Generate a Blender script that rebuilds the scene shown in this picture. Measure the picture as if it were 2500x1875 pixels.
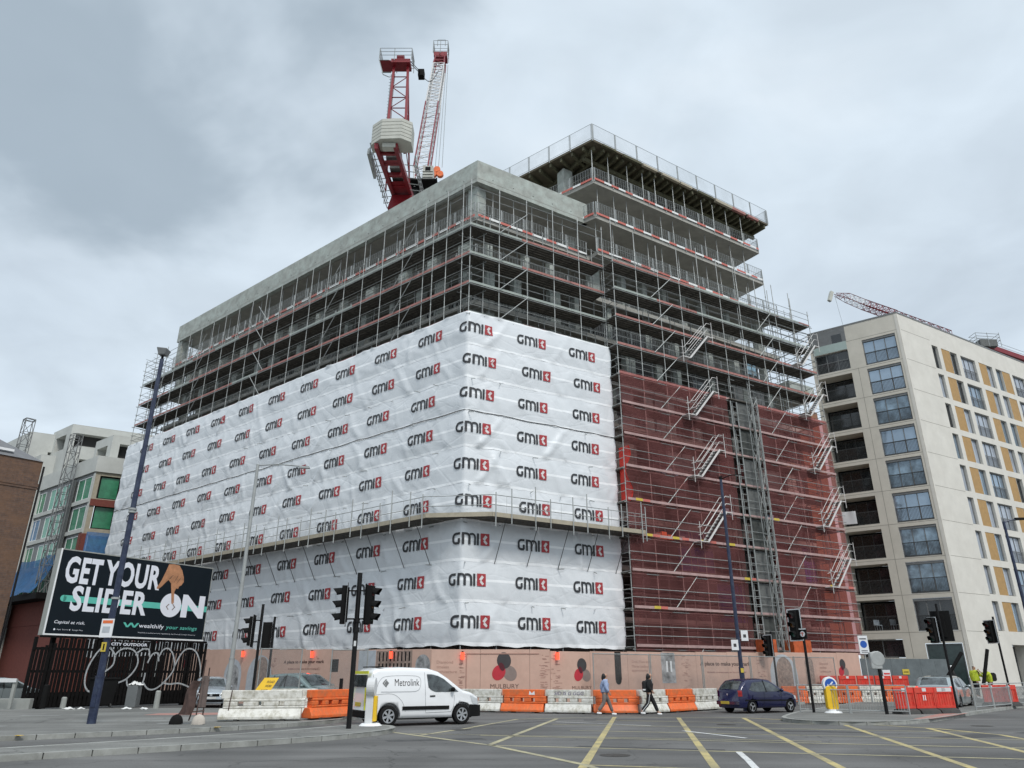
import bpy, bmesh, math, random
from mathutils import Vector, Matrix, noise
from math import sin, cos, pi, radians as rad, hypot, atan2, sqrt
random.seed(7)
sc = bpy.context.scene
for _o in list(bpy.data.objects): bpy.data.objects.remove(_o)
col = sc.collection
# ------------------------------------------------------------------ camera, sky, sun, exposure
cam = bpy.data.cameras.new("camera"); camo = bpy.data.objects.new("camera", cam); col.objects.link(camo)
camo.location = (0, 0, 1.6); camo.rotation_euler = (rad(90 + 21.78), 0, 0)
cam.sensor_width = 36; cam.lens = 36 * 1777 / 2500; cam.clip_start = .1; cam.clip_end = 3000
sc.camera = camo
SUN_EL, SUN_AZ = rad(50), rad(155)          # azimuth measured clockwise from +Y
w = bpy.data.worlds.new("World"); sc.world = w; w.use_nodes = True
nt = w.node_tree; nt.nodes.clear()
def N(tree, t, **k):
    n = tree.nodes.new(t)
    for a, b in k.items(): setattr(n, a, b)
    return n
def ramp(tree, pts, fac):
    r = N(tree, 'ShaderNodeValToRGB'); e = r.color_ramp.elements
    while len(e) < len(pts): e.new(.5)
    for i, (p, c) in enumerate(pts):
        e[i].position = p; e[i].color = (c, c, c, 1) if not hasattr(c, '__len__') else (*c, 1)
    tree.links.new(fac, r.inputs[0]); return r
def build_sky():
    L = nt.links.new
    out = N(nt, 'ShaderNodeOutputWorld'); mix = N(nt, 'ShaderNodeMixShader')
    sky = N(nt, 'ShaderNodeTexSky', sky_type='NISHITA', sun_disc=False)
    sky.sun_elevation = SUN_EL; sky.sun_rotation = SUN_AZ; sky.dust_density = 2
    b1 = N(nt, 'ShaderNodeBackground'); b1.inputs[1].default_value = .1; L(sky.outputs[0], b1.inputs[0])
    b2 = N(nt, 'ShaderNodeBackground'); b2.inputs[1].default_value = 1.0
    tc = N(nt, 'ShaderNodeTexCoord'); sep = N(nt, 'ShaderNodeSeparateXYZ'); L(tc.outputs['Generated'], sep.inputs[0])
    # project the view direction onto a flat cloud base
    add = N(nt, 'ShaderNodeMath', operation='ADD'); add.inputs[1].default_value = .22; L(sep.outputs[2], add.inputs[0])
    mx = N(nt, 'ShaderNodeMath', operation='MAXIMUM'); mx.inputs[1].default_value = .05; L(add.outputs[0], mx.inputs[0])
    dx = N(nt, 'ShaderNodeMath', operation='DIVIDE'); L(sep.outputs[0], dx.inputs[0]); L(mx.outputs[0], dx.inputs[1])
    dy = N(nt, 'ShaderNodeMath', operation='DIVIDE'); L(sep.outputs[1], dy.inputs[0]); L(mx.outputs[0], dy.inputs[1])
    cmb = N(nt, 'ShaderNodeCombineXYZ'); L(dx.outputs[0], cmb.inputs[0]); L(dy.outputs[0], cmb.inputs[1])
    n1 = N(nt, 'ShaderNodeTexNoise'); n1.inputs['Scale'].default_value = 1.25; n1.inputs['Detail'].default_value = 6; n1.inputs['Roughness'].default_value = .52; n1.inputs['Distortion'].default_value = .35
    L(cmb.outputs[0], n1.inputs['Vector'])
    n2 = N(nt, 'ShaderNodeTexNoise'); n2.inputs['Scale'].default_value = 5.5; n2.inputs['Detail'].default_value = 5; n2.inputs['Distortion'].default_value = .5; L(cmb.outputs[0], n2.inputs['Vector'])
    # one darker cloud mass high on the left
    def blob(d, r0, r1):
        v = Vector(d).normalized()
        dp = N(nt, 'ShaderNodeVectorMath', operation='DOT_PRODUCT'); L(tc.outputs['Generated'], dp.inputs[0]); dp.inputs[1].default_value = v
        a = N(nt, 'ShaderNodeMath', operation='MULTIPLY_ADD'); L(n1.outputs[0], a.inputs[0]); a.inputs[1].default_value = .30; L(dp.outputs['Value'], a.inputs[2])
        b = N(nt, 'ShaderNodeMapRange', interpolation_type='SMOOTHSTEP'); L(a.outputs[0], b.inputs[0])
        b.inputs[1].default_value = r0 + .15; b.inputs[2].default_value = r1 + .15; return b
    k1 = blob((-.36, .753, .86), .955, 1.0); k2 = blob((-.66, .78, .72), .945, .995)
    ks = N(nt, 'ShaderNodeMath', operation='MAXIMUM'); L(k1.outputs[0], ks.inputs[0]); L(k2.outputs[0], ks.inputs[1])
    r1 = ramp(nt, [(.32, (.56, .645, .73)), (.5, (.665, .76, .845)), (.66, (.775, .855, .925))], n1.outputs[0])
    r2 = ramp(nt, [(.3, .93), (.7, 1.05)], n2.outputs[0])
    m1 = N(nt, 'ShaderNodeMix', data_type='RGBA', blend_type='MULTIPLY'); m1.inputs[0].default_value = 1
    L(r1.outputs[0], m1.inputs[6]); L(r2.outputs[0], m1.inputs[7])
    kk = N(nt, 'ShaderNodeMath', operation='MULTIPLY'); L(ks.outputs[0], kk.inputs[0]); kk.inputs[1].default_value = .8
    m2 = N(nt, 'ShaderNodeMix', data_type='RGBA'); L(kk.outputs[0], m2.inputs[0]); L(m1.outputs[2], m2.inputs[6]); m2.inputs[7].default_value = (.31, .385, .455, 1)
    # overcast sky is brightest overhead, which the picture does not reach
    zr = N(nt, 'ShaderNodeMapRange'); L(sep.outputs[2], zr.inputs[0]); zr.inputs[1].default_value = .78; zr.inputs[2].default_value = 1; zr.inputs[3].default_value = 1; zr.inputs[4].default_value = 1.7
    vm = N(nt, 'ShaderNodeVectorMath', operation='SCALE'); L(m2.outputs[2], vm.inputs[0]); L(zr.outputs[0], vm.inputs['Scale'])
    L(vm.outputs[0], b2.inputs[0])
    mix.inputs[0].default_value = .93
    L(b1.outputs[0], mix.inputs[1]); L(b2.outputs[0], mix.inputs[2]); L(mix.outputs[0], out.inputs[0])
build_sky()
sl = bpy.data.lights.new("sun", 'SUN'); sl.energy = 1.9; sl.angle = rad(14); sl.color = (1, .965, .92)
so = bpy.data.objects.new("sun", sl); col.objects.link(so)
so.rotation_euler = Vector((-sin(SUN_AZ) * cos(SUN_EL), -cos(SUN_AZ) * cos(SUN_EL), -sin(SUN_EL))).to_track_quat('-Z', 'Y').to_euler()
so.location = (20, -40, 60)
sc.view_settings.view_transform = 'Standard'; sc.view_settings.look = 'None'; sc.view_settings.exposure = 0.16; sc.view_settings.gamma = 1
# ------------------------------------------------------------------ materials
def mat(name, c, rough=.7, metal=0, var=.12, scale=3., big=0, bump=0, bscale=40, emit=0, alpha=1, spec=.5, coat=0, stain=None, trans=0):
    m = bpy.data.materials.new(name); m.use_nodes = True; t = m.node_tree; L = t.links.new
    b = t.nodes['Principled BSDF']; b.inputs['Roughness'].default_value = rough; b.inputs['Metallic'].default_value = metal
    b.inputs['Specular IOR Level'].default_value = spec; b.inputs['Coat Weight'].default_value = coat
    tc = N(t, 'ShaderNodeTexCoord')
    if var or stain or bump:
        n = N(t, 'ShaderNodeTexNoise'); n.inputs['Scale'].default_value = scale; n.inputs['Detail'].default_value = 6; n.inputs['Roughness'].default_value = .65
        L(tc.outputs['Object'], n.inputs['Vector'])
        lo = tuple(max(0, x * (1 - var)) for x in c); hi = tuple(min(1, x * (1 + var)) for x in c)
        r = ramp(t, [(.3, lo), (.7, hi)], n.outputs[0]); last = r.outputs[0]
        if stain:
            n3 = N(t, 'ShaderNodeTexNoise'); n3.inputs['Scale'].default_value = stain[1]; n3.inputs['Detail'].default_value = 8; n3.inputs['Roughness'].default_value = .7
            mp = N(t, 'ShaderNodeMapping'); mp.inputs['Scale'].default_value = stain[3] if len(stain) > 3 else (1, 1, 1); L(tc.outputs['Object'], mp.inputs[0]); L(mp.outputs[0], n3.inputs['Vector'])
            r3 = ramp(t, [(.45, 0), (.68, stain[2])], n3.outputs[0]); mm = N(t, 'ShaderNodeMix', data_type='RGBA')
            L(r3.outputs[0], mm.inputs[0]); L(last, mm.inputs[6]); mm.inputs[7].default_value = (*stain[0], 1); last = mm.outputs[2]
        L(last, b.inputs['Base Color'])
        if bump:
            nb = N(t, 'ShaderNodeTexNoise'); nb.inputs['Scale'].default_value = bscale; nb.inputs['Detail'].default_value = 4; L(tc.outputs['Object'], nb.inputs['Vector'])
            bp = N(t, 'ShaderNodeBump'); bp.inputs['Strength'].default_value = bump; bp.inputs['Distance'].default_value = .02; L(nb.outputs[0], bp.inputs['Height']); L(bp.outputs[0], b.inputs['Normal'])
    else: b.inputs['Base Color'].default_value = (*c, 1)
    if emit: b.inputs['Emission Color'].default_value = (*c, 1); b.inputs['Emission Strength'].default_value = emit
    if alpha < 1: b.inputs['Alpha'].default_value = alpha
    if trans: b.inputs['Transmission Weight'].default_value = trans
    return m
M = {}
M['concrete'] = mat('concrete', (.32, .335, .305), .85, var=.22, scale=1.6, stain=((.43, .48, .44), 1.1, .95), bump=.25)
M['concrete_warm'] = mat('slab_concrete', (.36, .35, .315), .85, var=.15, scale=1.5, stain=((.22, .22, .20), .7, .5))
M['galv'] = mat('galvanised_tube', (.36, .375, .365), .55, .25, var=.2, scale=2)
M['galvd'] = mat('weathered_tube', (.30, .315, .305), .55, .3, var=.2, scale=2)
M['board'] = mat('scaffold_board', (.095, .088, .075), .9, var=.45, scale=4)
M['boardg'] = mat('grey_toe_board', (.31, .345, .315), .7, var=.12, scale=2)
M['boardr'] = mat('red_toe_board', (.34, .155, .135), .8, var=.3, scale=2)
M['timber'] = mat('pale_timber', (.37, .33, .25), .8, var=.2, scale=3, stain=((.28, .25, .2), 1.5, .5))
M['tie_dark'] = mat('dark_strut', (.05, .05, .05), .6)
M['dark'] = mat('dark_void', (.035, .035, .035), .9)  # near-black panels stand in for shade inside open floors and openings
M['black'] = mat('black_paint', (.006, .006, .0065), .55, var=.3, spec=.25)
M['blackm'] = mat('black_matt', (.009, .009, .009), .85, spec=.15)
M['white'] = mat('white_paint', (.78, .79, .79), .5, var=.05)
M['whiter'] = mat('white_reflective', (.62, .63, .63), .5, var=.05)
M['redtape'] = mat('red_band', (.52, .14, .11), .6, var=.1)
M['whitetape'] = mat('white_band', (.74, .74, .72), .6, var=.08)
M['craned'] = mat('crane_red', (.20, .008, .014), .45, var=.2)
M['crane_w'] = mat('crane_white', (.62, .60, .58), .5, var=.12)
M['ballast'] = mat('ballast_concrete', (.46, .46, .41), .85, var=.12, scale=1)
M['orange'] = mat('orange_plastic', (.80, .15, .03), .55, var=.2, scale=3, stain=((.40, .17, .08), 3.5, .7))
M['barw'] = mat('white_plastic', (.68, .67, .62), .55, var=.1, scale=3, stain=((.30, .28, .21), 3.5, .9))
M['redp'] = mat('red_plastic', (.62, .035, .02), .5, var=.2, scale=3, stain=((.5, .16, .10), 2, .5))
M['rubber'] = mat('rubber_foot', (.045, .045, .043), .9, var=.3)
M['navy'] = mat('navy_paint', (.011, .019, .052), .45, var=.25, scale=3, stain=((.06, .08, .12), 5, .5))
M['greypole'] = mat('grey_column', (.33, .345, .34), .6, .2, var=.12)
M['bluecar'] = mat('dark_blue_paint', (.004, .006, .048), .25, .1, var=.03, coat=.6)
M['silver'] = mat('silver_paint', (.45, .50, .54), .28, .4, var=.03, coat=1)
M['teal'] = mat('grey_green_paint', (.16, .22, .215), .28, .4, var=.03, coat=1)
M['vanw'] = mat('van_white', (.80, .81, .82), .25, 0, var=.025, scale=1.5, coat=.8)
M['tyre'] = mat('tyre', (.012, .012, .012), .9, spec=.2)
M['alloy'] = mat('alloy', (.55, .56, .57), .3, .8)
M['glass'] = mat('car_glass', (.05, .06, .062), .06, 0, var=.95, scale=3.5, spec=.9)
M['glassw'] = mat('window_glass', (.30, .38, .46), .05, .55, var=.15, scale=.4, spec=1)
M['glassd'] = mat('balcony_glass', (.020, .023, .025), .08, 0, spec=.8)
M['frame'] = mat('grey_frame', (.16, .165, .165), .5)
M['cream'] = mat('cream_cladding', (.60, .565, .49), .85, var=.07, scale=.8, stain=((.50, .47, .40), .5, .5), bump=.15)
M['cream_lit'] = mat('sunlit_cream_cladding', (.655, .63, .57), .85, var=.06, scale=.8, stain=((.55, .52, .46), .6, .4), bump=.15)  # lighter copy of the cream, sunlight painted into the right face
M['ochre'] = mat('ochre_panel', (.40, .245, .095), .7, var=.12, scale=3)
M['joint'] = mat('shadow_joint', (.25, .235, .20), .9)
M['yellow'] = mat('yellow_plastic', (.80, .50, .02), .45, var=.08)
M['pink'] = mat('hoarding_pink', (.55, .365, .29), .75, var=.06, scale=1.2, stain=((.43, .28, .22), .8, .5))
M['ink'] = mat('hoarding_brown_ink', (.13, .075, .06), .8, var=.1)
M['inkf'] = mat('hoarding_faded_ink', (.36, .21, .17), .8, var=.1)
M['petald'] = mat('petal_dark', (.045, .043, .045), .7)
M['petalr'] = mat('petal_red', (.45, .025, .04), .7)
M['petalt'] = mat('petal_taupe', (.23, .18, .16), .7)
M['petalx'] = mat('petal_overlap', (.09, .008, .016), .7)
M['printg'] = mat('grey_photo_print', (.30, .30, .30), .7, var=.75, scale=2.2)
M['printb'] = mat('brick_photo_print', (.27, .20, .165), .7, var=.4, scale=6)
M['printw'] = mat('pale_print', (.42, .45, .48), .7, var=.15, scale=3)
M['red_lamp'] = mat('red_lamp', (1, .07, .03), .4, var=0, emit=1.6)
M['red_glow'] = mat('tail_light_lit', (1, .10, .06), .4, var=0, emit=1.3)
M['taillight'] = mat('tail_light', (.28, .012, .012), .25)
M['headlight'] = mat('head_light', (.65, .67, .68), .12, .3, var=.1)
M['plate_y'] = mat('yellow_plate', (.55, .42, .05), .5)
M['plate_w'] = mat('white_plate', (.6, .6, .58), .5)
M['logo_k'] = mat('printed_black', (.028, .03, .034), .6, var=.1)
M['logo_r'] = mat('printed_red', (.36, .032, .038), .6, var=.12)
M['logo_w'] = mat('printed_white', (.66, .63, .62), .6)
M['bb'] = mat('poster_black', (.004, .009, .014), .6, var=.1, spec=.2)
M['bbw'] = mat('poster_white', (.72, .74, .80), .6, var=.03)
M['bbt'] = mat('poster_teal', (.10, .47, .38), .6, var=.05)
M['fence'] = mat('black_timber', (.0055, .005, .005), .8, var=.5, scale=6, spec=.15)
M['spray'] = mat('silver_spray_paint', (.42, .44, .45), .45, .2, var=.3, scale=8)
M['gwin'] = mat('green_glazing_film', (.035, .20, .10), .18, var=.3, scale=1.2)
M['gwin2'] = mat('pale_green_glazing_film', (.10, .33, .22), .18, var=.25, scale=1.2)
M['gwin3'] = mat('blue_glazing_film', (.10, .2, .33), .35, var=.25, scale=1.2)
M['bluenet'] = mat('blue_debris_net', (.02, .10, .24), .7, var=.3, alpha=.82)
M['brickred'] = mat('red_brick_cladding', (.17, .045, .032), .85, var=.2, scale=5)
M['greycon'] = mat('pale_panel', (.50, .51, .48), .85, var=.08, scale=.6, stain=((.40, .41, .38), .5, .5))
M['skin_lt'] = mat('skin', (.45, .26, .18), .55, var=.05)
M['skin_br'] = mat('brown_skin_print', (.42, .20, .10), .6, var=.3, scale=3)
M['hair'] = mat('dark_hair', (.008, .007, .007), .5)
M['denim'] = mat('pale_blue_jacket', (.33, .41, .60), .8, var=.15, scale=8)
M['denimd'] = mat('blue_shirt', (.13, .18, .33), .8, var=.2, scale=8)
M['cargo'] = mat('grey_trousers', (.17, .145, .135), .85, var=.15, scale=8)
M['blackcloth'] = mat('black_cloth', (.010, .010, .011), .85, var=.3, scale=9)
M['hivis'] = mat('hi_vis_yellow', (.52, .62, .04), .7, var=.12, scale=6)
M['hivo'] = mat('hi_vis_orange', (.75, .30, .03), .7)
M['plywood'] = mat('formwork_ply', (.10, .085, .055), .8, var=.3, scale=2)
M['beamy'] = mat('formwork_beam', (.085, .08, .045), .8, var=.45, scale=3)
M['bin'] = mat('grey_bin', (.13, .14, .14), .6)
M['post_c'] = mat('concrete_post', (.30, .31, .29), .9, var=.1)
M['paper'] = mat('litter_paper', (.68, .68, .66), .8, var=.1)
M['glassp'] = mat('pale_window_glass', (.40, .44, .50), .08, .2, var=.2, scale=.5, spec=1)
M['boardp'] = mat('dusty_toe_board', (.40, .27, .255), .8, var=.2, scale=2)
M['raild'] = mat('dark_balcony_rail', (.045, .047, .047), .5)
M['tar'] = mat('tar_patch', (.060, .060, .060), .8, var=.25, scale=6, bump=.3)
M['cover'] = mat('iron_cover', (.07, .066, .06), .6, .5, var=.4, scale=12)
M['hoistd'] = mat('dark_hoist_panel', (.055, .06, .055), .8, var=.6, scale=2.5)
M['rust'] = mat('rusty_frame', (.07, .042, .035), .8, var=.4, scale=6)
M['sand'] = mat('sand_bag', (.45, .41, .36), .9, var=.15)
M['slate'] = mat('slate_roof', (.16, .165, .175), .8, var=.15, scale=1.5)
M['insul'] = mat('purple_membrane', (.10, .07, .26), .7, var=.45, scale=1.5)
M['steelred'] = mat('red_primer_panel', (.10, .02, .018), .8, var=.3, scale=1.5)
M['block'] = mat('grey_block', (.28, .28, .27), .9, var=.15, scale=2)
M['blue_block'] = mat('blue_wrapped_pack', (.25, .40, .50), .7, var=.4, scale=4)
M['signw'] = mat('sign_white', (.72, .73, .74), .5, var=.04)
M['signb'] = mat('sign_blue', (.015, .09, .40), .45, var=.05)
M['signr'] = mat('sign_red', (.6, .05, .05), .45)
M['tealglass'] = mat('dark_green_glass', (.03, .05, .048), .2, spec=.7, var=.3)
M['hoist'] = mat('hoist_mesh_panel', (.12, .125, .12), .75, .1, var=.35, scale=4)
M['orangemesh'] = mat('orange_mesh', (.55, .11, .03), .7, var=.3, alpha=.85)
M['shopred'] = mat('shop_red', (.5, .03, .04), .6, var=.2)
def brick_mat(name, c1, c2, mortar, scale=1.0, big=None):
    m = bpy.data.materials.new(name); m.use_nodes = True; t = m.node_tree; L = t.links.new; b = t.nodes['Principled BSDF']; b.inputs['Roughness'].default_value = .9
    uv = N(t, 'ShaderNodeUVMap'); br = N(t, 'ShaderNodeTexBrick'); L(uv.outputs[0], br.inputs['Vector'])
    br.inputs['Color1'].default_value = (*c1, 1); br.inputs['Color2'].default_value = (*c2, 1); br.inputs['Mortar'].default_value = (*mortar, 1)
    br.inputs['Scale'].default_value = scale; br.inputs['Brick Width'].default_value = .45; br.inputs['Row Height'].default_value = .15; br.inputs['Mortar Size'].default_value = .012
    n = N(t, 'ShaderNodeTexNoise'); n.inputs['Scale'].default_value = .35; n.inputs['Detail'].default_value = 5; L(uv.outputs[0], n.inputs['Vector'])
    n2 = N(t, 'ShaderNodeTexNoise'); n2.inputs['Scale'].default_value = 3.2; n2.inputs['Detail'].default_value = 7; n2.inputs['Roughness'].default_value = .8; L(uv.outputs[0], n2.inputs['Vector'])
    mm = N(t, 'ShaderNodeMix', data_type='RGBA', blend_type='MULTIPLY'); mm.inputs[0].default_value = .85
    r = ramp(t, [(.3, .55), (.7, 1.35)], n2.outputs[0]); L(br.outputs[0], mm.inputs[6]); L(r.outputs[0], mm.inputs[7])
    last = mm.outputs[2]
    if big:
        r2 = ramp(t, [(.45, 0), (.62, .6)], n.outputs[0]); m2 = N(t, 'ShaderNodeMix', data_type='RGBA'); L(r2.outputs[0], m2.inputs[0]); L(last, m2.inputs[6]); m2.inputs[7].default_value = (*big, 1); last = m2.outputs[2]
    L(last, b.inputs['Base Color']); return m
M['oldbrick'] = brick_mat('old_brown_brick', (.115, .07, .052), (.15, .085, .055), (.12, .095, .08), 1, (.17, .095, .055))
def net_mat(name, c, a, scale=10):
    """woven debris netting: coloured cloth whose open weave lets part of the light through"""
    m = bpy.data.materials.new(name); m.use_nodes = True; t = m.node_tree; L = t.links.new; t.nodes.clear()
    o = N(t, 'ShaderNodeOutputMaterial'); mx = N(t, 'ShaderNodeMixShader'); tr = N(t, 'ShaderNodeBsdfTransparent'); df = N(t, 'ShaderNodeBsdfDiffuse'); tl = N(t, 'ShaderNodeBsdfTranslucent'); m2 = N(t, 'ShaderNodeMixShader'); m2.inputs[0].default_value = .35
    tc = N(t, 'ShaderNodeTexCoord'); n = N(t, 'ShaderNodeTexNoise'); n.inputs['Scale'].default_value = .35; n.inputs['Detail'].default_value = 8; n.inputs['Roughness'].default_value = .7; L(tc.outputs['Object'], n.inputs['Vector'])
    r = ramp(t, [(.32, a - .16), (.68, a + .16)], n.outputs[0]); L(r.outputs[0], mx.inputs[0])
    df.inputs[0].default_value = (*c, 1); tl.inputs[0].default_value = (*c, 1); tr.inputs[0].default_value = (1, .74, .72, 1)
    L(df.outputs[0], m2.inputs[1]); L(tl.outputs[0], m2.inputs[2]); L(tr.outputs[0], mx.inputs[1]); L(m2.outputs[0], mx.inputs[2]); L(mx.outputs[0], o.inputs[0]); return m
M['rednet'] = net_mat('red_debris_net', (.37, .15, .145), .33)
M['guardmesh'] = net_mat('grey_guard_mesh', (.34, .36, .36), .12)
M['guardmesh'].node_tree.nodes['Transparent BSDF'].inputs[0].default_value = (1, 1, 1, 1)
M['barmesh'] = net_mat('fence_mesh', (.28, .29, .29), .24); M['barmesh'].node_tree.nodes['Transparent BSDF'].inputs[0].default_value = (1, 1, 1, 1)
def sheet_mat():
    m = bpy.data.materials.new('white_scaffold_sheet'); m.use_nodes = True; t = m.node_tree; L = t.links.new; b = t.nodes['Principled BSDF']; b.inputs['Roughness'].default_value = .42
    tc = N(t, 'ShaderNodeTexCoord'); uv = N(t, 'ShaderNodeUVMap')
    n = N(t, 'ShaderNodeTexNoise'); n.inputs['Scale'].default_value = .5; n.inputs['Detail'].default_value = 8; n.inputs['Roughness'].default_value = .7; L(tc.outputs['Object'], n.inputs['Vector'])
    r = ramp(t, [(.3, (.64, .67, .69)), (.7, (.71, .735, .755))], n.outputs[0])
    # paler colour band along the middle and the edges of each sheet
    sp = N(t, 'ShaderNodeSeparateXYZ'); L(uv.outputs[0], sp.inputs[0])
    def band(c, wd):
        a = N(t, 'ShaderNodeMath', operation='SUBTRACT'); L(sp.outputs[1], a.inputs[0]); a.inputs[1].default_value = c
        q = N(t, 'ShaderNodeMath', operation='ABSOLUTE'); L(a.outputs[0], q.inputs[0])
        s = N(t, 'ShaderNodeMath', operation='LESS_THAN'); L(q.outputs[0], s.inputs[0]); s.inputs[1].default_value = wd; return s
    b1 = band(.5, .03); b2 = band(1, .04); b3 = band(0, .05)
    x = N(t, 'ShaderNodeMath', operation='ADD'); L(b1.outputs[0], x.inputs[0]); L(b2.outputs[0], x.inputs[1])
    y = N(t, 'ShaderNodeMath', operation='ADD', use_clamp=True); L(x.outputs[0], y.inputs[0]); L(b3.outputs[0], y.inputs[1])
    mm = N(t, 'ShaderNodeMix', data_type='RGBA'); L(y.outputs[0], mm.inputs[0]); L(r.outputs[0], mm.inputs[6]); mm.inputs[7].default_value = (.86, .88, .89, 1)
    L(mm.outputs[2], b.inputs['Base Color'])
    nb = N(t, 'ShaderNodeTexNoise'); nb.inputs['Scale'].default_value = 1.6; nb.inputs['Detail'].default_value = 3; nb.inputs['Distortion'].default_value = 1.2; L(tc.outputs['Object'], nb.inputs['Vector'])
    bp = N(t, 'ShaderNodeBump'); bp.inputs['Strength'].default_value = .25; bp.inputs['Distance'].default_value = .06; L(nb.outputs[0], bp.inputs['Height'])
    last = bp
    for rot, sc_, st in ((.75, .42, .26), (-.6, .6, .20), (.2, 1.9, .08)):      # sharp taut creases
        mp = N(t, 'ShaderNodeMapping'); mp.inputs['Rotation'].default_value = (rot, rot * .6, .66); mp.inputs['Scale'].default_value = (.35, 1, 1); L(tc.outputs['Object'], mp.inputs[0])
        v = N(t, 'ShaderNodeTexVoronoi', feature='DISTANCE_TO_EDGE'); v.inputs['Scale'].default_value = sc_; L(mp.outputs[0], v.inputs['Vector'])
        r_ = ramp(t, [(0, 0), (.035, .75), (.2, 1)], v.outputs['Distance']); q = N(t, 'ShaderNodeBump'); q.inputs['Strength'].default_value = st; q.inputs['Distance'].default_value = .035; L(r_.outputs[0], q.inputs['Height']); L(last.outputs[0], q.inputs['Normal']); last = q
    L(last.outputs[0], b.inputs['Normal'])
    return m
M['sheet'] = sheet_mat()
def asphalt_mat(name, c, grime):
    m = bpy.data.materials.new(name); m.use_nodes = True; t = m.node_tree; L = t.links.new; b = t.nodes['Principled BSDF']; b.inputs['Roughness'].default_value = .88
    tc = N(t, 'ShaderNodeTexCoord')
    n = N(t, 'ShaderNodeTexNoise'); n.inputs['Scale'].default_value = 28; n.inputs['Detail'].default_value = 8; n.inputs['Roughness'].default_value = .8; L(tc.outputs['Object'], n.inputs['Vector'])
    g = N(t, 'ShaderNodeTexNoise'); g.inputs['Scale'].default_value = .22; g.inputs['Detail'].default_value = 7; g.inputs['Distortion'].default_value = .8; L(tc.outputs['Object'], g.inputs['Vector'])
    mp = N(t, 'ShaderNodeMapping'); mp.inputs['Scale'].default_value = (.05, .8, 1); mp.inputs['Rotation'].default_value = (0, 0, rad(15)); L(tc.outputs['Object'], mp.inputs[0])
    tr = N(t, 'ShaderNodeTexNoise'); tr.inputs['Scale'].default_value = 1.2; tr.inputs['Detail'].default_value = 5; L(mp.outputs[0], tr.inputs['Vector'])
    r = ramp(t, [(.25, tuple(x * .6 for x in c)), (.75, tuple(x * 1.4 for x in c))], n.outputs[0])
    r2 = ramp(t, [(.35, .74), (.65, 1.2)], g.outputs[0]); r3 = ramp(t, [(.35, .80), (.65, 1.15)], tr.outputs[0])
    a = N(t, 'ShaderNodeMix', data_type='RGBA', blend_type='MULTIPLY'); a.inputs[0].default_value = 1; L(r.outputs[0], a.inputs[6]); L(r2.outputs[0], a.inputs[7])
    d = N(t, 'ShaderNodeMix', data_type='RGBA', blend_type='MULTIPLY'); d.inputs[0].default_value = 1; L(a.outputs[2], d.inputs[6]); L(r3.outputs[0], d.inputs[7])
    vo = N(t, 'ShaderNodeTexVoronoi', feature='DISTANCE_TO_EDGE'); vo.inputs['Scale'].default_value = .22; wv = N(t, 'ShaderNodeTexNoise'); wv.inputs['Scale'].default_value = .8; wv.inputs['Detail'].default_value = 5; L(tc.outputs['Object'], wv.inputs['Vector'])
    wa = N(t, 'ShaderNodeVectorMath', operation='MULTIPLY_ADD'); L(wv.outputs['Color'], wa.inputs[0]); wa.inputs[1].default_value = (2.2, 2.2, 0); L(tc.outputs['Object'], wa.inputs[2]); L(wa.outputs[0], vo.inputs['Vector'])
    rc = ramp(t, [(0, .45), (.006, 1)], vo.outputs['Distance']); e_ = N(t, 'ShaderNodeMix', data_type='RGBA', blend_type='MULTIPLY'); e_.inputs[0].default_value = .8; L(d.outputs[2], e_.inputs[6]); L(rc.outputs[0], e_.inputs[7])
    L(e_.outputs[2], b.inputs['Base Color'])
    bp = N(t, 'ShaderNodeBump'); bp.inputs['Strength'].default_value = .5; bp.inputs['Distance'].default_value = .01; L(n.outputs[0], bp.inputs['Height']); L(bp.outputs[0], b.inputs['Normal']); return m
M['asphalt'] = asphalt_mat('asphalt', (.122, .121, .117), 0)
M['paving'] = asphalt_mat('footway_asphalt', (.175, .176, .165), 0)
M['kerb'] = mat('kerb_stone', (.30, .305, .285), .85, var=.2, scale=2, stain=((.17, .17, .15), 1.5, .7))
def paint_mat(name, c, wear):
    m = bpy.data.materials.new(name); m.use_nodes = True; t = m.node_tree; L = t.links.new; b = t.nodes['Principled BSDF']; b.inputs['Roughness'].default_value = .7
    tc = N(t, 'ShaderNodeTexCoord'); n = N(t, 'ShaderNodeTexNoise'); n.inputs['Scale'].default_value = .5; n.inputs['Detail'].default_value = 10; n.inputs['Roughness'].default_value = .78; L(tc.outputs['Object'], n.inputs['Vector'])
    n2 = N(t, 'ShaderNodeTexNoise'); n2.inputs['Scale'].default_value = 30; n2.inputs['Detail'].default_value = 4; L(tc.outputs['Object'], n2.inputs['Vector'])
    r = ramp(t, [(.33, (.17, .165, .14)), (.54 + wear, c)], n.outputs[0]); r2 = ramp(t, [(.3, .75), (.6, 1.05)], n2.outputs[0])
    a = N(t, 'ShaderNodeMix', data_type='RGBA', blend_type='MULTIPLY'); a.inputs[0].default_value = 1; L(r.outputs[0], a.inputs[6]); L(r2.outputs[0], a.inputs[7]); L(a.outputs[2], b.inputs['Base Color']); return m
M['roady'] = paint_mat('worn_yellow_road_paint', (.54, .45, .20), 0.04)
M['roadyf'] = paint_mat('faded_yellow_road_paint', (.46, .42, .26), .03)
M['roadw'] = paint_mat('white_road_paint', (.66, .67, .66), -.05)
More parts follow.
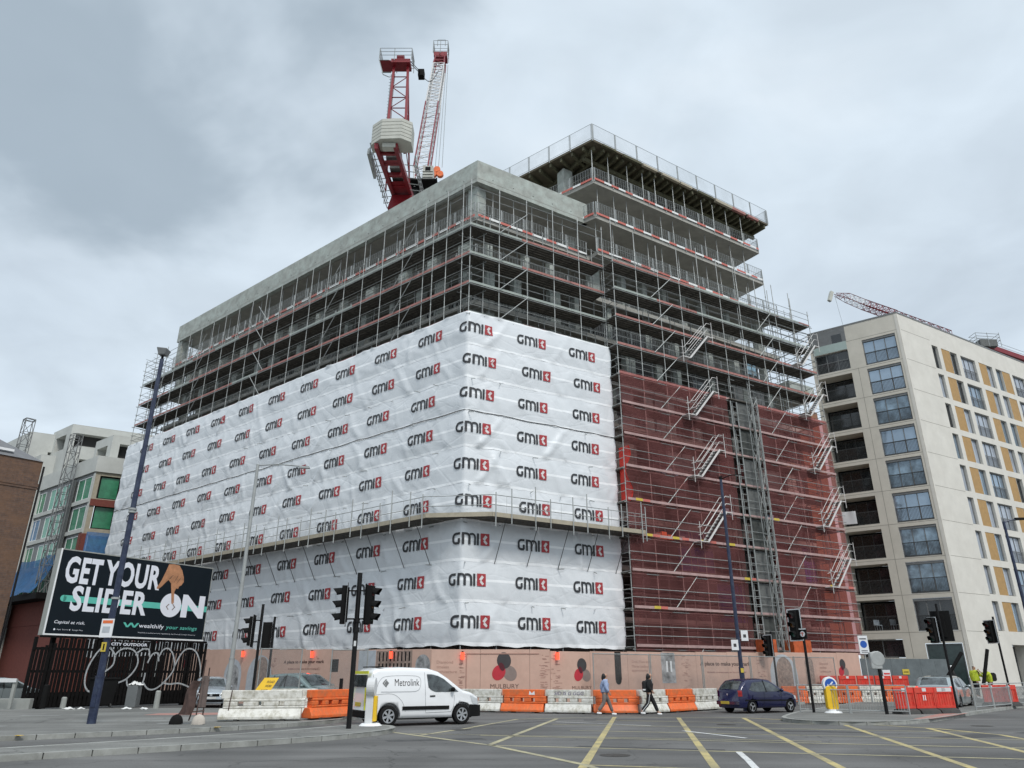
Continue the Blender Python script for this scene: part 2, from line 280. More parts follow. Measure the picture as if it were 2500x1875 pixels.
# ------------------------------------------------------------------ mesh helpers
class MB:
    def __init__(s): s.v = []; s.f = []; s.mi = []; s.uv = None; s.cur = 0
    def quad(s, *p):
        n = len(s.v); s.v += [tuple(q) for q in p]; s.f.append(tuple(range(n, n + len(p)))); s.mi.append(s.cur)
    def hexa(s, c):      # 8 corners, bottom ring then top ring
        n = len(s.v); s.v += [tuple(q) for q in c]
        for f in ((3, 2, 1, 0), (4, 5, 6, 7), (0, 1, 5, 4), (1, 2, 6, 5), (2, 3, 7, 6), (3, 0, 4, 7)):
            s.f.append(tuple(n + i for i in f)); s.mi.append(s.cur)
    def box(s, x0, x1, y0, y1, z0, z1):
        s.hexa([(x0, y0, z0), (x1, y0, z0), (x1, y1, z0), (x0, y1, z0), (x0, y0, z1), (x1, y0, z1), (x1, y1, z1), (x0, y1, z1)])
    def fbox(s, F, s0, s1, d0, d1, z0, z1):
        s.hexa([F.p(a, b, c) for c in (z0, z1) for a, b in ((s0, d0), (s1, d0), (s1, d1), (s0, d1))])
    def bar(s, p, q, w, h=None, up=(0, 0, 1)):
        p = Vector(p); q = Vector(q); d = (q - p)
        if d.length < 1e-6: return
        d.normalize(); u = Vector(up)
        if abs(d.dot(u)) > .98: u = Vector((1, 0, 0))
        a = d.cross(u).normalized(); b = a.cross(d); h = h or w; a *= w / 2; b *= h / 2
        s.hexa([p - a - b, p + a - b, p + a + b, p - a + b, q - a - b, q + a - b, q + a + b, q - a + b])
    def tube(s, p, q, r, n=5, r2=None, cap=True):
        p = Vector(p); q = Vector(q); d = q - p
        if d.length < 1e-6: return
        d.normalize(); u = Vector((0, 0, 1)) if abs(d.z) < .95 else Vector((1, 0, 0))
        a = d.cross(u).normalized(); b = d.cross(a); r2 = r if r2 is None else r2; k = len(s.v)
        for c, rr in ((p, r), (q, r2)):
            for i in range(n):
                t = 2 * pi * i / n; s.v.append(tuple(c + a * (rr * cos(t)) + b * (rr * sin(t))))
        for i in range(n):
            j = (i + 1) % n; s.f.append((k + i, k + j, k + n + j, k + n + i)); s.mi.append(s.cur)
        if cap:
            s.f.append(tuple(k + i for i in reversed(range(n)))); s.mi.append(s.cur); s.f.append(tuple(k + n + i for i in range(n))); s.mi.append(s.cur)
    def path(s, pts, r, n=5):
        for a, b in zip(pts, pts[1:]): s.tube(a, b, r, n)
    def prism(s, poly, axis, a0, a1, org=None):
        """poly 2D; axis 'x','y','z' = extrusion axis; remaining coords in order"""
        def P(u, v, w):
            return (w, u, v) if axis == 'x' else (u, w, v) if axis == 'y' else (u, v, w)
        n = len(poly); k = len(s.v)
        for w in (a0, a1):
            for u, v in poly: s.v.append(P(u, v, w))
        s.f.append(tuple(k + i for i in reversed(range(n)))); s.mi.append(s.cur); s.f.append(tuple(k + n + i for i in range(n))); s.mi.append(s.cur)
        for i in range(n):
            j = (i + 1) % n; s.f.append((k + i, k + j, k + n + j, k + n + i)); s.mi.append(s.cur)
    def grid(s, fn, nu, nv):
        k = len(s.v)
        for j in range(nv + 1):
            for i in range(nu + 1): s.v.append(tuple(fn(i / nu, j / nv)))
        for j in range(nv):
            for i in range(nu):
                a = k + j * (nu + 1) + i; s.f.append((a, a + 1, a + nu + 2, a + nu + 1)); s.mi.append(s.cur)
    def disc(s, c, ax, r, n=20, inner=0):
        c = Vector(c); ax = Vector(ax).normalized(); u = Vector((0, 0, 1)) if abs(ax.z) < .9 else Vector((1, 0, 0)); a = ax.cross(u).normalized(); b = ax.cross(a)
        pts = [c + a * (r * cos(2 * pi * i / n)) + b * (r * sin(2 * pi * i / n)) for i in range(n)]
        if not inner: s.quad(*pts)
        else:
            q = [c + (p - c) * (inner / r) for p in pts]
            for i in range(n): s.quad(pts[i], pts[(i + 1) % n], q[(i + 1) % n], q[i])
    def ellipsoid(s, c, r, nu=12, nv=8):
        s.grid(lambda u, v: (c[0] + r[0] * cos(2 * pi * u) * sin(pi * v), c[1] + r[1] * sin(2 * pi * u) * sin(pi * v), c[2] - r[2] * cos(pi * v)), nu, nv)
    def build(s, name, m, parent=None, smooth=False, bevel=0, world=False, label=None, fix=False, seg=2):
        me = bpy.data.meshes.new(name); off = Vector((0, 0, 0))
        if world and parent is not None:
            q = parent
            while q is not None: off += q.location; q = q.parent
        me.from_pydata([(a - off.x, b - off.y, c - off.z) for a, b, c in s.v], [], s.f)
        ms = m if isinstance(m, (list, tuple)) else [m]
        for x in ms: me.materials.append(M[x] if isinstance(x, str) else x)
        if len(ms) > 1: me.polygons.foreach_set('material_index', s.mi)
        if s.uv: 
            ul = me.uv_layers.new(name='UVMap')
            for p in me.polygons:
                for li in p.loop_indices: ul.data[li].uv = s.uv[me.loops[li].vertex_index]
        if fix:
            bm = bmesh.new(); bm.from_mesh(me); bmesh.ops.recalc_face_normals(bm, faces=bm.faces); bm.to_mesh(me); bm.free()
        if smooth: me.polygons.foreach_set('use_smooth', [True] * len(me.polygons))
        me.update()
        o = bpy.data.objects.new(name, me); col.objects.link(o)
        if parent is not None: o.parent = parent
        if bevel:
            bv = o.modifiers.new('bevel', 'BEVEL'); bv.width = bevel; bv.segments = seg; bv.limit_method = 'ANGLE'; bv.angle_limit = rad(35); bv.harden_normals = False
        if label: o['label'] = label
        return o
class Fr:
    def __init__(s, P, deg, side):
        a = rad(deg); s.P = Vector((P[0], P[1])); s.D = Vector((cos(a), sin(a))); s.N = Vector((-s.D.y, s.D.x)) if side == 'L' else Vector((s.D.y, -s.D.x))
    def p(s, a, d, z): q = s.P + s.D * a + s.N * d; return (q.x, q.y, z)
    def off(s, a, d):
        f = Fr.__new__(Fr); f.P = s.P + s.D * a + s.N * d; f.D = s.D; f.N = s.N; return f
def tag(o, label=None, cat=None, group=None, kind=None):
    if label: o['label'] = label
    if cat: o['category'] = cat
    if group: o['group'] = group
    if kind: o['kind'] = kind
    return o
def thing(name, label, cat, loc=(0, 0, 0), rz=0, group=None):
    o = bpy.data.objects.new(name, None); col.objects.link(o); o.empty_display_size = .3
    o.location = loc; o.rotation_euler = (0, 0, rz); return tag(o, label, cat, group)
def dup(root, loc, rz=0, label=None, parent=None):
    r = root.copy(); col.objects.link(r); r.location = loc; r.rotation_euler = (0, 0, rz)
    if label: r['label'] = label
    def rec(a, b):
        for ch in list(a.children):
            c = ch.copy(); col.objects.link(c); c.parent = b; rec(ch, c)
    rec(root, r); return r
_txt = {}
def text_mesh(body, size=1., bold=0, xs=1., shear=0, spacing=1.):
    """returns (verts2d, faces) of a line of lettering, origin at its lower left"""
    k = (body, size, bold, xs, shear, spacing)
    if k not in _txt:
        cu = bpy.data.curves.new('t', 'FONT'); cu.body = body; cu.size = size; cu.offset = bold; cu.shear = shear; cu.space_character = spacing; cu.resolution_u = 3; cu.fill_mode = 'FRONT'
        o = bpy.data.objects.new('t', cu); col.objects.link(o)
        dg = bpy.context.evaluated_depsgraph_get(); me = bpy.data.meshes.new_from_object(o.evaluated_get(dg))
        vs = [(v.co.x * xs, v.co.y) for v in me.vertices]; fs = [tuple(p.vertices) for p in me.polygons]
        if vs:
            mx = min(v[0] for v in vs); vs = [(a - mx, b) for a, b in vs]
        bpy.data.objects.remove(o); bpy.data.curves.remove(cu); bpy.data.meshes.remove(me); _txt[k] = (vs, fs)
    return _txt[k]
def put_text(mb, body, fn, size=1., bold=0, xs=1., shear=0, width=None, height=None, spacing=1., center=False):
    vs, fs = text_mesh(body, size, bold, xs, shear, spacing)
    if not vs: return
    W = max(v[0] for v in vs) or 1; lo = min(v[1] for v in vs); H = max(v[1] for v in vs) - lo
    sx = width / W if width else 1; sy = height / H if height else 1; ox = W * sx / 2 if center else 0
    k = len(mb.v)
    for a, b in vs: mb.v.append(tuple(fn(a * sx - ox, (b - lo) * sy)))
    for f in fs: mb.f.append(tuple(k + i for i in f)); mb.mi.append(mb.cur)
def structure(o, label=None): o['kind'] = 'structure'; return o
# ================================================================== GROUND
def flat(name, polys, z, m, kind='structure'):
    mb = MB()
    for p in polys: mb.quad(*[(x, y, z) for x, y in p])
    o = mb.build(name, m, fix=False); o['kind'] = kind; return o
flat('ground', [[(-400, -60), (400, -60), (400, 500), (-400, 500)]], 0, 'asphalt')
def offset_line(pts, d):
    out = []
    for i, p in enumerate(pts):
        a = Vector(pts[max(i - 1, 0)]); b = Vector(pts[min(i + 1, len(pts) - 1)]); t = (b - a).normalized(); n = Vector((-t.y, t.x)); out.append((p[0] + n.x * d, p[1] + n.y * d))
    return out
def smooth(pts, it=2):
    for _ in range(it):
        q = [pts[0]]
        for a, b in zip(pts, pts[1:]): q += [(a[0] * .75 + b[0] * .25, a[1] * .75 + b[1] * .25), (a[0] * .25 + b[0] * .75, a[1] * .25 + b[1] * .75)]
        pts = q + [pts[-1]]
    return pts
def kerb(name, pts, d, z=.125, wd=.16):
    """stones about 0.9 m long with fine gaps; d is the inner side"""
    P = [Vector(p) for p in pts]; L = [0]
    for a, b in zip(P, P[1:]): L.append(L[-1] + (b - a).length)
    def at(s):
        for i in range(len(P) - 1):
            if s <= L[i + 1] or i == len(P) - 2:
                t = (s - L[i]) / max(1e-6, L[i + 1] - L[i]); q = P[i].lerp(P[i + 1], t); dr = (P[i + 1] - P[i]).normalized(); return q, Vector((-dr.y, dr.x)) * (1 if d > 0 else -1)
    mb = MB(); s = 0
    while s < L[-1] - .05:
        e = min(s + .91, L[-1]); (a, na), (b, nb) = at(s + .008), at(e - .008); a2 = a + na * wd; b2 = b + nb * wd
        mb.hexa([(a.x, a.y, -.02), (b.x, b.y, -.02), (b2.x, b2.y, -.02), (a2.x, a2.y, -.02), (a.x, a.y, z), (b.x, b.y, z), (b2.x, b2.y, z), (a2.x, a2.y, z)]); s = e
    o = mb.build(name, 'kerb', bevel=.015, fix=True); o['kind'] = 'structure'; return o
A = smooth([(-60, -14), (-26, 11.6), (-13.3, 20.9), (-10.4, 23.1), (-8.0, 25.4), (-6.3, 28.2), (-5.9, 31), (-6.6, 34)])
flat('pavement', [A + [(-10, 37.4), (-16, 38.5), (-24, 36.4), (-80, 36.4), (-80, -14)]], .12, 'paving'); kerb('kerb', A, 1)
I1 = smooth([(-30, -1.5), (-18, 9.2), (-10.16, 16.1), (-6.9, 18.9), (-4.9, 20.9), (-3.85, 22.6), (-3.45, 24.0), (-3.7, 25.3), (-4.5, 26.0), (-5.5, 25.3), (-6.7, 22.7), (-11.2, 17.5), (-19, 10.5), (-31, .2)])
flat('pavement', [I1], .12, 'paving'); kerb('kerb', I1, 1)
K = smooth([(24, 52), (13.2, 36.2), (10.6, 31.4), (9.9, 29.4), (10.3, 27.9), (11.8, 27.1), (13.3, 27.6), (14.7, 28.5), (17.0, 31.0), (19.9, 34.5), (27, 42), (38, 53)])
flat('pavement', [K], .12, 'paving'); kerb('kerb', K, 1)
flat('tactile_paving', [[(-14.6, 31.6), (-12.2, 31.6), (-9.6, 33.4), (-9.6, 34.3), (-14.6, 33.0)]], .124, mat('pink_tactile', (.36, .19, .16), .8, var=.2, scale=5))
flat('tactile_paving', [[(14.4, 28.75), (15.2, 28.95), (17.0, 30.9), (19.0, 33.2), (18.1, 33.4), (15.6, 30.3)]], .124, mat('pink_tactile2', (.36, .19, .16), .8, var=.2, scale=5))
def strip(mb, pts, wd, z=.004):
    a = offset_line(pts, wd / 2); b = offset_line(pts, -wd / 2)
    for i in range(len(pts) - 1): mb.quad((*a[i], z), (*a[i + 1], z), (*b[i + 1], z), (*b[i], z))
mb = MB()       # bright yellow diagonals of the junction box
for p, q in (((4.2, 32.7), (1.15, 14.2)), ((6.68, 32.1), (3.5, 13.6)), ((9.25, 32.0), (5.8, 13.6)), ((11.75, 28.9), (8.15, 13.6)), ((13.4, 25.9), (10.9, 16.0))): strip(mb, [p, q], .17)
strip(mb, [(1.4, 15.6), (6.1, 14.2), (12.2, 12.2)], .15, .0045); strip(mb, [(9.3, 31.9), (11.2, 29.7), (12.2, 28.1), (13.6, 25.6), (14.0, 23.1), (13.3, 19.6), (11.3, 14.5)], .16, .0045)
o = mb.build('road_marking', 'roady'); o['kind'] = 'structure'
mb = MB()
for p, q, wd in (((-.5, 19.75), (12.6, 16.0), .15), ((-.9, 22.9), (13.4, 18.6), .14), ((1.8, 24.9), (13.9, 21.2), .13), ((1.4, 27.9), (13.8, 24.1), .13), ((3.2, 30.4), (12.8, 27.2), .12), ((-3.56, 24.1), (-.5, 19.75), .16), ((-.5, 19.75), (1.4, 15.6), .16), ((-.55, 19.9), (1.75, 31.3), .16), ((-2.6, 23.0), (-1.3, 26.2), .15), ((-1.3, 26.4), (.2, 31.0), .15), ((.2, 31.0), (4.1, 32.6), .12), ((4.1, 32.6), (9.3, 31.9), .12), ((1.4, 15.6), (2.6, 11), .16), ((-3.0, 23.6), (8, 20.9), .10)): strip(mb, [p, q], wd, .005)
o = mb.build('road_marking', 'roadyf'); o['kind'] = 'structure'
mb = MB()
strip(mb, [(1.6, 29.3), (4.7, 27.1)], .10, .0075); strip(mb, [(5.25, 24.7), (6.35, 21.9), (5.75, 20.3)][:2], .14, .0075); strip(mb, [(5.05, 18.1), (4.75, 16.4), (4.45, 14.9)], .14, .0075)
strip(mb, [(-8.3, 21.5), (-7.2, 22.4)], .10, .0075); strip(mb, [(-13.2, 17.0), (-11.6, 18.6), (-9.2, 21.0)], .08, .006)
strip(mb, [(26.5, 39.2), (30, 42)], .15, .0075); strip(mb, [(-8.6, 28.8), (-6.6, 36.5)][:2], .0001)
o = mb.build('road_marking', 'roadw'); o['kind'] = 'structure'
flat('footway_patch', [[(x, y), (x + 1.5, y + .15), (x + 1.45, y + .55), (x - .05, y + .4)] for x, y in ((-17.2, 24.6), (-15.1, 27.3), (-13.2, 27.5), (-11.6, 26.1), (-19.2, 31.0))], .123, mat('pale_patch', (.24, .245, .235), .85, var=.15))
mb = MB(); rr_ = random.Random(11)
for x, y, a, w_, h_ in ((-2.0, 21.4, .3, 2.6, .5), (3.2, 19.0, -.3, 3.4, .45), (8.6, 24.6, -.3, 4.5, .5), (12.8, 22.6, .5, 2.4, .9), (17, 25, .6, 5, .6), (5.5, 30.6, .05, 5.5, .5), (0.2, 28.6, .8, 3, .4)):
    c_, s_ = cos(a), sin(a); n = 8
    mb.quad(*[(x + (u * w_ / 2 + rr_.uniform(-.06, .06)) * c_ - v * h_ / 2 * s_, y + (u * w_ / 2) * s_ + (v * h_ / 2 + rr_.uniform(-.03, .03)) * c_, .0022) for u, v in ((-1, -1), (0, -1), (1, -1), (1, 1), (.2, 1), (-1, 1))])
o = mb.build('road_patch', 'tar'); o['kind'] = 'structure'
for x, y in ((2.2, 17.4), (-1.6, 25.2), (7.4, 27.7), (15.8, 27.0)):
    mb = MB(); mb.quad(*[(x + .33 * cos(2 * pi * i / 20), y + .33 * sin(2 * pi * i / 20), .0062) for i in range(20)]); o = mb.build('manhole_cover', 'cover'); o['kind'] = 'structure'
# ================================================================== MAIN BUILDING UNDER CONSTRUCTION
CN = (-2.68, 40.0); P0 = (-2.47, 42.6)
FL = Fr(P0, 140.6, 'L'); FR_ = Fr(P0, 32.5, 'R'); TP = (6.40, 47.05); FT = Fr(TP, 32.5, 'R')
SL = Fr(CN, 140.6, 'L'); SR = Fr(CN, 30.5, 'R'); SRR = SR.off(10.7, 1.07)
bld = thing('unfinished_building', 'grey concrete frame of an unfinished block wrapped in scaffolding, with open upper floors', 'building', (P0[0], P0[1], 0))
def poly_slab(name, pts, z0, z1, m, parent, **k):
    mb = MB(); mb.prism([tuple(p) for p in pts], 'z', z0, z1); return mb.build(name, m, parent, world=True, fix=True, **k)
def xy(f, s, d): q = f.p(s, d, 0); return (q[0], q[1])
inner = xy(Fr(xy(FL, 0, -17), 140.6, 'L'), 0, 0)
ix = (P0[0] + .095 * 17 + 1.0, P0[1] + 1.216 * 17)
foot = [P0, xy(FR_, 31.0, 0), xy(FR_, 31.0, -17), ix, xy(FL, 42.5, -17), xy(FL, 42.5, 0)]
foot = [(-2.47, 42.6), xy(FR_, 31.2, 0), xy(FR_, 31.2, -17), ix, xy(FL, 42.5, -17), xy(FL, 42.5, 0)]
rng = random.Random(5)
EX = [30, 31.2, 31.8] + [35.2] * 6
Z = [31.2 - 3.27 * k for k in range(9)]                     # tops of the lower floors
for k, z in enumerate(Z):
    foot = [(-2.47, 42.6), xy(FR_, EX[k], 0), xy(FR_, EX[k], -17), ix, xy(FL, 42.5, -17), xy(FL, 42.5, 0)]
    f = foot if k else [P0, xy(FR_, 9.9, 0), TP, xy(FT, 20.6, 0), xy(FT, 20.6, -17), ix, xy(FL, 42.5, -17), xy(FL, 42.5, 0)]
    poly_slab('floor_slab', f, z - .32, z, 'concrete_warm', bld)
# roof frame with its deep edge beam
rf = [P0, xy(FR_, 9.9, 0), xy(FR_, 9.9, -16), ix, xy(FL, 42.5, -17), xy(FL, 42.5, 0)]
poly_slab('roof_slab', [xy(FR_, .4, -.45), xy(FR_, 9.5, -.45), xy(FR_, 9.5, -15), ix, xy(FL, 42.1, -16), xy(FL, 42.1, -.45)], 34.15, 34.5, 'concrete_warm', bld)
def edge_beam(a, b, z0, z1, nin):
    pass
mb = MB(); A0 = P0; A1 = xy(FL, 42.5, 0); B0 = P0[0] + .095 * .4, P0[1] + 1.216 * .4; B1 = xy(FL, 42.5, -.4)
mb.prism([A0, A1, B1, B0], 'z', 34.1, 35.95); mb.build('parapet_beam', 'concrete', bld, world=True, fix=True)
mb = MB(); mb.prism([A0, B0, xy(FR_, 9.9, -.4), xy(FR_, 9.9, 0)], 'z', 34.1, 35.95); mb.build('parapet_beam', 'concrete', bld, world=True, fix=True)
mb = MB(); mb.prism([xy(FL, 42.5, -.41), xy(FL, 42.5, -17), xy(FL, 42.1, -17), xy(FL, 42.1, -.41)], 'z', 34.1, 35.95); mb.build('parapet_beam', 'concrete', bld, world=True, fix=True)
for F, L_ in ((FL, 42), (FR_, 9.6)):
    s = 1.3
    while s < L_:
        mb = MB(); mb.tube(F.p(s, -.02, 34.7), F.p(s, .02, 34.7), .035, 6); mb.build('tie_hole', 'tie_dark', bld, world=True); s += 1.75
    mb = MB(); mb.fbox(F, .1, L_, .001, .012, 34.42, 34.45); mb.build('pour_joint', 'concrete_warm', bld, world=True)
# tower floors
tz = [(34.1, 34.45), (37.35, 37.68)]
for a, b in tz: poly_slab('floor_slab', [TP, xy(FT, 19.2, 0), xy(FT, 19.2, -14), xy(FT, 6, -15), xy(Fr(TP, 140.6, 'L'), 14, 0)], a, b, 'concrete_warm', bld)
for s, d, z0, z1, wd in [(.75, -.85, 31.2, 34.1, .9)] + [(42.0, -.55, 31.2, 34.1, .8)] + [(s, -5.5, 31.2, 34.14, .5) for s in range(7, 40, 7)]:
    mb = MB(); mb.fbox(FL, s - wd / 2, s + wd / 2, d - wd / 2, d + wd / 2, z0, z1); mb.build('column', 'concrete', bld, world=True)
for s in (5.5, 9.0):
    mb = MB(); mb.fbox(FR_, s - .3, s + .3, -5.3, -4.7, 31.2, 34.14); mb.build('column', 'concrete', bld, world=True)
for z0, z1 in ((31.2, 34.1), (34.45, 37.35), (37.68, 41.0)):
    for s in (.2, 6.5, 12.5, 18.2):
        mb = MB(); dd = -3.4 if s > 1 else -4.4; mb.fbox(FT, s - .45, s + .45, dd, dd + .9, z0, z1); mb.build('column', 'concrete', bld, world=True)
    mb = MB(); mb.fbox(FT, 3, 17.5, -11, -7.5, z0, z1); mb.build('core_wall', 'concrete_warm', bld, world=True)
mb = MB(); mb.fbox(FL, 3, 41, -12.4, -12, 0, 34.1); mb.build('core_wall', 'block', bld, world=True)
mb = MB(); mb.fbox(FR_, 4, 34, -10.4, -10, 0, 21); mb.fbox(FR_, 4, 30, -10.4, -10, 21, 31); mb.build('core_wall', 'block', bld, world=True)
for k in range(1, 5):
    for F, L_ in ((FL, 41.5), (FR_, 30)):
        s = 1.2
        while s < L_:
            wd = rng.choice((.4, .6, .9)); mb = MB(); mb.fbox(F, s, s + wd, -1.0, -.45, Z[k], Z[k - 1] - .321); mb.build('column', 'concrete', bld, world=True); s += rng.choice((2.2, 3.1, 3.8))
# masonry and membrane infill between the lower floors, dark panels painted for interior shade

def infill(F, s0, s1, k, ms, dd=-.35):
    zt = Z[k] - .32; zb = Z[k + 1] if k + 1 < len(Z) else .0; s = s0
    while s < s1 - .6:
        wdt = min(rng.choice((1.2, 1.8, 2.6, 3.4)), s1 - s)
        if rng.random() < .72:
            mb = MB(); h = zt if rng.random() < .7 else zb + 1.2; mb.fbox(F, s, s + wdt, dd - .2, dd + rng.uniform(-.06, .02), zb, h); mb.build('infill_wall', rng.choice(ms), bld, world=True)
            if rng.random() < .35 and wdt > 1.5 and h == zt:
                mb = MB(); mb.fbox(F, s + .3, s + wdt - .3, dd + .02, dd + .05, zb + .9, zb + 2.1); mb.build('window', rng.choice(('glassd', 'blue_block', 'dark')), bld, world=True)
        s += wdt + rng.choice((0, 0, .5, 1.0))
for k in range(1, 8):
    infill(FR_, 10.5, 33 if k > 2 else 29, k, ['dark', 'insul', 'insul', 'steelred', 'block'] if k > 5 else ['dark', 'dark', 'block', 'steelred', 'block', 'concrete'] if k > 2 else ['block', 'dark', 'dark'], -.5)
for k in (0, 1, 2, 3): infill(FL, 1, 42, k + 0 if k else 1, ['block', 'dark', 'dark'], -3.0)
for k in (1, 2, 3): infill(FR_, .8, 10, k, ['block', 'block', 'dark'], -2.5)
mb = MB()
mb.fbox(FR_, 34.3, 35.3, -12, .05, 3.3, 23.4); mb.build('brick_end_wall', mat('orange_brick', (.27, .13, .075), .9, var=.2, scale=4, stain=((.25, .13, .08), .8, .5)), bld, world=True)
mb = MB(); mb.fbox(FR_, 32.4, 34.2, -.3, .02, 3.4, 20.8); mb.build('brick_end_wall', bpy.data.materials['orange_brick'], bld, world=True)
# back props under the open floors
def props(F, s0, s1, d, z0, z1, step=2.0, jit=.3):
    s = s0; n = 0
    while s < s1:
        mb = MB(); x = s + rng.uniform(-jit, jit); h = z0 + (z1 - z0) * .62
        mb.tube(F.p(x, d, z0), F.p(x, d, h), .045, 5); mb.tube(F.p(x, d, h), F.p(x, d, z1), .03, 5); mb.fbox(F, x - .09, x + .09, d - .09, d + .09, z0, z0 + .02); mb.build('prop', 'galv', bld, world=True); s += step; n += 1
props(FL, 1.6, 40.5, -.55, 31.2, 34.1, 1.75)
props(FR_, 1.8, 9.6, -.55, 31.2, 34.1, 1.5)
for z0, z1 in ((31.2, 34.1), (34.45, 37.35), (37.68, 41.0)): props(FT, .6, 19, -.5, z0, z1, 1.7)
# edge protection: posts, mesh panels, toe boards in red and white lengths
def guard(F, s0, s1, z, d=.02, red=True, h=1.15, toe=True):
    mb = MB(); n = max(1, round((s1 - s0) / 1.9)); st = (s1 - s0) / n
    for i in range(n + 1):
        s = s0 + i * st; mb.cur = 0; mb.fbox(F, s - .03, s + .03, d, d + .05, z - .18, z + h)
        if i < n: mb.fbox(F, s + .10, s + .13, d, d + .03, z + .1, z + h - .04)
    mb.tube(F.p(s0, d + .03, z + h), F.p(s1, d + .03, z + h), .022, 4); mb.tube(F.p(s0, d + .03, z + .55), F.p(s1, d + .03, z + .55), .015, 4); mb.tube(F.p(s0, d + .03, z + .16), F.p(s1, d + .03, z + .16), .018, 4)
    s = s0 + .12
    while s < s1: mb.fbox(F, s - .007, s + .007, d + .02, d + .034, z + .16, z + h); s += .24
    mb.cur = 1; mb.quad(F.p(s0, d + .045, z + .1), F.p(s1, d + .045, z + .1), F.p(s1, d + .045, z + h), F.p(s0, d + .045, z + h))
    s = s0; i = 0
    while s < s1 and toe:
        e = min(s + rng.uniform(.7, 1.3), s1); mb.cur = 2 if (i % 2 == 0 and red) else 3; mb.fbox(F, s + .004, e - .004, d + .055, d + .08, z - .02, z + .16); s = e; i += 1
    mb.build('edge_guard', ['galv', 'guardmesh', 'redtape', 'whitetape'], bld, world=True)
guard(FL, 0.1, 42.4, 31.2); guard(FR_, 0.1, 9.6, 31.2); guard(FT, 0, 20.5, 31.2)
for a, b in tz:
    guard(FT, .05, 19.1, b, red=(a > 36 or 1)); g = Fr(TP, 140.6, 'L'); guard(g, .1, 6.5, b)
    h = Fr(xy(FT, 19.2, 0), 122.5, 'R'); guard(h, .1, 8, b)
for k in (1, 2): guard(FL, .1, 42.3, Z[k], toe=False, d=-.25); guard(FR_, .1, 29.5, Z[k], toe=False, d=-.25)
# timber formwork deck on top of the tower
dk = Fr((6.46, 47.0), 33.5, 'R'); dkl = Fr((6.46, 47.0), 140.6, 'L')
poly_slab('formwork_deck', [xy(dk, 0, 0), xy(dk, 21.5, 0), xy(dk, 21.5, -15), xy(dk, 8, -15), xy(dkl, 15, 0)], 41.42, 41.62, 'plywood', bld)
s = .5
while s < 21.4:
    mb = MB(); e = rng.uniform(-.5, -.05) if s < 18 else rng.uniform(-.1, .05); mb.fbox(dk, s - .10, s + .10, -12, e, 41.0, 41.41); mb.build('formwork_beam', 'beamy', bld, world=True); s += rng.uniform(.62, .85)
for d in (-1.6, -4.5, -8):
    mb = MB(); mb.fbox(dk, .3, 21.3, d - .12, d + .12, 40.62, 40.98); mb.build('formwork_bearer', 'beamy', bld, world=True)
s = 1.0
while s < 14:
    mb = MB(); mb.fbox(dkl, s - .10, s + .10, -1.9, -.1, 41.05, 41.41); mb.build('formwork_beam', 'beamy', bld, world=True); s += 1.1
for i in range(9):
    s = 1 + i * 2.2; mb = MB(); mb.fbox(dk, s, s + rng.uniform(1.2, 2.4), -.1, .14, 41.26 + rng.uniform(-.05, .05), 41.5); mb.build('deck_edge_board', rng.choice(('timber', 'boardr', 'timber', 'beamy')), bld, world=True)
def high_guard(F, s0, s1, z, h):
    mb = MB(); n = round((s1 - s0) / 2.3); st = (s1 - s0) / n
    for i in range(n + 1): s = s0 + i * st; mb.cur = 0; mb.fbox(F, s - .03, s + .03, 0, .06, z - .2, z + h); mb.fbox(F, s + .1, s + .12, 0, .03, z, z + h)
    for q in (0.1, h): mb.tube(F.p(s0, .03, z + q), F.p(s1, .03, z + q), .02, 4)
    mb.cur = 1; mb.quad(F.p(s0, .04, z + .1), F.p(s1, .04, z + .1), F.p(s1, .04, z + h), F.p(s0, .04, z + h)); mb.build('edge_guard', ['galv', 'guardmesh'], bld, world=True)
high_guard(dk, 0, 21.5, 41.6, 1.5); high_guard(dkl, 0, 15, 41.6, 1.5); high_guard(Fr(xy(dk, 21.5, 0), 123.5, 'R'), .1, 9, 41.6, 1.5)
# upper-right end of the frame: a lower wing of the building that steps down
poly_slab('parapet_block', [xy(FR_, 31.9, .1), xy(FR_, 35.3, .1), xy(FR_, 35.3, -5), xy(FR_, 31.9, -5)], 24.6, 25.8, 'concrete', bld)
# ================================================================== SCAFFOLDING
LV = [3.1 + 2.14 * k for k in range(14)]
scf = thing('scaffolding', 'tube scaffolding with boarded lifts standing round both faces of the unfinished concrete block', 'scaffolding', (CN[0], CN[1], 0))
def std(F, s, d, z0, z1, m='galv'):
    mb = MB(); mb.tube(F.p(s, d, z0), F.p(s, d, z1), .030, 5, cap=False)
    z = z0 + 2.0
    while z < z1: mb.tube(F.p(s, d, z - .05), F.p(s, d, z + .05), .052, 5); z += 2.14
    mb.build('standard', m, scf, world=True)
nL = 21; bL = 45.0 / nL
for i in range(nL + 1):
    s = i * bL; top = 31.9 if i > 2 else 32.3
    if i == nL: top = 31.5
    std(SL, s, 0, 0, top); 
    std(SL, s, -1.3, 20, 31.0, 'galvd')
std(SL, .7, 0, 22, 32.2); std(SL, 3.4, 0, 22, 32.0)
nR = 5; bR = 10.7 / nR
for i in range(1, nR + 1): std(SR, i * bR, 0, 0, 32.2); std(SR, i * bR, -1.3, 20, 31, 'galvd')
nQ = 10; bQ = 20.8 / nQ
for i in range(nQ + 1): std(SRR, i * bQ, 0, 0, 31.8 + rng.uniform(-.6, .9) if i < 8 else (31.6, 30.9, 30.2)[i - 8]); std(SRR, i * bQ, -1.3, 3, 28.5, 'galvd')
END = Fr(SRR.p(20.8, 0, 0)[:2], 120.5, 'R')
for i, zt in ((1, 30.9), (2, 30.0), (3, 29.2)): std(END, i * 1.7, 0, 0, zt)
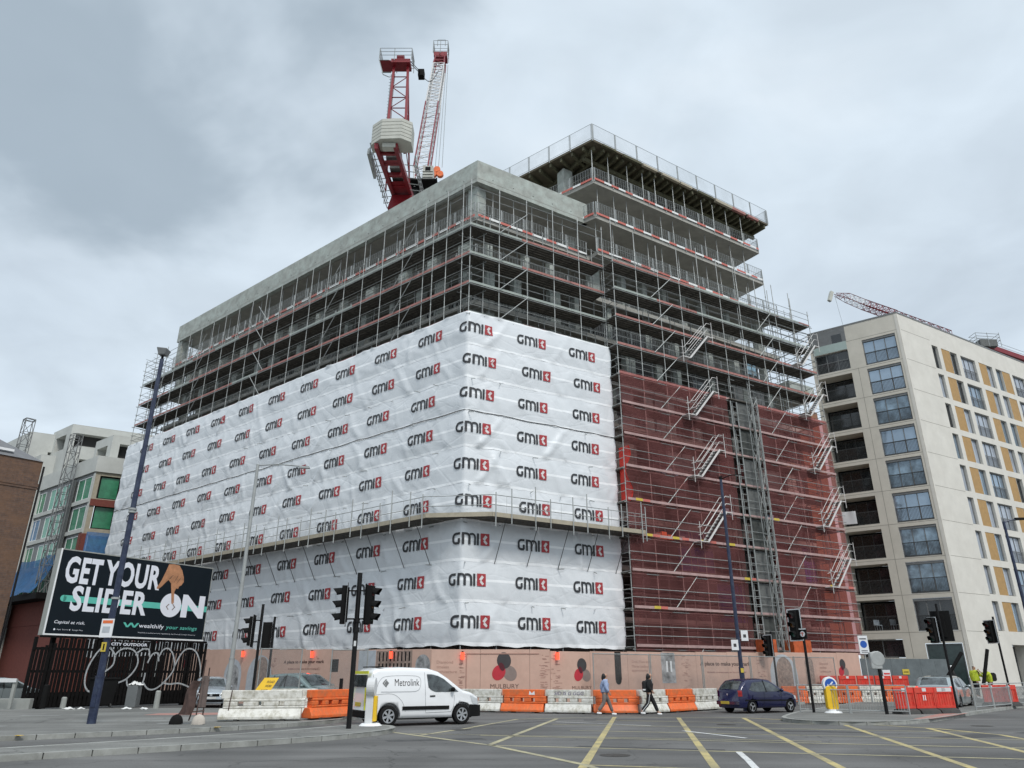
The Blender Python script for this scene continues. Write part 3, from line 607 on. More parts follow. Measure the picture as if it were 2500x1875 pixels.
for a_, d_, t_ in ((19.3, -.5, 31.8), (17.7, -1.3, 32.0), (15.2, -1.3, 31.6), (16.3, -.4, 32.6), (18.5, -1.9, 30.6), (12.6, -.3, 32.2)): std(SRR, a_, d_, 20, t_)
ENDL = Fr(SL.p(45.0, 0, 0)[:2], 50.6, 'L')
for i in (1, 2): std(ENDL, i * 1.1, 0, 10, 31.0)
def lift(F, s0, s1, z, rail=True, boards=True, toe=None, wdt=1.35, bay=2.1, td=0, lead=0):
    if boards:
        mb = MB(); nb = 5
        for j in range(nb):
            d1 = -.06 - j * (wdt / nb); s = s0
            while s < s1:
                e = min(s + 3.9, s1); mb.fbox(F, s + .01, e - .01, d1 - wdt / nb + .03, d1, z - .04 + rng.uniform(-.006, .006), z); s = e
        s = s0
        while s <= s1 + .01: mb.tube(F.p(s, .1, z - .09), F.p(s, -wdt - .05, z - .09), .03, 4); s += bay / 2
        mb.build('platform', 'board', scf, world=True)
    mb = MB(); mb.tube(F.p(s0 - .2, .06, z - .14), F.p(s1 + .2, .06, z - .14), .026, 5); mb.tube(F.p(s0 - .2, -wdt, z - .14), F.p(s1 + .2, -wdt, z - .14), .026, 5); mb.build('ledger', 'galv', scf, world=True)
    if toe is not None:
        s = s0; mb = MB()
        while s < s1:
            e = min(s + 3.9, s1); mb.cur = 0 if s < s0 + lead else (toe if rng.random() < .85 or td else 1 - toe); mb.fbox(F, s + .01, e - .01, td - .03, td, z, z + .155); s = e
        mb.build('toe_board', ['boardg', 'boardr', 'boardp'], scf, world=True)
    if rail:
        mb = MB()
        for h in (.62, 1.12): mb.tube(F.p(s0 - .15, td - .05 if not td else td + .05, z + h), F.p(s1 + .15, td - .05 if not td else td + .05, z + h), .023, 4)
        mb.build('guard_rail', 'galv', scf, world=True)
        mb = MB()
        for h in (.5, 1.0, 1.5): mb.tube(F.p(s0, -wdt - .02, z + h), F.p(s1, -wdt - .02, z + h), .022, 4)
        s = s0 + rng.uniform(.3, 2)
        while s < s1 - 1: mb.tube(F.p(s, -wdt, z + .05), F.p(s, -wdt - .75, z + .1), .022, 4); mb.tube(F.p(s + .4, -wdt - .05, z), F.p(s + .4, -wdt - .05, z + 1.9), .02, 4); s += rng.uniform(1.2, 2.6)
        mb.build('inner_rail', 'galvd', scf, world=True)
for k, z in enumerate(LV):
    up = k >= 9
    if up and k < 13:
        lift(SL, 0, 45, z, toe=(0 if k == 12 else 1)); lift(SR, 0, 10.7, z, toe=(1 if k in (11, 12, 9) else 0), lead=2)
    if up:
        lift(ENDL, 0, 2.3, z - (0.4 if k == 13 else 0), boards=False)
        for h in (.62, 1.12): pass
    if k < 13: lift(SRR, 0, 20.8, z, toe=(1 if k in (9, 10) else 0) if k > 8 else 2, td=0 if k > 7 else .19)
for F, s0, s1 in ((SL, 0, 8), (SR, 0, 10.7)):
    mb = MB()
    for h in (31.2, 31.8): mb.tube(F.p(s0, -.05, h), F.p(s1, -.05, h), .03, 4)
    mb.build('guard_rail', 'galv', scf, world=True)
mb = MB()
for h in (29.6, 30.2, 30.8, 31.3): mb.tube(SL.p(36, -.05, h), SL.p(45, -.05, h), .028, 4)
mb.build('guard_rail', 'galv', scf, world=True)
# end frames that stand clear of the building on the right
for z in (25.6, 26.4, 27.2, 28.0, 28.8):
    mb = MB(); mb.tube(SRR.p(15, 0, z), SRR.p(21.0, 0, z), .03, 4); mb.tube(END.p(0, 0, z), END.p(5.2, 0, z), .03, 4); mb.tube(SRR.p(20.8, 0, z), END.p(1.7, 0, z + 1.1), .025, 4); mb.build('guard_rail', 'galv', scf, world=True)
for k in range(0, 12):
    z = LV[k]; mb = MB()
    for h in (0, .6, 1.1): mb.tube(END.p(0, 0, z + h), END.p(5.2, 0, z + h), .028, 4)
    mb.build('ledger', 'galv', scf, world=True)
    mb = MB()
    for h in (0, .6, 1.1): mb.tube(SRR.p(0, 0, z + h), SRR.p(0, -1.2, z + h), .028, 4)
    mb.build('ledger', 'galv', scf, world=True)
def brace(F, s0, z0, s1, z1, d=.1):
    mb = MB(); mb.tube(F.p(s0, d, z0), F.p(s1, d, z1), .028, 5); mb.build('brace', 'galv', scf, world=True)
for k in range(0, 13):
    z = LV[k] if k else .6; z2 = LV[k + 1] if k else LV[0]
    if k >= 9:
        for s in (5.2, 13.4, 24.5, 33.0, 40.0): brace(SL, s + (1.9 if s < 20 or s > 30 else -1.9) * ((k % 2) * .0 + 1), z, s, z2)
        brace(SR, 2 * bR, z, bR, z2) if 0 else brace(SR, bR, z, 2 * bR, z2)
    if k < 12:
        a = bQ; brace(SRR, 3.2, z, 5.3, z2); brace(SRR, 14.0, z, 16.0, z2)
# stairs on the outside of the right-hand scaffold
def stair(F, s0, z0, n=2):
    """flight rising to the right, with twin handrails and treads"""
    s1 = s0 + 1.9; z1 = z0 + 2.1
    mb = MB()
    for d in (.22, .72): mb.bar(F.p(s0, d, z0), F.p(s1, d, z1), .04, .12)
    mb.cur = 1
    for i in range(9): t = (i + .5) / 9; mb.fbox(F, s0 + (s1 - s0) * t - .11, s0 + (s1 - s0) * t + .11,   .24, .70, z0 + 2.1 * t - .01, z0 + 2.1 * t + .02)
    mb.cur = 0
    for h in (.55, 1.05):
        for d in (.22, .74): mb.path([F.p(s0 - .35, d, z0 + h - .1), F.p(s0, d, z0 + h), F.p(s1, d, z1 + h), F.p(s1 + .35, d, z1 + h)], .02, 5)
    mb.fbox(F, s0 - .75, s0, .12, .75, z0 - .06, z0 - .01); mb.fbox(F, s1, s1 + .5, .12, .75, z1 - .06, z1 - .01)
    for s, a, b in ((s0 - .7, -.5, 1.2), (s1 + .45, 1.6, 3.3)): mb.tube(F.p(s, .75, z0 + a), F.p(s, .75, z0 + b), .024, 5)
    mb.build('stair', ['crane_w', 'galvd'], scf, world=True)
for k in (9, 7, 5, 3): stair(SRR, 5.95, LV[k])
for k in (10, 8, 6, 4, 2): stair(SRR, 18.2, LV[k])
mb = MB()
for i in range(7): mb.fbox(SRR, .4 + i * .7, .8 + i * .7, -1.0, -.4, LV[i % 3 + 3] + .02, LV[i % 3 + 3] + .4)
mb.build('stored_blocks', 'block', scf, world=True)
for (s, k, m) in ((3.5, 5, 'blue_block'), (8.4, 4, 'blue_block'), (12.9, 4, 'blue_block'), (2.6, 3, 'orange'), (16, 6, 'timber'), (17.6, 6, 'crane_w'), (16, 5, 'crane_w'), (19, 9, 'timber')):
    mb = MB()
    for j in range(3): mb.fbox(SRR, s + j * .5, s + j * .5 + .42, -1.0, -.45, LV[k] + .02, LV[k] + .4 + .15 * (j % 2))
    mb.build('stored_pack', m, scf, world=True)
# coloured brick guard tape on some toe boards low on the red side
for k, ss in ((1, (1.5, 2.0)), (2, (9.4, 9.9, 18, 20)), (3, (1.2, 1.8, 3.4, 4.2, 5.8, 6.6, 8.3)), (4, (.6, 1.2, 13))):
    for j, s in enumerate(ss): mb = MB(); mb.fbox(SRR, s, s + .55, .192, .202, LV[k] + .01, LV[k] + .17); mb.build('marker_tape', ('plate_y', 'redtape')[j % 2], scf, world=True)
# protection fan that juts out over the white sheets at mid height
fan = MB()
def fan_run(F, s0, s1):
    z = 9.62; pl = MB(); s = s0
    while s < s1: e = min(s + 3.9, s1); [pl.fbox(F, s + .01, e - .01, .15 + .24 * j, .37 + .24 * j, z - .06, z) for j in range(6)]; s = e
    pl.build('platform', 'board', scf, world=True)
    tb = MB(); s = s0
    while s < s1: e = min(s + 3.9, s1); tb.fbox(F, s + .01, e - .01, 1.62, 1.66, z - .08, z + .16); tb.fbox(F, s + .01, e - .01, 1.60, 1.62, z - .02, z + .38) if 0 else None; s = e
    tb.build('toe_board', 'timber', scf, world=True)
    g = MB(); s = s0 + .2; i = 0
    while s < s1:
        g.tube(F.p(s, 1.70, z - .62 + .2 * (i % 2)), F.p(s, 1.70, z + 1.25 + .3 * ((i * 7) % 3)), .034, 5); s += 1.55 if i % 2 else 1.0; i += 1
    for h in (.55, 1.1): g.tube(F.p(s0, 1.68, z + h), F.p(s1, 1.68, z + h), .022, 4)
    s = s0
    while s < s1: g.tube(F.p(s, 1.66, z + .1), F.p(s, 1.66, z + 1.1), .008, 3); s += .9
    g.build('guard_rail', 'galv', scf, world=True)
    s = s0 + 1.0; i = 0
    while s < s1: 
        b = MB(); b.tube(F.p(s, 1.45, z - .1), F.p(s, .16, z - 2.35), .022, 5); b.build('fan_strut', 'tie_dark', scf, world=True); s += 2.1; i += 1
fan_run(SL, 1.3, 45); fan_run(SR, .9, 11.6)
ch = MB(); a = SL.p(1.3, 1.64, 0); b = SR.p(.9, 1.64, 0)
ch.bar((a[0], a[1], 9.68), (b[0], b[1], 9.66), .04, .24); ch.cur = 1
for h in (10.17, 10.72): ch.tube((a[0], a[1], h), (b[0], b[1], h), .022, 4)
ch.cur = 2; c0 = SL.p(0, .15, 0); ch.quad((a[0], a[1], 9.59), (b[0], b[1], 9.59), (SR.p(.9, .1, 0)[0], SR.p(.9, .1, 0)[1], 9.59), (c0[0], c0[1], 9.59), (SL.p(1.3, .1, 0)[0], SL.p(1.3, .1, 0)[1], 9.59))
ch.build('toe_board', ['timber', 'galv', 'board'], scf, world=True)
e = MB()
for h in (.3, .7, 1.1): e.tube(SR.p(11.6, .1, 9.62 + h), SR.p(11.6, 1.7, 9.62 + h), .03, 5)
for d in (.1, .8, 1.7): e.tube(SR.p(11.6, d, 9.1), SR.p(11.6, d, 11.2), .034, 5)
e.build('guard_rail', 'galv', scf, world=True)
# ------------------------------------------------------------------ white printed sheets
shw = thing('scaffold_sheeting', 'white sheets printed with rows of dark and red logos round the corner of the scaffolding', 'sheeting', (CN[0], CN[1], 0))
UL, UR = -45.2, 10.75
def fold(u, z):
    k = (z - 3.1) / 2.14; f = k - math.floor(k)
    b = .05 + .07 * sin(pi * f) ** .8
    # taut creases that run slantwise from tie to tie
    c = 0
    for j, (sl, of) in enumerate(((.55, .0), (-.7, .9), (.25, 1.7))):
        q = (u + sl * (f - .5) * 2.14 + of + 1.5 * noise.noise(Vector((math.floor(k) * 2.7, j * 5.1, 0))) + .5 * noise.noise(Vector((u * .3, k, j)))) / (3.9 + j); i_ = math.floor(q); r_ = abs(q - i_ - .5); a_ = noise.noise(Vector((i_ * 3.1 + j * 7, math.floor(k) * 1.9, 4.4)))
        if a_ > -.1: c += (.05 + .12 * a_) * max(0, 1 - r_ * (10 + 5 * j)) * (1 - .6 * f)
    v = Vector((u * .8 + z * .5, z * .6, 3.3)); r = 1 - abs(noise.noise(v) * 3.0)
    t = noise.noise(Vector((u * .35, z * .4, 1.7)))
    return b + c + .035 * max(0, r) ** 3 + .06 * t
def surf(u, z, off=0):
    d = .05 + off; w_ = fold(u, z)
    edge = 1.0
    if u < 0: q = SL.p(-u, 0, z); n = SL.N
    else: q = SR.p(u, 0, z); n = SR.N
    t = max(-1, min(1, u / .5)); m = (SL.N * (1 - t) + SR.N * (1 + t)).normalized() if abs(t) < 1 else n
    s = d + w_
    if u > 10.3: s += .1 * (u - 10.3)
    return (q[0] + m.x * s, q[1] + m.y * s, z)
LOGO = {}
def logo_strokes():
    """letters as centre lines (height 1) and a thickness"""
    def arc(cx, cy, rx, ry, a0, a1, n=6): return [(cx + rx * cos(rad(a0 + (a1 - a0) * i / n)), cy + ry * sin(rad(a0 + (a1 - a0) * i / n))) for i in range(n + 1)]
    G = [(.70, .88)] + [(.45, .88)] + arc(.40, .56, .30, .32, 90, 180) + [(.10, .46)] + arc(.34, .38, .24, .28, 180, 270, 5) + [(.60, .10), (.61, .16), (.61, .50)]
    m1 = [(.94, .0), (.94, .97)]; m2 = [(.94, .88), (1.10, .88)] + arc(1.16, .62, .24, .26, 90, 10, 5) + [(1.40, .5), (1.40, 0)]
    m3 = [(1.42, .84), (1.58, .88)] + arc(1.62, .62, .24, .26, 90, 10, 5) + [(1.87, .5), (1.87, 0)]
    I = [(2.14, 0), (2.14, .97)]
    return [(G, .19), (m1, .19), (m2, .17), (m3, .17), (I, .2)]
STK = logo_strokes()
def stamp(mb, u0, z0, h, layer):
    """print one logo so that it follows the folds of the sheet; returns its quads"""
    def P(x, y, lay=0): return surf(u0 + x * h, z0 + y * h, .045 + .006 * lay + layer)
    mb.cur = 0
    for pts, th in STK:
        q = []
        for a, b in zip(pts, pts[1:]):
            n = max(1, int(hypot(b[0] - a[0], b[1] - a[1]) / .18))
            for i in range(n): q.append((a[0] + (b[0] - a[0]) * i / n, a[1] + (b[1] - a[1]) * i / n))
        q.append(pts[-1]); A_ = []; B_ = []
        for i, p in enumerate(q):
            a = q[max(0, i - 1)]; b = q[min(len(q) - 1, i + 1)]; l = hypot(b[0] - a[0], b[1] - a[1]) or 1; nx, ny = -(b[1] - a[1]) / l * th / 2, (b[0] - a[0]) / l * th / 2
            A_.append((p[0] + nx, p[1] + ny)); B_.append((p[0] - nx, p[1] - ny))
        for i in range(len(q) - 1): mb.quad(P(*A_[i]), P(*A_[i + 1]), P(*B_[i + 1]), P(*B_[i]))
    mb.cur = 1; bx, bw = 2.40, .80
    for i in range(5):
        for j in range(6): mb.quad(P(bx + bw * i / 5, j / 6), P(bx + bw * (i + 1) / 5, j / 6), P(bx + bw * (i + 1) / 5, (j + 1) / 6), P(bx + bw * i / 5, (j + 1) / 6))
    mb.cur = 2
    def par(a, b, th, n=3):
        l = hypot(b[0] - a[0], b[1] - a[1]); nx, ny = -(b[1] - a[1]) / l * th / 2, (b[0] - a[0]) / l * th / 2
        for i in range(n):
            t0, t1 = i / n, (i + 1) / n; p = (a[0] + (b[0] - a[0]) * t0, a[1] + (b[1] - a[1]) * t0); q = (a[0] + (b[0] - a[0]) * t1, a[1] + (b[1] - a[1]) * t1)
            mb.quad(P(bx + p[0] + nx, p[1] + ny, 1), P(bx + q[0] + nx, q[1] + ny, 1), P(bx + q[0] - nx, q[1] - ny, 1), P(bx + p[0] - nx, p[1] - ny, 1))
    par((.26, .47), (.52, .80), .23); par((.30, .40), (.56, .14), .2)
shR = [.5, .34, .52, .58, .41, .48, .62, .83, .5]        # logo centre right of the corner, bottom row first
shL = [3.81, 3.75, 3.51, 3.6, 3.73, 3.5, 3.41, 3.14, 3.14]
for k in range(9):
    z0 = 3.1 + 2.14 * k; z1 = z0 + 2.14; gap = .05 if k == 5 else 0; top = z1 + .06 - gap * 1.6
    nu = int((UR - UL) / .13); nv = 14; mb = MB(); mb.uv = []
    def fn(a, b):
        u = UL + (UR - UL) * a; z = z0 + (top - z0) * b
        if b == 0: z -= .05 + .06 * noise.noise(Vector((u * 1.4, z0, 0))) + (.08 if k == 0 else 0) * abs(sin(u * 1.4))
        if b == 1: z += .04 * noise.noise(Vector((u * 1.1, z1, 5)))
        p = surf(u, z, .012 * (1 - b))
        mb.uv.append((a * 27, b)); return p
    mb.grid(fn, nu, nv); sh = mb.build('sheet', 'sheet', shw, world=True, smooth=True)
    mb = MB(); h = .66; wd = 3.2 * h; zc = z0 + 1.10 - h / 2
    cs = [shR[k] + 3.93 * i for i in range(0, 3)] + [-(shL[k] + 4.17 * i) for i in range(0, 10)]
    for c in cs:
        uu = c - wd / 2
        stamp(mb, uu + rng.uniform(-.06, .06), zc + rng.uniform(-.05, .05), h, .0)
    mb.build('printed_logo', ['logo_k', 'logo_r', 'logo_w'], sh, world=True)
for k in (6,):
    mb = MB(); pts = [surf(UL + (UR - UL) * i / 160, LV[k] + .02 * sin(i * .7), .05) for i in range(161)]; mb.path(pts, .022, 4); mb.build('seam_gap_line', 'tie_dark', shw, world=True)  # dark tube drawn in for the shaded gap between two sheet rows
# loose ties that poke through between the sheets
nt_ = 0
for k in range(1, 9):
    for i in range(26):
        u = -44 + i * 2.1 + rng.uniform(-.3, .3)
        if u > 10 or rng.random() < (.78 if u < -22 else .3) or nt_ > 96: continue
        mb = MB(); a = surf(u, LV[k] - .12, .03); n = SL.N if u < 0 else SR.N; mb.tube(a, (a[0] + n.x * .3 + rng.uniform(-.2, .2), a[1] + n.y * .3, a[2] - rng.uniform(.0, .12)), .024, 4); mb.build('tie_end', 'galvd', shw, world=True); nt_ += 1
# ------------------------------------------------------------------ red netting
rn = thing('debris_netting', 'dark red see-through netting hung on the right-hand scaffold beside the white sheets', 'netting', (CN[0], CN[1], 0))
def netsurf(F, s, z): return F.p(s, .09 + .05 * noise.noise(Vector((s * .8, z * .9, 2))) + .03 * sin(s * 3.0), z)
for k in range(8):
    z0 = LV[k] + (0 if k else -.2); z1 = LV[k + 1] + (.15 if k == 7 else .03)
    for a, b in ((0.0, 9.8), (12.7, 20.8)):
        mb = MB(); mb.grid(lambda u, v: netsurf(SRR, a + (b - a) * u, z0 + (z1 - z0) * v + (.08 * noise.noise(Vector((u * 20, k, 1))) if v == 1 else 0)), 40, 5); mb.build('net_panel', 'rednet', rn, world=True, smooth=True)
    mb = MB(); mb.grid(lambda u, v: netsurf(END, 5.2 * u, z0 + (z1 - z0) * v), 14, 4); mb.build('net_panel', 'rednet', rn, world=True, smooth=True)
mb = MB(); mb.grid(lambda u, v: SR.p(10.9 + .25 * sin(v * 9) * u, .35 + .9 * u, 11.6 + 3.6 * v), 4, 12); mb.build('net_panel', mat('bright_red_net', (.62, .035, .02), .7, var=.2, alpha=.9), rn, world=True, smooth=True)
# ------------------------------------------------------------------ goods hoist
ho = thing('goods_hoist', 'tall grey goods hoist mast and caged landing bay up the red netting', 'hoist', SRR.p(11.3, .5, 0))
def lattice(name, F, s, d, wd, z0, z1, m, parent, r=.04, step=1.5, r2=.022, n=5):
    mb = MB(); c = [(s, d), (s + wd, d), (s + wd, d + wd), (s, d + wd)]
    for a, b in c: mb.tube(F.p(a, b, z0), F.p(a, b, z1), r, n)
    z = z0; i = 0
    while z < z1 - .01:
        e = min(z + step, z1)
        for j in range(4):
            (a, b), (p, q) = c[j], c[(j + 1) % 4]; mb.tube(F.p(a, b, z), F.p(p, q, z), r2, 4); mb.tube(F.p(a, b, z), F.p(p, q, e), r2, 4) if i % 2 == 0 else mb.tube(F.p(p, q, z), F.p(a, b, e), r2, 4)
        z = e; i += 1
    for j in range(4):
        (a, b), (p, q) = c[j], c[(j + 1) % 4]; mb.tube(F.p(a, b, z1), F.p(p, q, z1), r2, 4)
    return mb.build(name, m, parent, world=True)
lattice('mast', SRR, 11.3, .55, .5, 0, 20.2, 'galvd', ho, .035, 1.5, .02)
for a in (9.95, 10.55, 12.1, 12.65):
    mb = MB(); mb.tube(SRR.p(a, .25, 0), SRR.p(a, .25, 20.0 if a < 11 else 20.8), .05, 6); mb.tube(SRR.p(a, -.6, 0), SRR.p(a, -.6, 20.0), .04, 6); mb.build('landing_post', 'galvd', ho, world=True)
for k in range(0, 9):
    z = LV[k]
    if z > 20.5: break
    mb = MB(); mb.fbox(SRR, 9.95, 12.7, -1.2, .3, z - .08, z); mb.build('landing', 'board', ho, world=True)
    for a, b in ((9.95, 10.6), (12.1, 12.65)):
        mb = MB(); mb.tube(SRR.p(a, .27, z + .5), SRR.p(a, .27, z + 1.5), .026, 4)
        for h in (.5, 1.0, 1.5): mb.tube(SRR.p(a, .27, z + h), SRR.p(b, .27, z + h), .025, 4)
        mb.build('landing_rail', 'galvd', ho, world=True)
    if z < 19:
        mb = MB(); mb.fbox(SRR, 10.62, 12.05, .1, .14, z + .08, z + 1.98); mb.build('gate_panel', 'hoist' if k % 3 else 'hoistd', ho, world=True)
        mb = MB(); mb.fbox(SRR, 9.98, 10.5, -.5, -.46, z + .05, z + 1.9); mb.build('side_panel', 'hoistd', ho, world=True)
mb = MB(); mb.fbox(SRR, 9.7, 10.7, .2, 1.0, 2.9, 3.7); mb.build('base_guard', 'orangemesh', ho, world=True)
mb = MB(); mb.fbox(SRR, 12.3, 14.0, .2, 1.0, 2.8, 3.7); mb.build('base_guard', 'orangemesh', ho, world=True)
# ================================================================== FACADES OF THE NEIGHBOURS
def facade(F, s0, s1, z0, z1, holes, d=0, depth=.35, m='cream', parent=None, name='wall', joints=None, jm='joint'):
    """a wall sheet with real rectangular openings, reveals included"""
    xs = sorted({s0, s1} | {h[0] for h in holes} | {h[1] for h in holes}); zs = sorted({z0, z1} | {h[2] for h in holes} | {h[3] for h in holes}); mb = MB()
    for a, b in zip(xs, xs[1:]):
        run = None
        for c, e in zip(zs, zs[1:]):
            mx, mz = (a + b) / 2, (c + e) / 2; inside = any(h[0] < mx < h[1] and h[2] < mz < h[3] for h in holes)
            if inside:
                if run is not None: mb.quad(F.p(a, d, run), F.p(b, d, run), F.p(b, d, c), F.p(a, d, c)); run = None
            elif run is None: run = c
        if run is not None: mb.quad(F.p(a, d, run), F.p(b, d, run), F.p(b, d, z1), F.p(a, d, z1))
    for h in holes:
        a, b, c, e = h[:4]; q = d - (h[4] if len(h) > 4 else depth)
        mb.quad(F.p(a, d, c), F.p(a, d, e), F.p(a, q, e), F.p(a, q, c)); mb.quad(F.p(b, d, c), F.p(b, d, e), F.p(b, q, e), F.p(b, q, c))
        mb.quad(F.p(a, d, c), F.p(b, d, c), F.p(b, q, c), F.p(a, q, c)); mb.quad(F.p(a, d, e), F.p(b, d, e), F.p(b, q, e), F.p(a, q, e))
    mb.cur = 1
    for jt in joints or []:
        if jt[0] == 'h': mb.fbox(F, jt[2], jt[3], d - .01, d + .006, jt[1] - .015, jt[1] + .015)
        else: mb.fbox(F, jt[1] - .015, jt[1] + .015, d - .01, d + .008, jt[2], jt[3])
    return mb.build(name, [m, jm], parent, world=True)
def window(F, s0, s1, z0, z1, d, parent, glass='glassw', fr='frame', n=3, fw=.07, mid=None, name='window'):
    """frame mesh with a glass pane as its sub-part"""
    mb = MB(); mb.fbox(F, s0, s1, d, d + .07, z0, z0 + fw); mb.fbox(F, s0, s1, d, d + .07, z1 - fw, z1)
    for i in range(n + 1):
        s = s0 + (s1 - s0) * i / n; a = max(s0, s - fw / 2 - (fw / 2 if i == n else 0)); b = min(s1, s + fw / 2 + (fw / 2 if i == 0 else 0)); mb.fbox(F, a, b, d + .002, d + .072, z0 + fw, z1 - fw)
    if mid: mb.fbox(F, s0 + fw, s1 - fw, d + .004, d + .06, mid - .03, mid + .03)
    o = mb.build(name, fr, parent, world=True); g = MB(); g.fbox(F, s0 + .01, s1 - .01, d + .01, d + .03, z0 + .01, z1 - .01); g.build('pane', glass, o, world=True); return o
def railing(F, s0, s1, z0, z1, d, parent, m='frame', step=.12, name='railing', mesh=None):
    mb = MB(); mb.fbox(F, s0, s1, d, d + .04, z1 - .05, z1); mb.fbox(F, s0, s1, d, d + .04, z0, z0 + .04); s = s0
    while s < s1: mb.fbox(F, s, s + .018, d + .01, d + .03, z0 + .04, z1 - .05); s += step
    return mb.build(name, m, parent, world=True)
M['glassv'] = mat('uneven_window_glass', (.16, .22, .27), .05, .3, var=.85, scale=.9, spec=1)
# ------------------------------------------------------------------ pale apartment block on the right
RB = (36.4, 61.6); RL = Fr(RB, 143, 'L'); RR = Fr(RB, 31, 'R')
rb = thing('apartment_building', 'pale stone-clad apartment block with dark recessed balconies and ochre panels, right of the scaffolded block', 'building', (*RB, 0))
ST = 3.02; T0 = 31.3
hl = []; hr = []; jl = []; jr = []
for k in range(9):
    zt = 31.55 - 3.0 * k; zb = zt - 2.6
    hl.append((.46, 3.38, zb, zt, .22)); hl.append((4.75, 7.85, zt - 5.55 + 2.55 - 0, zt - .02 - 3.0 + 2.6 - 2.62 + .0, 0)) if 0 else None
for k in range(9):
    zt = 28.52 - 2.99 * k
    if k < 8: hl.append((4.75, 7.86, zt - 2.5, zt, 1.7))
hl.append((4.75, 7.86, 29.0, 31.0, .3))
zs_j = [31.9 - 2.99 * k for k in range(10)]
for z in zs_j: jl.append(('h', z - .1, 0, 8.2)); jr.append(('h', z - .1, .0, 4.9))
jl.append(('v', 4.1, 2.9, 28.9)); jr.append(('v', 5.0 - .02, 4.6, 4.7))
hl += [(4.7, 8.0, 2.9, 4.4, .5), (.4, 3.1, .2, 4.0, .15)]
facade(RL, 0, 8.2, 0, 33.45, [h for h in hl if h[2] < h[3]], m='cream', parent=rb, joints=jl)
cols = []
for b in range(3):
    o_ = 13.15 * b
    cols += [('w', 5.0 + o_, 6.0 + o_), ('p', 6.55 + o_, 8.05 + o_), ('w', 8.05 + o_, 9.3 + o_), ('j', 9.95 + o_, 12.6 + o_), ('p', 13.3 + o_, 14.7 + o_), ('w', 14.72 + o_, 15.85 + o_)]
cols = [('w', 5, 6), ('p', 6.6, 8.08), ('w', 8.1, 9.3), ('j', 9.97, 12.6), ('p', 13.28, 14.7), ('w', 14.72, 15.85), ('w', 16.5, 17.7), ('p', 17.72, 19.3), ('j', 19.8, 22.4), ('p', 23.1, 24.5), ('w', 24.52, 25.7), ('w', 26.4, 27.6), ('p', 27.62, 29.2)]
for k in range(9):
    zt = 31.35 - 2.99 * k; zb = zt - 2.42
    for t, a, b in cols: hr.append((a, b, zb, zt, .3 if t != 'p' else .06))
hr += [(6.6, 9.2, 0.1, 3.95, 1.2), (10, 16, .1, 3.95, 1.2), (17, 23, .1, 3.95, 1.2)]
rgw = random.Random(8)
facade(RR, 0, 30, 0, 33.45, hr, m='cream_lit', parent=rb, joints=jr)
for i in range(26):
    F, L_ = ((RL, 8), (RR, 29))[i % 2]; x = rgw.uniform(.2, L_); z = 33.4 - 2.99 * rgw.randint(0, 10) - .5
    mb = MB(); h = rgw.uniform(.5, 1.8); w_ = rgw.uniform(.03, .12); mb.quad(F.p(x, .004, z), F.p(x + w_, .004, z), F.p(x + w_ * .7, .004, z - h), F.p(x + w_ * .2, .004, z - h * .9)); mb.build('rain_streak', 'joint', rb, world=True) if 0 else None
mb = MB(); mb.prism([RR.p(-.02, .03, 0)[:2], RR.p(30, .03, 0)[:2], RR.p(30, -15, 0)[:2], RL.p(8.2, -15, 0)[:2], RL.p(8.22, .03, 0)[:2]], 'z', 33.45, 33.6); mb.build('roof', 'frame', rb, world=True, fix=True)
mb = MB(); mb.fbox(RL, 8.0, 8.2, -15, -.01, 0, 33.44); mb.build('wall', 'cream', rb, world=True)
mb = MB(); mb.fbox(RL, .02, .24, .0, .03, 0, 33.4); mb.fbox(RR, .0, .18, .0, .03, 0, 33.4); mb.build('corner_trim', 'cream_lit', rb, world=True)
rg = random.Random(3)
for k in range(9):
    zt = 31.55 - 3.0 * k; w_ = window(RL, .48, 3.36, zt - 2.58, zt - .02, -.2, rb, n=3, glass=('glassw', 'glassw', 'glassv', 'glassw', 'glassv', 'glassw', 'glassv', 'glassv', 'glassd')[k]); railing(RL, .5, 3.34, zt - 2.5, zt - 1.35, -.1, rb, m='raild', step=.11); mb = MB(); mb.fbox(RL, .48, 3.36, -.19, -.04, zt - .22, zt - .03); mb.build('blind_box', 'frame', rb, world=True)
for k in range(8):
    zt = 28.5 - 2.99 * k; zb = zt - 2.46
    mb = MB(); mb.fbox(RL, 4.77, 7.84, -1.69, -1.6, zb, zt); mb.build('balcony_back_wall', 'blackm', rb, world=True)
    window(RL, 4.9, 7.7, zb + .05, zt - .15, -1.55, rb, glass='glassd', fr='raild', n=3); railing(RL, 4.77, 7.84, zb + .02, zb + 1.15, -.12, rb, m='raild', step=.1)
window(RL, 4.78, 7.82, 29.0 - .0, 30.98, -.28, rb, glass='glassd', n=3); railing(RL, 4.77, 7.84, 29.02, 30.05, -.1, rb)
mb = MB(); mb.fbox(RL, 4.76, 7.9, .004, .03, 31.05, 31.9); mb.build('glass_balustrade', mat('green_glass', (.36, .44, .41), .2, var=.05), rb, world=True)
mb = MB(); mb.fbox(RL, 4.72, 8.2, .004, .012, 31.9, 33.42); mb.build('penthouse_cladding', 'frame', rb, world=True)
mb = MB(); mb.fbox(RL, 5.1, 6.0, .02, .03, 31.9, 32.8); mb.build('penthouse_window', 'glassd', rb, world=True)
mb = MB(); mb.grid(lambda u, v: RL.p(6.6 + 1.35 * u, -.03 + .03 * sin(u * 9) * v, 14.25 + 1.15 * v + .05 * u), 10, 5); tw = mb.build('bed_sheet', 'signw', None); tag(tw, 'white bed sheet hanging over a balcony railing of the pale apartment block', 'sheet')
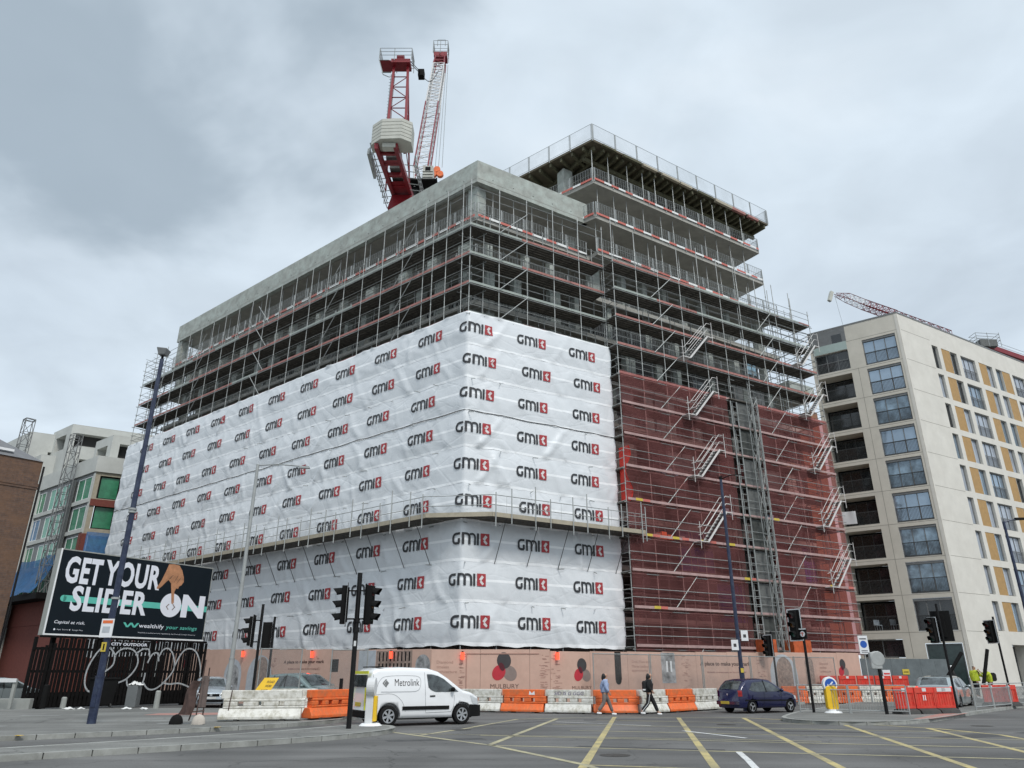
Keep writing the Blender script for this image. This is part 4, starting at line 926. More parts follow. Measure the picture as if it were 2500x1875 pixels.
for j, s in enumerate((5.2, 6.5)):
    t = MB(); c = Vector(RL.p(s, -.6, 5.12)); t.box(c.x - .25, c.x + .25, c.y - .25, c.y + .25, c.z + .40, c.z + .46); t.box(c.x - .25, c.x + .25, c.y + .2, c.y + .25, c.z + .46, c.z + .9)
    for dx in (-.22, .2):
        for dy in (-.22, .2): t.box(c.x + dx, c.x + dx + .03, c.y + dy, c.y + dy + .03, c.z, c.z + .4)
    o = t.build('balcony_chair', 'silver'); tag(o, ('pale balcony chair nearer the building corner on the lowest balcony', 'pale balcony chair farther from the corner on the lowest balcony')[j], 'chair', 'chairs on the lowest balcony')
for k in range(9):
    zt = 31.35 - 2.99 * k; zb = zt - 2.42
    for t, a, b in cols:
        if a > 23.2 and k < 2: pass
        if t == 'w': window(RR, a + .01, b - .01, zb + .01, zt - .01, -.28, rb, n=1, glass=rg.choice(('glassw', 'glassd', 'glassp', 'glassp')), fw=.1)
        elif t == 'j': window(RR, a + .01, b - .01, zb + .01, zt - .01, -.28, rb, n=3, glass=rg.choice(('glassw', 'glassp', 'glassp')), fw=.08); railing(RR, a + .03, b - .03, zb + .05, zb + 1.1, -.12, rb, step=.13)
        else: mb = MB(); mb.fbox(RR, a + .005, b - .005, -.058, -.03, zb + .005, zt - .005); mb.build('ochre_panel', 'ochre', rb, world=True)
for a, b in ((6.7, 9.1), (10.1, 15.9), (17.1, 22.9)): window(RR, a, b, .15, 3.9, -1.15, rb, glass='glassd', n=2, name='shop_window')
window(RL, 4.75, 7.95, 2.95, 4.35, -.45, rb, glass='glassd', n=2, name='shop_window'); window(RL, .45, 3.05, .3, 3.95, -.13, rb, glass='tealglass', n=2, name='shop_window')
# ------------------------------------------------------------------ unfinished pale building with green film on its windows, far left
LP = (-43.4, 74.0); LL = Fr(LP, 141.5, 'L'); LR = Fr(LP, 31, 'R')
lb = thing('stepped_building', 'pale stepped apartment building under construction with green film on its windows, behind the poster board', 'building', (*LP, 0))
hs = []; zt0 = 20.95
for k in range(4):
    z = zt0 - 3.1 * k
    for a, b in ((.6, 3.85), (5.8, 7.9), (8.2, 10.9), (12.2, 14.7)): hs.append((a, b, z - 2.4, z, .08))
facade(LL, 0, 15.3, 9.2, 21.3, hs, m='frame', parent=lb, depth=.25); hs2 = []
for k in range(4):
    z = zt0 - 3.1 * k; hs2.append((.45, 2.45, z - 2.4, z, .3))
    if k < 3: hs2.append((3.2, 5.2, z - 2.4, z, .3))
facade(LR, 0, 16, 9.2, 21.3, hs2, m='timber', parent=lb)
for k in range(4):
    z = zt0 - 3.1 * k
    for j, (a, b) in enumerate(((.6, 3.85), (5.8, 7.9), (8.2, 10.9), (12.2, 14.7))): window(LL, a, b, z - 2.4, z, -.06, lb, glass=('gwin3' if (k == 1 and j == 3) else ('gwin', 'gwin2', 'gwin2', 'gwin')[j]), fr='white', n=(2 if b - a > 2 else 1), fw=.09)
    window(LR, .5, 2.4, z - 2.4, z, -.28, lb, glass='gwin', fr='blackm', n=1, fw=.12); 
    if k < 3: window(LR, 3.2, 5.2, z - 2.4, z, -.28, lb, glass='gwin', fr='blackm', n=1)
    mb = MB(); mb.fbox(LL, 0, 15.4, .004, .16, z - 2.83, z - 2.42); mb.build('floor_band', 'greycon', lb, world=True)
mb = MB(); mb.fbox(LL, -.05, .3, .003, .1, 12, 21.2); mb.build('corner_pier', 'greycon', lb, world=True)
mb = MB(); mb.fbox(LR, .0, 2.6, .01, .12, 17.75, 18.45); mb.build('red_band', 'brickred', lb, world=True)
mb = MB(); mb.fbox(LR, -.1, .45, .01, .1, 9.2, 14.9); mb.fbox(LL, -.12, .5, .17, .22, 9.2, 14.9); mb.build('red_band', 'brickred', lb, world=True)
mb = MB(); mb.prism([LL.p(-.15, .2, 0)[:2], LL.p(15.4, .2, 0)[:2], LL.p(15.4, -14, 0)[:2], LR.p(18, -10, 0)[:2], LR.p(18, .2, 0)[:2]], 'z', 21.3, 23.0); mb.build('parapet', 'greycon', lb, world=True, fix=True)
mb = MB(); mb.prism([LL.p(-.1, .1, 0)[:2], LL.p(15.4, .1, 0)[:2], LL.p(15.4, -14, 0)[:2], LR.p(18, -14, 0)[:2], LR.p(18, .1, 0)[:2]], 'z', 6.3, 9.19); mb.build('podium', 'brickred', lb, world=True, fix=True)
mb = MB(); mb.prism([LL.p(-.1, .05, 0)[:2], LL.p(15.4, .05, 0)[:2], LL.p(15.4, -14, 0)[:2], LR.p(18, -14, 0)[:2], LR.p(18, .05, 0)[:2]], 'z', 0, 6.29); mb.build('shopfront', 'brickred', lb, world=True, fix=True)
def tier(F, s, d, ls, lr, z0, z1, holesL=(), holesR=(), m='greycon'):
    P = F.p(s, d, 0)[:2]; a = Fr(P, 141.5, 'L'); b = Fr(P, 31, 'R')
    facade(a, 0, ls, z0, z1, list(holesL), m=m, parent=lb, name='upper_wall', depth=1.0); facade(b, 0, lr, z0, z1, list(holesR), m=m, parent=lb, name='upper_wall', depth=1.0)
    mb = MB(); mb.prism([P, a.p(ls, 0, 0)[:2], a.p(ls, -12, 0)[:2], b.p(lr, -8, 0)[:2], b.p(lr, 0, 0)[:2]], 'z', z1 - .02, z1 + .03); mb.build('roof', m, lb, world=True, fix=True)
    for h in list(holesL): mb = MB(); mb.fbox(a, h[0] - .2, h[1] + .2, -1.1, -1.0, h[2] - .2, h[3] + .2); mb.build('opening_back', 'dark', lb, world=True)
    for h in list(holesR): mb = MB(); mb.fbox(b, h[0] - .2, h[1] + .2, -1.1, -1.0, h[2] - .2, h[3] + .2); mb.build('opening_back', 'dark', lb, world=True)
tier(LL, 2.2, -1.8, 4.2, 16, 23, 26.2, [(1.0, 3.6, 23.2, 25.2)], [(.8, 4.6, 23.2, 25.3)])
tier(LL, 9.2, -1.0, 3.0, 8, 23, 26.1, [], [(.4, 2.6, 23.1, 24.6)])
tier(LL, 11.0, -.6, 5.4, 10.5, 23, 29.0, [(1.3, 4.2, 26.2, 28.0)], [(.5, 4.0, 26.2, 28.0)])
tier(LL, 16.6, 1.8, 9, 5.5, 18, 28.6, [(4, 6, 25, 26.4)], [(2.2, 3.6, 25.6, 26.4)])
tier(LL, 14.4, .8, 6, 3.0, 0, 25.6, [], [])
bn = thing('blue_netting', 'blue debris netting slung along the front of the pale stepped building', 'netting', LL.p(8, 1, 11))
mb = MB(); mb.grid(lambda u, v: LL.p(4.5 + 11.5 * u, .4 + 1.6 * (1 - v) ** 2 + .15 * sin(u * 14), 9.2 + 3.9 * v + .15 * sin(u * 9)), 22, 8); mb.build('net', 'bluenet', bn, world=True, smooth=True)
mb = MB(); mb.grid(lambda u, v: LR.p(.3 + 5 * u, .6 + 1.0 * (1 - v) + .1 * sin(u * 9), 11.9 + 3.1 * v), 12, 6); mb.build('net', 'bluenet', bn, world=True, smooth=True)
mb = MB(); mb.fbox(LL, 3, 16, .3, 1.9, 8.6, 9.2); mb.fbox(LR, .2, 5.2, .3, 1.6, 11.2, 11.9); mb.build('net_deck', 'blackm', bn, world=True)
for nm, F, s, d, z0, z1, lab in (('hoist_mast', LL, 4.2, .5, 9, 26.0, 'dark lattice hoist mast in front of the green windows of the stepped building'), ('hoist_mast', LL, 11.3, 3.2, 12, 28.6, 'leftmost lattice hoist mast rising over the slate roof of the old brick building')):
    t = thing(nm, lab, 'hoist mast', F.p(s, d, 0), group='hoist masts on the stepped building'); lattice('lattice', F, s, d, .95, z0, z1, 'frame', t, .055, 1.5, .032, 4)
mb = MB(); mb.fbox(LL, 4.1, 5.5, .17, .22, 9.3, 21); mb.build('hoist_bay', 'hoist', lb, world=True)
# podium shopfront glimpsed beside the fence
for j, (s, wd, m) in enumerate(((17.2, 1.0, 'shopred'), (19.2, 1.0, 'shopred'), (15.2, .7, 'white'))): mb = MB(); mb.fbox(LL, s, s + wd, 2.0, 2.06, 2.6, 4.3); mb.cur = 1; mb.fbox(LL, s, s + wd, 2.0, 2.06, 4.3, 5.6); mb.build('shop_panel', [m, 'white'], lb, world=True)
mb = MB(); mb.fbox(LL, 13, 15.5, 1.2, 1.95, 0, 6.3); mb.fbox(LL, 15.5, 34, 1.2, 1.95, 3.2, 6.3); mb.build('shopfront', 'blackm', lb, world=True)
mb = MB(); mb.fbox(LL, 15.5, 34, 1.2, 1.95, 0, 3.19); mb.build('shop_wall', 'block', lb, world=True)
mb = MB(); mb.fbox(LL, 13, 34, 1.2, 2.3, 6.3, 11.2); mb.build('podium_wall', 'brickred', lb, world=True)
for j in range(4): mb = MB(); mb.fbox(LL, 16 + j * 1.9, 16.8 + j * 1.9, 2.301, 2.33, 7.2, 9.6); mb.build('slot_window', 'glassd', lb, world=True)
# ------------------------------------------------------------------ old brick building at the left edge
OB = (-39.9, 60.0); OF = Fr(OB, 227, 'L'); OF = Fr((-39.9, 60.0), 49, 'R')
ob = thing('old_brick_building', 'old brown brick building with a slate roof at the left edge', 'building', (*OB, 0))
mb = MB(); mb.uv = []
def uvq(F, s0, s1, z0, z1, d=0):
    mb.quad(F.p(s0, d, z0), F.p(s1, d, z0), F.p(s1, d, z1), F.p(s0, d, z1)); mb.uv += [(s0 * 1.0, z0), (s1, z0), (s1, z1), (s0, z1)]
uvq(OF, -30, 0, 0, 18.45); Gb = Fr(OB, 139, 'R'); uvq(Gb, 0, 12, 0, 18.45)
mb.build('wall', 'oldbrick', ob, world=True)
mb = MB(); mb.uv = []; uvq(OF, -30, .05, 16.0, 16.2, .06); uvq(OF, -30, .05, 16.2, 16.5, .10); mb.build('cornice', 'oldbrick', ob, world=True)
mb = MB(); mb.quad(OF.p(-30, .1, 18.4), OF.p(0, .1, 18.4), OF.p(-3.2, -3.2, 20.6), OF.p(-30, -3.2, 20.6)); mb.quad(OF.p(0, .1, 18.4), Gb.p(12, 0, 18.4), Gb.p(12, -3.2, 20.6), OF.p(-3.2, -3.2, 20.6)); mb.quad(OF.p(-30, -3.2, 20.6), OF.p(-3.2, -3.2, 20.6), Gb.p(12, -3.2, 20.6), OF.p(-30, -14, 20.6)); mb.build('roof', 'slate', ob, world=True)
mb = MB(); mb.fbox(OF, -9, -2.2, -.6, -.3, 18.9, 19.1); mb.build('roof_flashing', 'white', ob, world=True)
mb = MB(); mb.tube(OF.p(.12, .1, 0), OF.p(.12, .1, 18), .08, 6); mb.build('drainpipe', 'black', ob, world=True)
# ------------------------------------------------------------------ luffing crane on the main block
cr = thing('tower_crane', 'red and white luffing tower crane with a grey ballast stack above the unfinished block', 'crane', (-12.1, 68, 36))
FC = Fr((-12.1, 68), 0, 'R')       # s = +x, d = towards the camera
def lat3(name, p, q, w0, w1, up, m, parent, r=.07, r2=.035, n=14, m2=None, h0=None, h1=None):
    """box lattice between two points; w = width across, h = depth"""
    p = Vector(p); q = Vector(q); d = (q - p).normalized(); u = Vector(up); a = d.cross(u).normalized(); b = a.cross(d); mb = MB(); h0 = h0 or w0; h1 = h1 or w1
    def C(t): c = p.lerp(q, t); w_ = (w0 + (w1 - w0) * t) / 2; h_ = (h0 + (h1 - h0) * t) / 2; return [c - a * w_ - b * h_, c + a * w_ - b * h_, c + a * w_ + b * h_, c - a * w_ + b * h_]
    prev = C(0)
    for i in range(1, n + 1):
        cur = C(i / n)
        for j in range(4):
            k = (j + 1) % 4; mb.cur = 0; mb.tube(prev[j], cur[j], r, 4); mb.cur = 1; mb.tube(cur[j], cur[k], r2, 3); mb.tube(prev[j], cur[k], r2, 3) if i % 2 else mb.tube(prev[k], cur[j], r2, 3)
        prev = cur
    return mb.build(name, [m, m2 or m], parent, world=True)
lat3('mast', (-12.1, 68, 20), (-12.1, 68, 49.2), 2.0, 2.0, (0, 1, 0), 'crane_w', cr, .11, .06, 14)
mb = MB(); mb.prism([(-13.6, 48.9), (-10.6, 48.9), (-11.0, 50.6), (-13.2, 50.6)], 'y', 66.6, 69.4); mb.build('slew_ring', 'craned', cr, world=True)
mb = MB()
for x in (-13.25, -11.35): mb.bar((x + .2, 69.2, 51.3), (x - .15, 58.0, 50.1), .38, .6)
for y in (59.4, 61.2, 63.4, 65.4, 67.4): mb.bar((-13.1 - .03 * (69.2 - y), y, 51.4 - .107 * (69 - y)), (-11.2 - .03 * (69.2 - y), y, 51.4 - .107 * (69 - y)), .3, .45)
mb.quad((-13.1, 67.4, 51.0), (-11.2, 67.4, 51.0), (-11.3, 64.5, 50.8), (-13.2, 64.5, 50.8)); mb.build('machinery_deck', 'craned', cr, world=True)
mb = MB(); mb.box(-12.9, -11.7, 62.8, 65.5, 51.2, 52.6); mb.tube((-13.0, 61.6, 51.6), (-11.5, 61.6, 51.6), .55, 10); mb.build('winch', 'hoist', cr, world=True)
mb = MB()
for x, y0, y1 in ((-14.3, 59.5, 68.5), (-10.0, 61.5, 69.5)):
    for z in (50.5, 51.1, 51.7): mb.tube((x + .3, y1, z - .3), (x - .1, y0, z), .05, 4)
    y = y0
    while y < y1: mb.tube((x, y, 50.4), (x, y, 51.8), .04, 4); mb.tube((x, y, 50.45), (x + (1.0 if x < -12 else -1.1), y, 50.6), .05, 4); y += 1.05
mb.bar((-14.45, 59.4, 50.6), (-14.3, 62.6, 50.0), .25, .8)
mb.build('walkway', 'galvd', cr, world=True)
for i in range(6):
    z = 50.45 + i * .42; mb = MB(); zz = z; mb.prism([(-14.0, 58.3), (-12.9, 57.4), (-10.9, 57.3), (-9.95, 57.9), (-9.95, 59.5), (-14.0, 59.5)], 'z', zz, zz + .38); mb.build('ballast_block', 'ballast', cr, world=True, bevel=.03)
mb = MB(); mb.box(-12.8, -11.5, 57.9, 58.6, 49.9, 50.4); mb.build('ballast_block', 'ballast', cr, world=True)
# A-frame
mb = MB(); tops = [(-13.15, 62.3, 64.6), (-11.6, 62.3, 64.6)]; f0 = [(-13.0, 60.4, 51.2), (-11.0, 60.4, 51.2)]; bk = [(-13.9, 66.5, 51), (-11.3, 66.5, 51)]
for t, a, b in zip(tops, f0, bk): mb.bar(a, t, .26, .26); mb.bar(b, t, .16, .16)
for i in range(1, 8):
    t = i / 8; p = Vector(f0[0]).lerp(Vector(tops[0]), t); q = Vector(f0[1]).lerp(Vector(tops[1]), t); mb.tube(p, q, .08, 4)
    p2 = Vector(f0[0]).lerp(Vector(tops[0]), t - 1 / 8); q2 = Vector(f0[1]).lerp(Vector(tops[1]), t - 1 / 8); mb.tube(p2 if i % 2 else q2, q if i % 2 else p, .055, 4); b_ = Vector(bk[0]).lerp(Vector(tops[0]), t); mb.tube(p, b_, .05, 4); b_ = Vector(bk[1]).lerp(Vector(tops[1]), t); mb.tube(q, b_, .05, 4)
mb.build('a_frame', 'craned', cr, world=True)
mb = MB()
for x in (-13.75, -13.35): mb.tube((x, 63.0, 51.5), (x + .2, 63.0, 64.2), .04, 4)
z = 51.8
while z < 64: mb.tube((-13.75, 63, z), (-13.35, 63, z), .025, 3); z += .45
mb.build('ladder', 'galv', cr, world=True)
mb = MB(); mb.box(-13.4, -11.3, 61.6, 63.0, 64.6, 65.1); mb.tube((-12.8, 62, 65.4), (-12.0, 62, 65.4), .45, 8); mb.box(-14.6, -13.4, 61.4, 63.0, 64.6, 64.68); mb.build('head_block', 'craned', cr, world=True)
mb = MB()
for z in (65.3, 65.8, 66.3):
    q = [(-14.65, 61.3, z), (-11.1, 61.3, z), (-11.1, 63.2, z), (-14.65, 63.2, z), (-14.65, 61.3, z)]; mb.path(q, .04, 4)
for x in (-14.65, -13.0, -11.1):
    for y in (61.3, 63.2): mb.tube((x, y, 64.6), (x, y, 66.3), .04, 4)
mb.quad((-14.65, 61.3, 64.62), (-13.6, 61.3, 64.62), (-13.6, 63.2, 64.62), (-14.65, 63.2, 64.62)); mb.path([(-14.65, 61.3, 64.6), (-14.2, 61.8, 63.0), (-13.5, 62, 62.8)], .06, 4); mb.build('head_platform', 'galv', cr, world=True)
jf = Vector((-10.9, 70.3, 54.0)); jt = Vector((-10.9, 85.0, 89.4))
J = lambda t: jf.lerp(jt, t)
lat3('jib_section', J(0), J(.10), .8, 1.7, (0, 0, 1), 'crane_w', cr, .09, .05, 4); lat3('jib_section', J(.10), J(.56), 1.7, 1.7, (0, 0, 1), 'craned', cr, .09, .035, 13, m2='crane_w'); lat3('jib_section', J(.56), J(.90), 1.7, 1.6, (0, 0, 1), 'crane_w', cr, .08, .04, 13); lat3('jib_section', J(.90), J(1), 1.6, 1.3, (0, 0, 1), 'craned', cr, .1, .06, 3)
q = J(1); mb = MB(); mb.box(q.x - 1.0, q.x + 1.0, q.y - .8, q.y + .8, q.z - .4, q.z + .4); mb.build('jib_head', 'craned', cr, world=True)
mb = MB()
for z in (q.z + .8, q.z + 1.6, q.z + 2.4): mb.path([(q.x - 1.1, q.y - 1, z), (q.x + 1.1, q.y - 1, z), (q.x + 1.1, q.y + 1, z), (q.x - 1.1, q.y + 1, z), (q.x - 1.1, q.y - 1, z)], .045, 4)
for x in (-1.1, 0, 1.1):
    for y in (-1, 1): mb.tube((q.x + x, q.y + y, q.z), (q.x + x, q.y + y, q.z + 2.4), .045, 4)
mb.path([(q.x - .6, q.y, q.z + 2.4), (q.x - .6, q.y, q.z + 3.6), (q.x + .6, q.y, q.z + 3.6), (q.x + .6, q.y, q.z + 2.4)], .05, 4)
mb.build('jib_head_platform', 'galv', cr, world=True)
mb = MB(); p = Vector((-11.4, 62.3, 65.1)); m_ = Vector((-10.5, 65.0, 66.2)); e = J(.88); mb.tube(p, m_, .05, 4); mb.tube(p + Vector((0, 0, .35)), m_ + Vector((0, 0, .2)), .05, 4)
pts = [m_.lerp(e, i / 6) - Vector((0, 0, 1.6 * sin(pi * i / 6))) for i in range(7)]; mb.path(pts, .05, 4); mb.box(m_.x - .35, m_.x + .35, m_.y - .4, m_.y + .4, m_.z - .45, m_.z + .45); mb.build('luffing_rope', 'blackm', cr, world=True)
mb = MB(); hk = Vector((-10.3, 82.0, 65.3))
for i, dx in enumerate((-.9, -.3, .2, .75)): mb.tube((q.x + .7 + dx * .5, q.y + .5, q.z - 1), (hk.x + dx * .9, hk.y, hk.z + 1.2), .035, 4)
mb.build('hoist_rope', 'galvd', cr, world=True)
mb = MB()
for dx, dz in ((-.45, 0), (.45, 0), (0, .75)): mb.tube((hk.x + dx, hk.y - .25, hk.z + dz), (hk.x + dx, hk.y + .25, hk.z + dz), .46, 12)
mb.build('hook_block', 'orange', cr, world=True); mb = MB(); mb.tube((hk.x, hk.y, hk.z - .6), (hk.x, hk.y, hk.z - 3.2), .09, 5); mb.tube((hk.x - .3, hk.y, hk.z - 1.7), (hk.x + .3, hk.y, hk.z - 1.7), .2, 6); mb.build('hook', 'blackm', cr, world=True)
mb = MB(); mb.box(-10.5, -9.3, 70.2, 71.6, 54.8, 57.4); mb.cur = 1
for z in (55.3, 55.7, 56.1, 56.5): mb.box(-10.51, -9.29, 70.15, 70.19, z, z + .05)
mb.box(-10.2, -9.6, 70.15, 70.19, 56.7, 57.2); mb.build('cab', ['ballast', 'blackm'], cr, world=True)
mb = MB(); mb.box(-12, -8.6, 68.8, 71.8, 54.3, 54.5); mb.bar((-11.6, 69, 51.2), (-11.4, 70.5, 54.3), .9, .9); mb.build('cab_platform', 'blackm', cr, world=True)
# far crane behind the pale block
c2 = thing('far_crane', 'distant red and white luffing crane low behind the roof of the pale apartment block', 'crane', (88, 105, 40))
def at(u, v, Y):
    return (u * Y, Y, 1.6 + v * Y)
lat3('jib_section', (50.3, 100, 56.5), (52.6, 101, 56.5), .4, 1.1, (0, 0, 1), 'craned', c2, .05, .03, 2); lat3('jib_section', (52.6, 101, 56.5), (56.6, 104, 56.9), 1.1, 1.2, (0, 0, 1), 'craned', c2, .06, .028, 6, m2='crane_w'); lat3('jib_section', (56.6, 104, 56.9), (63.5, 108, 57.0), 1.2, 1.3, (0, 0, 1), 'craned', c2, .085, .04, 10); lat3('jib_section', (63.5, 108, 57.0), (75.7, 114, 56.3), 1.2, 1.2, (0, 0, 1), 'craned', c2, .08, .05, 12)
mb = MB(); mb.bar((49.1, 99.8, 55.3), (49.8, 100, 57.0), .45, .5); mb.build('jib_end_cage', 'ballast', c2, world=True)
mb = MB(); mb.tube((50.2, 100, 56), (51.2, 100.0, 44), .025, 4); mb.build('hoist_rope', 'galvd', c2, world=True)
mb = MB()
for z in (57.0, 57.6, 58.2): mb.path([(82.5, 117, z), (86.6, 117, z - .3), (86.6, 119, z - .3), (82.5, 119, z), (82.5, 117, z)], .05, 4)
for x in (82.5, 84.5, 86.6): mb.tube((x, 117, 55.5), (x, 117, 58.2), .06, 4)
mb.build('platform_rail', 'galv', c2, world=True); mb = MB(); mb.box(83, 86, 117, 119, 55.6, 56.9); mb.build('winch', 'hoist', c2, world=True)
mb = MB(); mb.bar((84.8, 118, 55.9), (96.5, 123, 54.8), .7, .9); mb.build('counter_jib', 'craned', c2, world=True)
mb = MB()
for z in (1.0, 1.6): mb.tube((84.8, 118, 55.9 + z), (96.5, 123, 54.8 + z), .04, 4)
mb.build('walkway_rail', 'galv', c2, world=True)
# ================================================================== HOARDING
HLf = Fr((-4.0, 38.5), 143.13, 'L'); H0f = Fr((-4.0, 38.5), 1.94, 'R'); HRf = Fr((1.9, 38.7), 30.5, 'R'); HEf = Fr((22.9, 51.2), 16, 'R')
def hr(s):      # paces along the printed panels -> metres along the hoarding
    x, y = 1.9 + .9535 * s, 38.7 + .3014 * s; a = x / y; return (a * 38.7 - 1.9) / (.8616 - a * .5075)
def hz(s, z): return 1.6 + (z - 1.6) * (38.7 + .5075 * hr(s)) / (38.7 + .3014 * s)
hd = thing('site_hoarding', 'pinkish printed hoarding panels along the foot of the scaffolded block', 'hoarding', (-4, 38.5, 0))
def panels(F, L_, z0f, name='hoarding_panel', m='pink', pw=2.44, d=0, par=hd):
    s = 0
    while s < L_ - .1:
        e = min(s + pw, L_); z = z0f((s + e) / 2); mb = MB(); mb.fbox(F, s + .006, e - .006, d - .03, d, .0, z); mb.build(name, m, par, world=True); s = e
panels(HLf, 25, lambda s: 2.78 + .018 * s); panels(H0f, 5.9, lambda s: 2.78); panels(HRf, 24.2, lambda s: 2.69 + .0105 * s)
def ht(F, s, z, flip, h, txt, m='ink', w_=None, bold=.012, name='printed_lettering', xs=1, sh=0):
    if F is HRf: w_ = hr(s + w_) - hr(s); h = h * (38.7 + .5075 * hr(s)) / (38.7 + .3014 * s); z = hz(s, z); s = hr(s)
    mb = MB(); sg = -1 if flip else 1; put_text(mb, txt, lambda x, y: F.p(s + sg * x, .008, z + y), size=h * 1.4, bold=bold, xs=xs, width=w_, height=h, shear=sh); return mb.build(name, m, hd, world=True)
def petal(F, s, z, a, l, wd, m, d, flip=1):
    mb = MB(); pts = []
    for i in range(22):
        t = 2 * pi * i / 22; r = .5 * (1 + .32 * cos(t)); x = l * r * cos(t) * .9; y = wd * r * sin(t) * .95; pts.append(F.p(s + flip * (x * cos(a) - y * sin(a)), d, z + x * sin(a) + y * cos(a)))
    mb.quad(*pts); return mb.build('emblem_petal', m, hd, world=True)
def emblem(F, s, z, k, flip=1):
    if F is HRf: z = hz(s, z); s = hr(s); k *= 1.1
    petal(F, s + flip * .02 * k, z + .21 * k, rad(100), .68 * k, .56 * k, 'petald', .012); petal(F, s - flip * .15 * k, z - .07 * k, rad(235), .66 * k, .5 * k, 'petalr', .008); petal(F, s + flip * .18 * k, z - .10 * k, rad(-50), .66 * k, .52 * k, 'petalt', .005); petal(F, s - flip * .06 * k, z + .03 * k, rad(115), .36 * k, .2 * k, 'petalx', .016)
emblem(H0f, 3.6, 1.88, 1.25); emblem(HRf, 1.68, 1.75, .95); emblem(HRf, 17.55, 1.9, .9); emblem(HLf, 22.0, 2.4, 1.0, -1)
ht(H0f, 2.94, .98, 0, .2, 'MULBURY', w_=1.4, bold=.0); ht(HRf, 1.13, .93, 0, .15, 'MULBURY', w_=1.05, bold=0)
ht(HLf, 11.65, 2.16, 1, .22, 'A place to make your mark', w_=3.6, m='ink'); ht(HLf, 11.2, 1.86, 1, .10, 'British apartments to be proud of', w_=2.7, m='inkf')
ht(HRf, 8.43, 2.0, 0, .26, 'A place to make your mark', w_=3.1, m='ink'); ht(HRf, 8.82, 1.67, 0, .10, 'British apartments to be proud of', w_=2.4, m='inkf')
for i, t in enumerate(('Diamond', 'timeless', 'architecture')):
    ht(HLf, -0, 0, 1, .1, t, w_=.01) if 0 else None
    mb = MB(); put_text(mb, t, lambda x, y: H0f.p(.28 + x, .008, 2.12 - .22 * i + y), width=(.8, .6, 1.0)[i], height=.13); mb.build('printed_lettering', 'inkf', hd, world=True)
for i, t in enumerate(('Diamond', 'timeless', 'architecture')): ht(HRf, 16.0, 2.12 - .2 * i, 0, .12, t, w_=(.55, .42, .7)[i], m='inkf', bold=0)
for i, t in enumerate(('One, Two and', 'Three bedroom', 'apartments')): ht(HRf, 4.45, 2.16 - .22 * i, 0, .13, t, w_=(1.05, 1.15, .9)[i], m='inkf', bold=0)
def arch(F, s, z0, wd, h, m, d=.006, n=14):
    if F is HRf: wd = hr(s + wd / 2) - hr(s - wd / 2); h *= 1.1; s = hr(s)
    mb = MB(); mb.quad(*([F.p(s - wd / 2, d, z0), F.p(s + wd / 2, d, z0)] + [F.p(s + wd / 2 * cos(pi * i / n), d, z0 + h - wd / 2 + wd / 2 * sin(pi * i / n)) for i in range(n + 1)])); return mb.build('printed_picture', m, hd, world=True)
arch(HLf, 16.6, .4, 1.8, 2.1, 'printw'); arch(HLf, 16.6, .4, 1.3, 1.8, 'printg', .009); arch(HLf, 13.9, .3, 2.4, 2.4, 'printw'); arch(HLf, 13.7, .3, 1.1, 2.3, 'printb', .009)
arch(HRf, 13.6, .4, 1.75, 2.15, 'printw'); arch(HRf, 13.65, .4, 1.0, 2.0, 'printb', .009); arch(HRf, 15.3, .5, .55, 1.95, 'printb')
arch(H0f, -.0 + .0, .4, .9, 2.15, 'printg') if 0 else arch(HLf, .55, .5, 1.0, 2.05, 'printg')
for F, a, b, z0, z1, m in ((HLf, 3.95, 5.25, 1.7, 2.8, 'printw'), (HLf, 1.3, 3.9, 1.9, 2.76, 'printb'), (HLf, 6.85, 7.5, 1.75, 2.4, 'blackm'), (HRf, 3.5, 3.85, 1.35, 2.69, 'blackm'), (HRf, 6.15, 6.95, 1.2, 2.68, 'printg')):
    if F is HRf: z0, z1, a, b = hz(a, z0), hz(a, z1), hr(a), hr(b)
    mb = MB(); mb.fbox(F, a, b, .001, .007, z0, z1); mb.build('printed_picture', m, hd, world=True)
mb = MB(); mb.disc(HRf.p(hr(3.675), .007, 1.32), (HRf.N.x, HRf.N.y, 0), .19); mb.build('printed_picture', 'blackm', hd, world=True)
for i in range(9):   # slits of the old facade picture
    mb = MB(); s = 1.45 + i * .27; mb.fbox(HLf, s, s + .09, .008, .011, 2.25, 2.70); mb.fbox(HLf, s, s + .1, .008, .011, 1.95, 2.15); mb.build('printed_window', 'blackm', hd, world=True)
for s in (hr(6.42), hr(6.66)): mb = MB(); mb.fbox(HRf, s, s + .12, .008, .012, 1.75, 2.3); mb.build('printed_window', 'white', hd, world=True)
rg2 = random.Random(9)
for F, a, b in ((HLf, 8.3, 8.9), (HLf, 12.3, 12.9), (H0f, 1.35, 1.7), (H0f, 5.35, 5.85), (HRf, .02, .6), (HRf, 7.3, 7.9), (HRf, 11.9, 12.5)):
    mb = MB()
    if F is HRf: a, b = hr(a), hr(b)
    for i in range(34): s = rg2.uniform(a, b - .2); z = rg2.uniform(.9, 2.55); mb.fbox(F, s, s + rg2.uniform(.06, .25), .001, .005, z, z + .03)
    mb.build('printed_brickwork', 'inkf', hd, world=True)
mb = MB(); mb.fbox(H0f, 1.75, 5.35, .001, .02, 2.55, 2.6); mb.fbox(H0f, 1.72, 1.77, .001, .02, .1, 2.6); mb.build('gate_frame', 'inkf', hd, world=True)
for F, s0, L_ in ((HRf, 0, 0),): pass
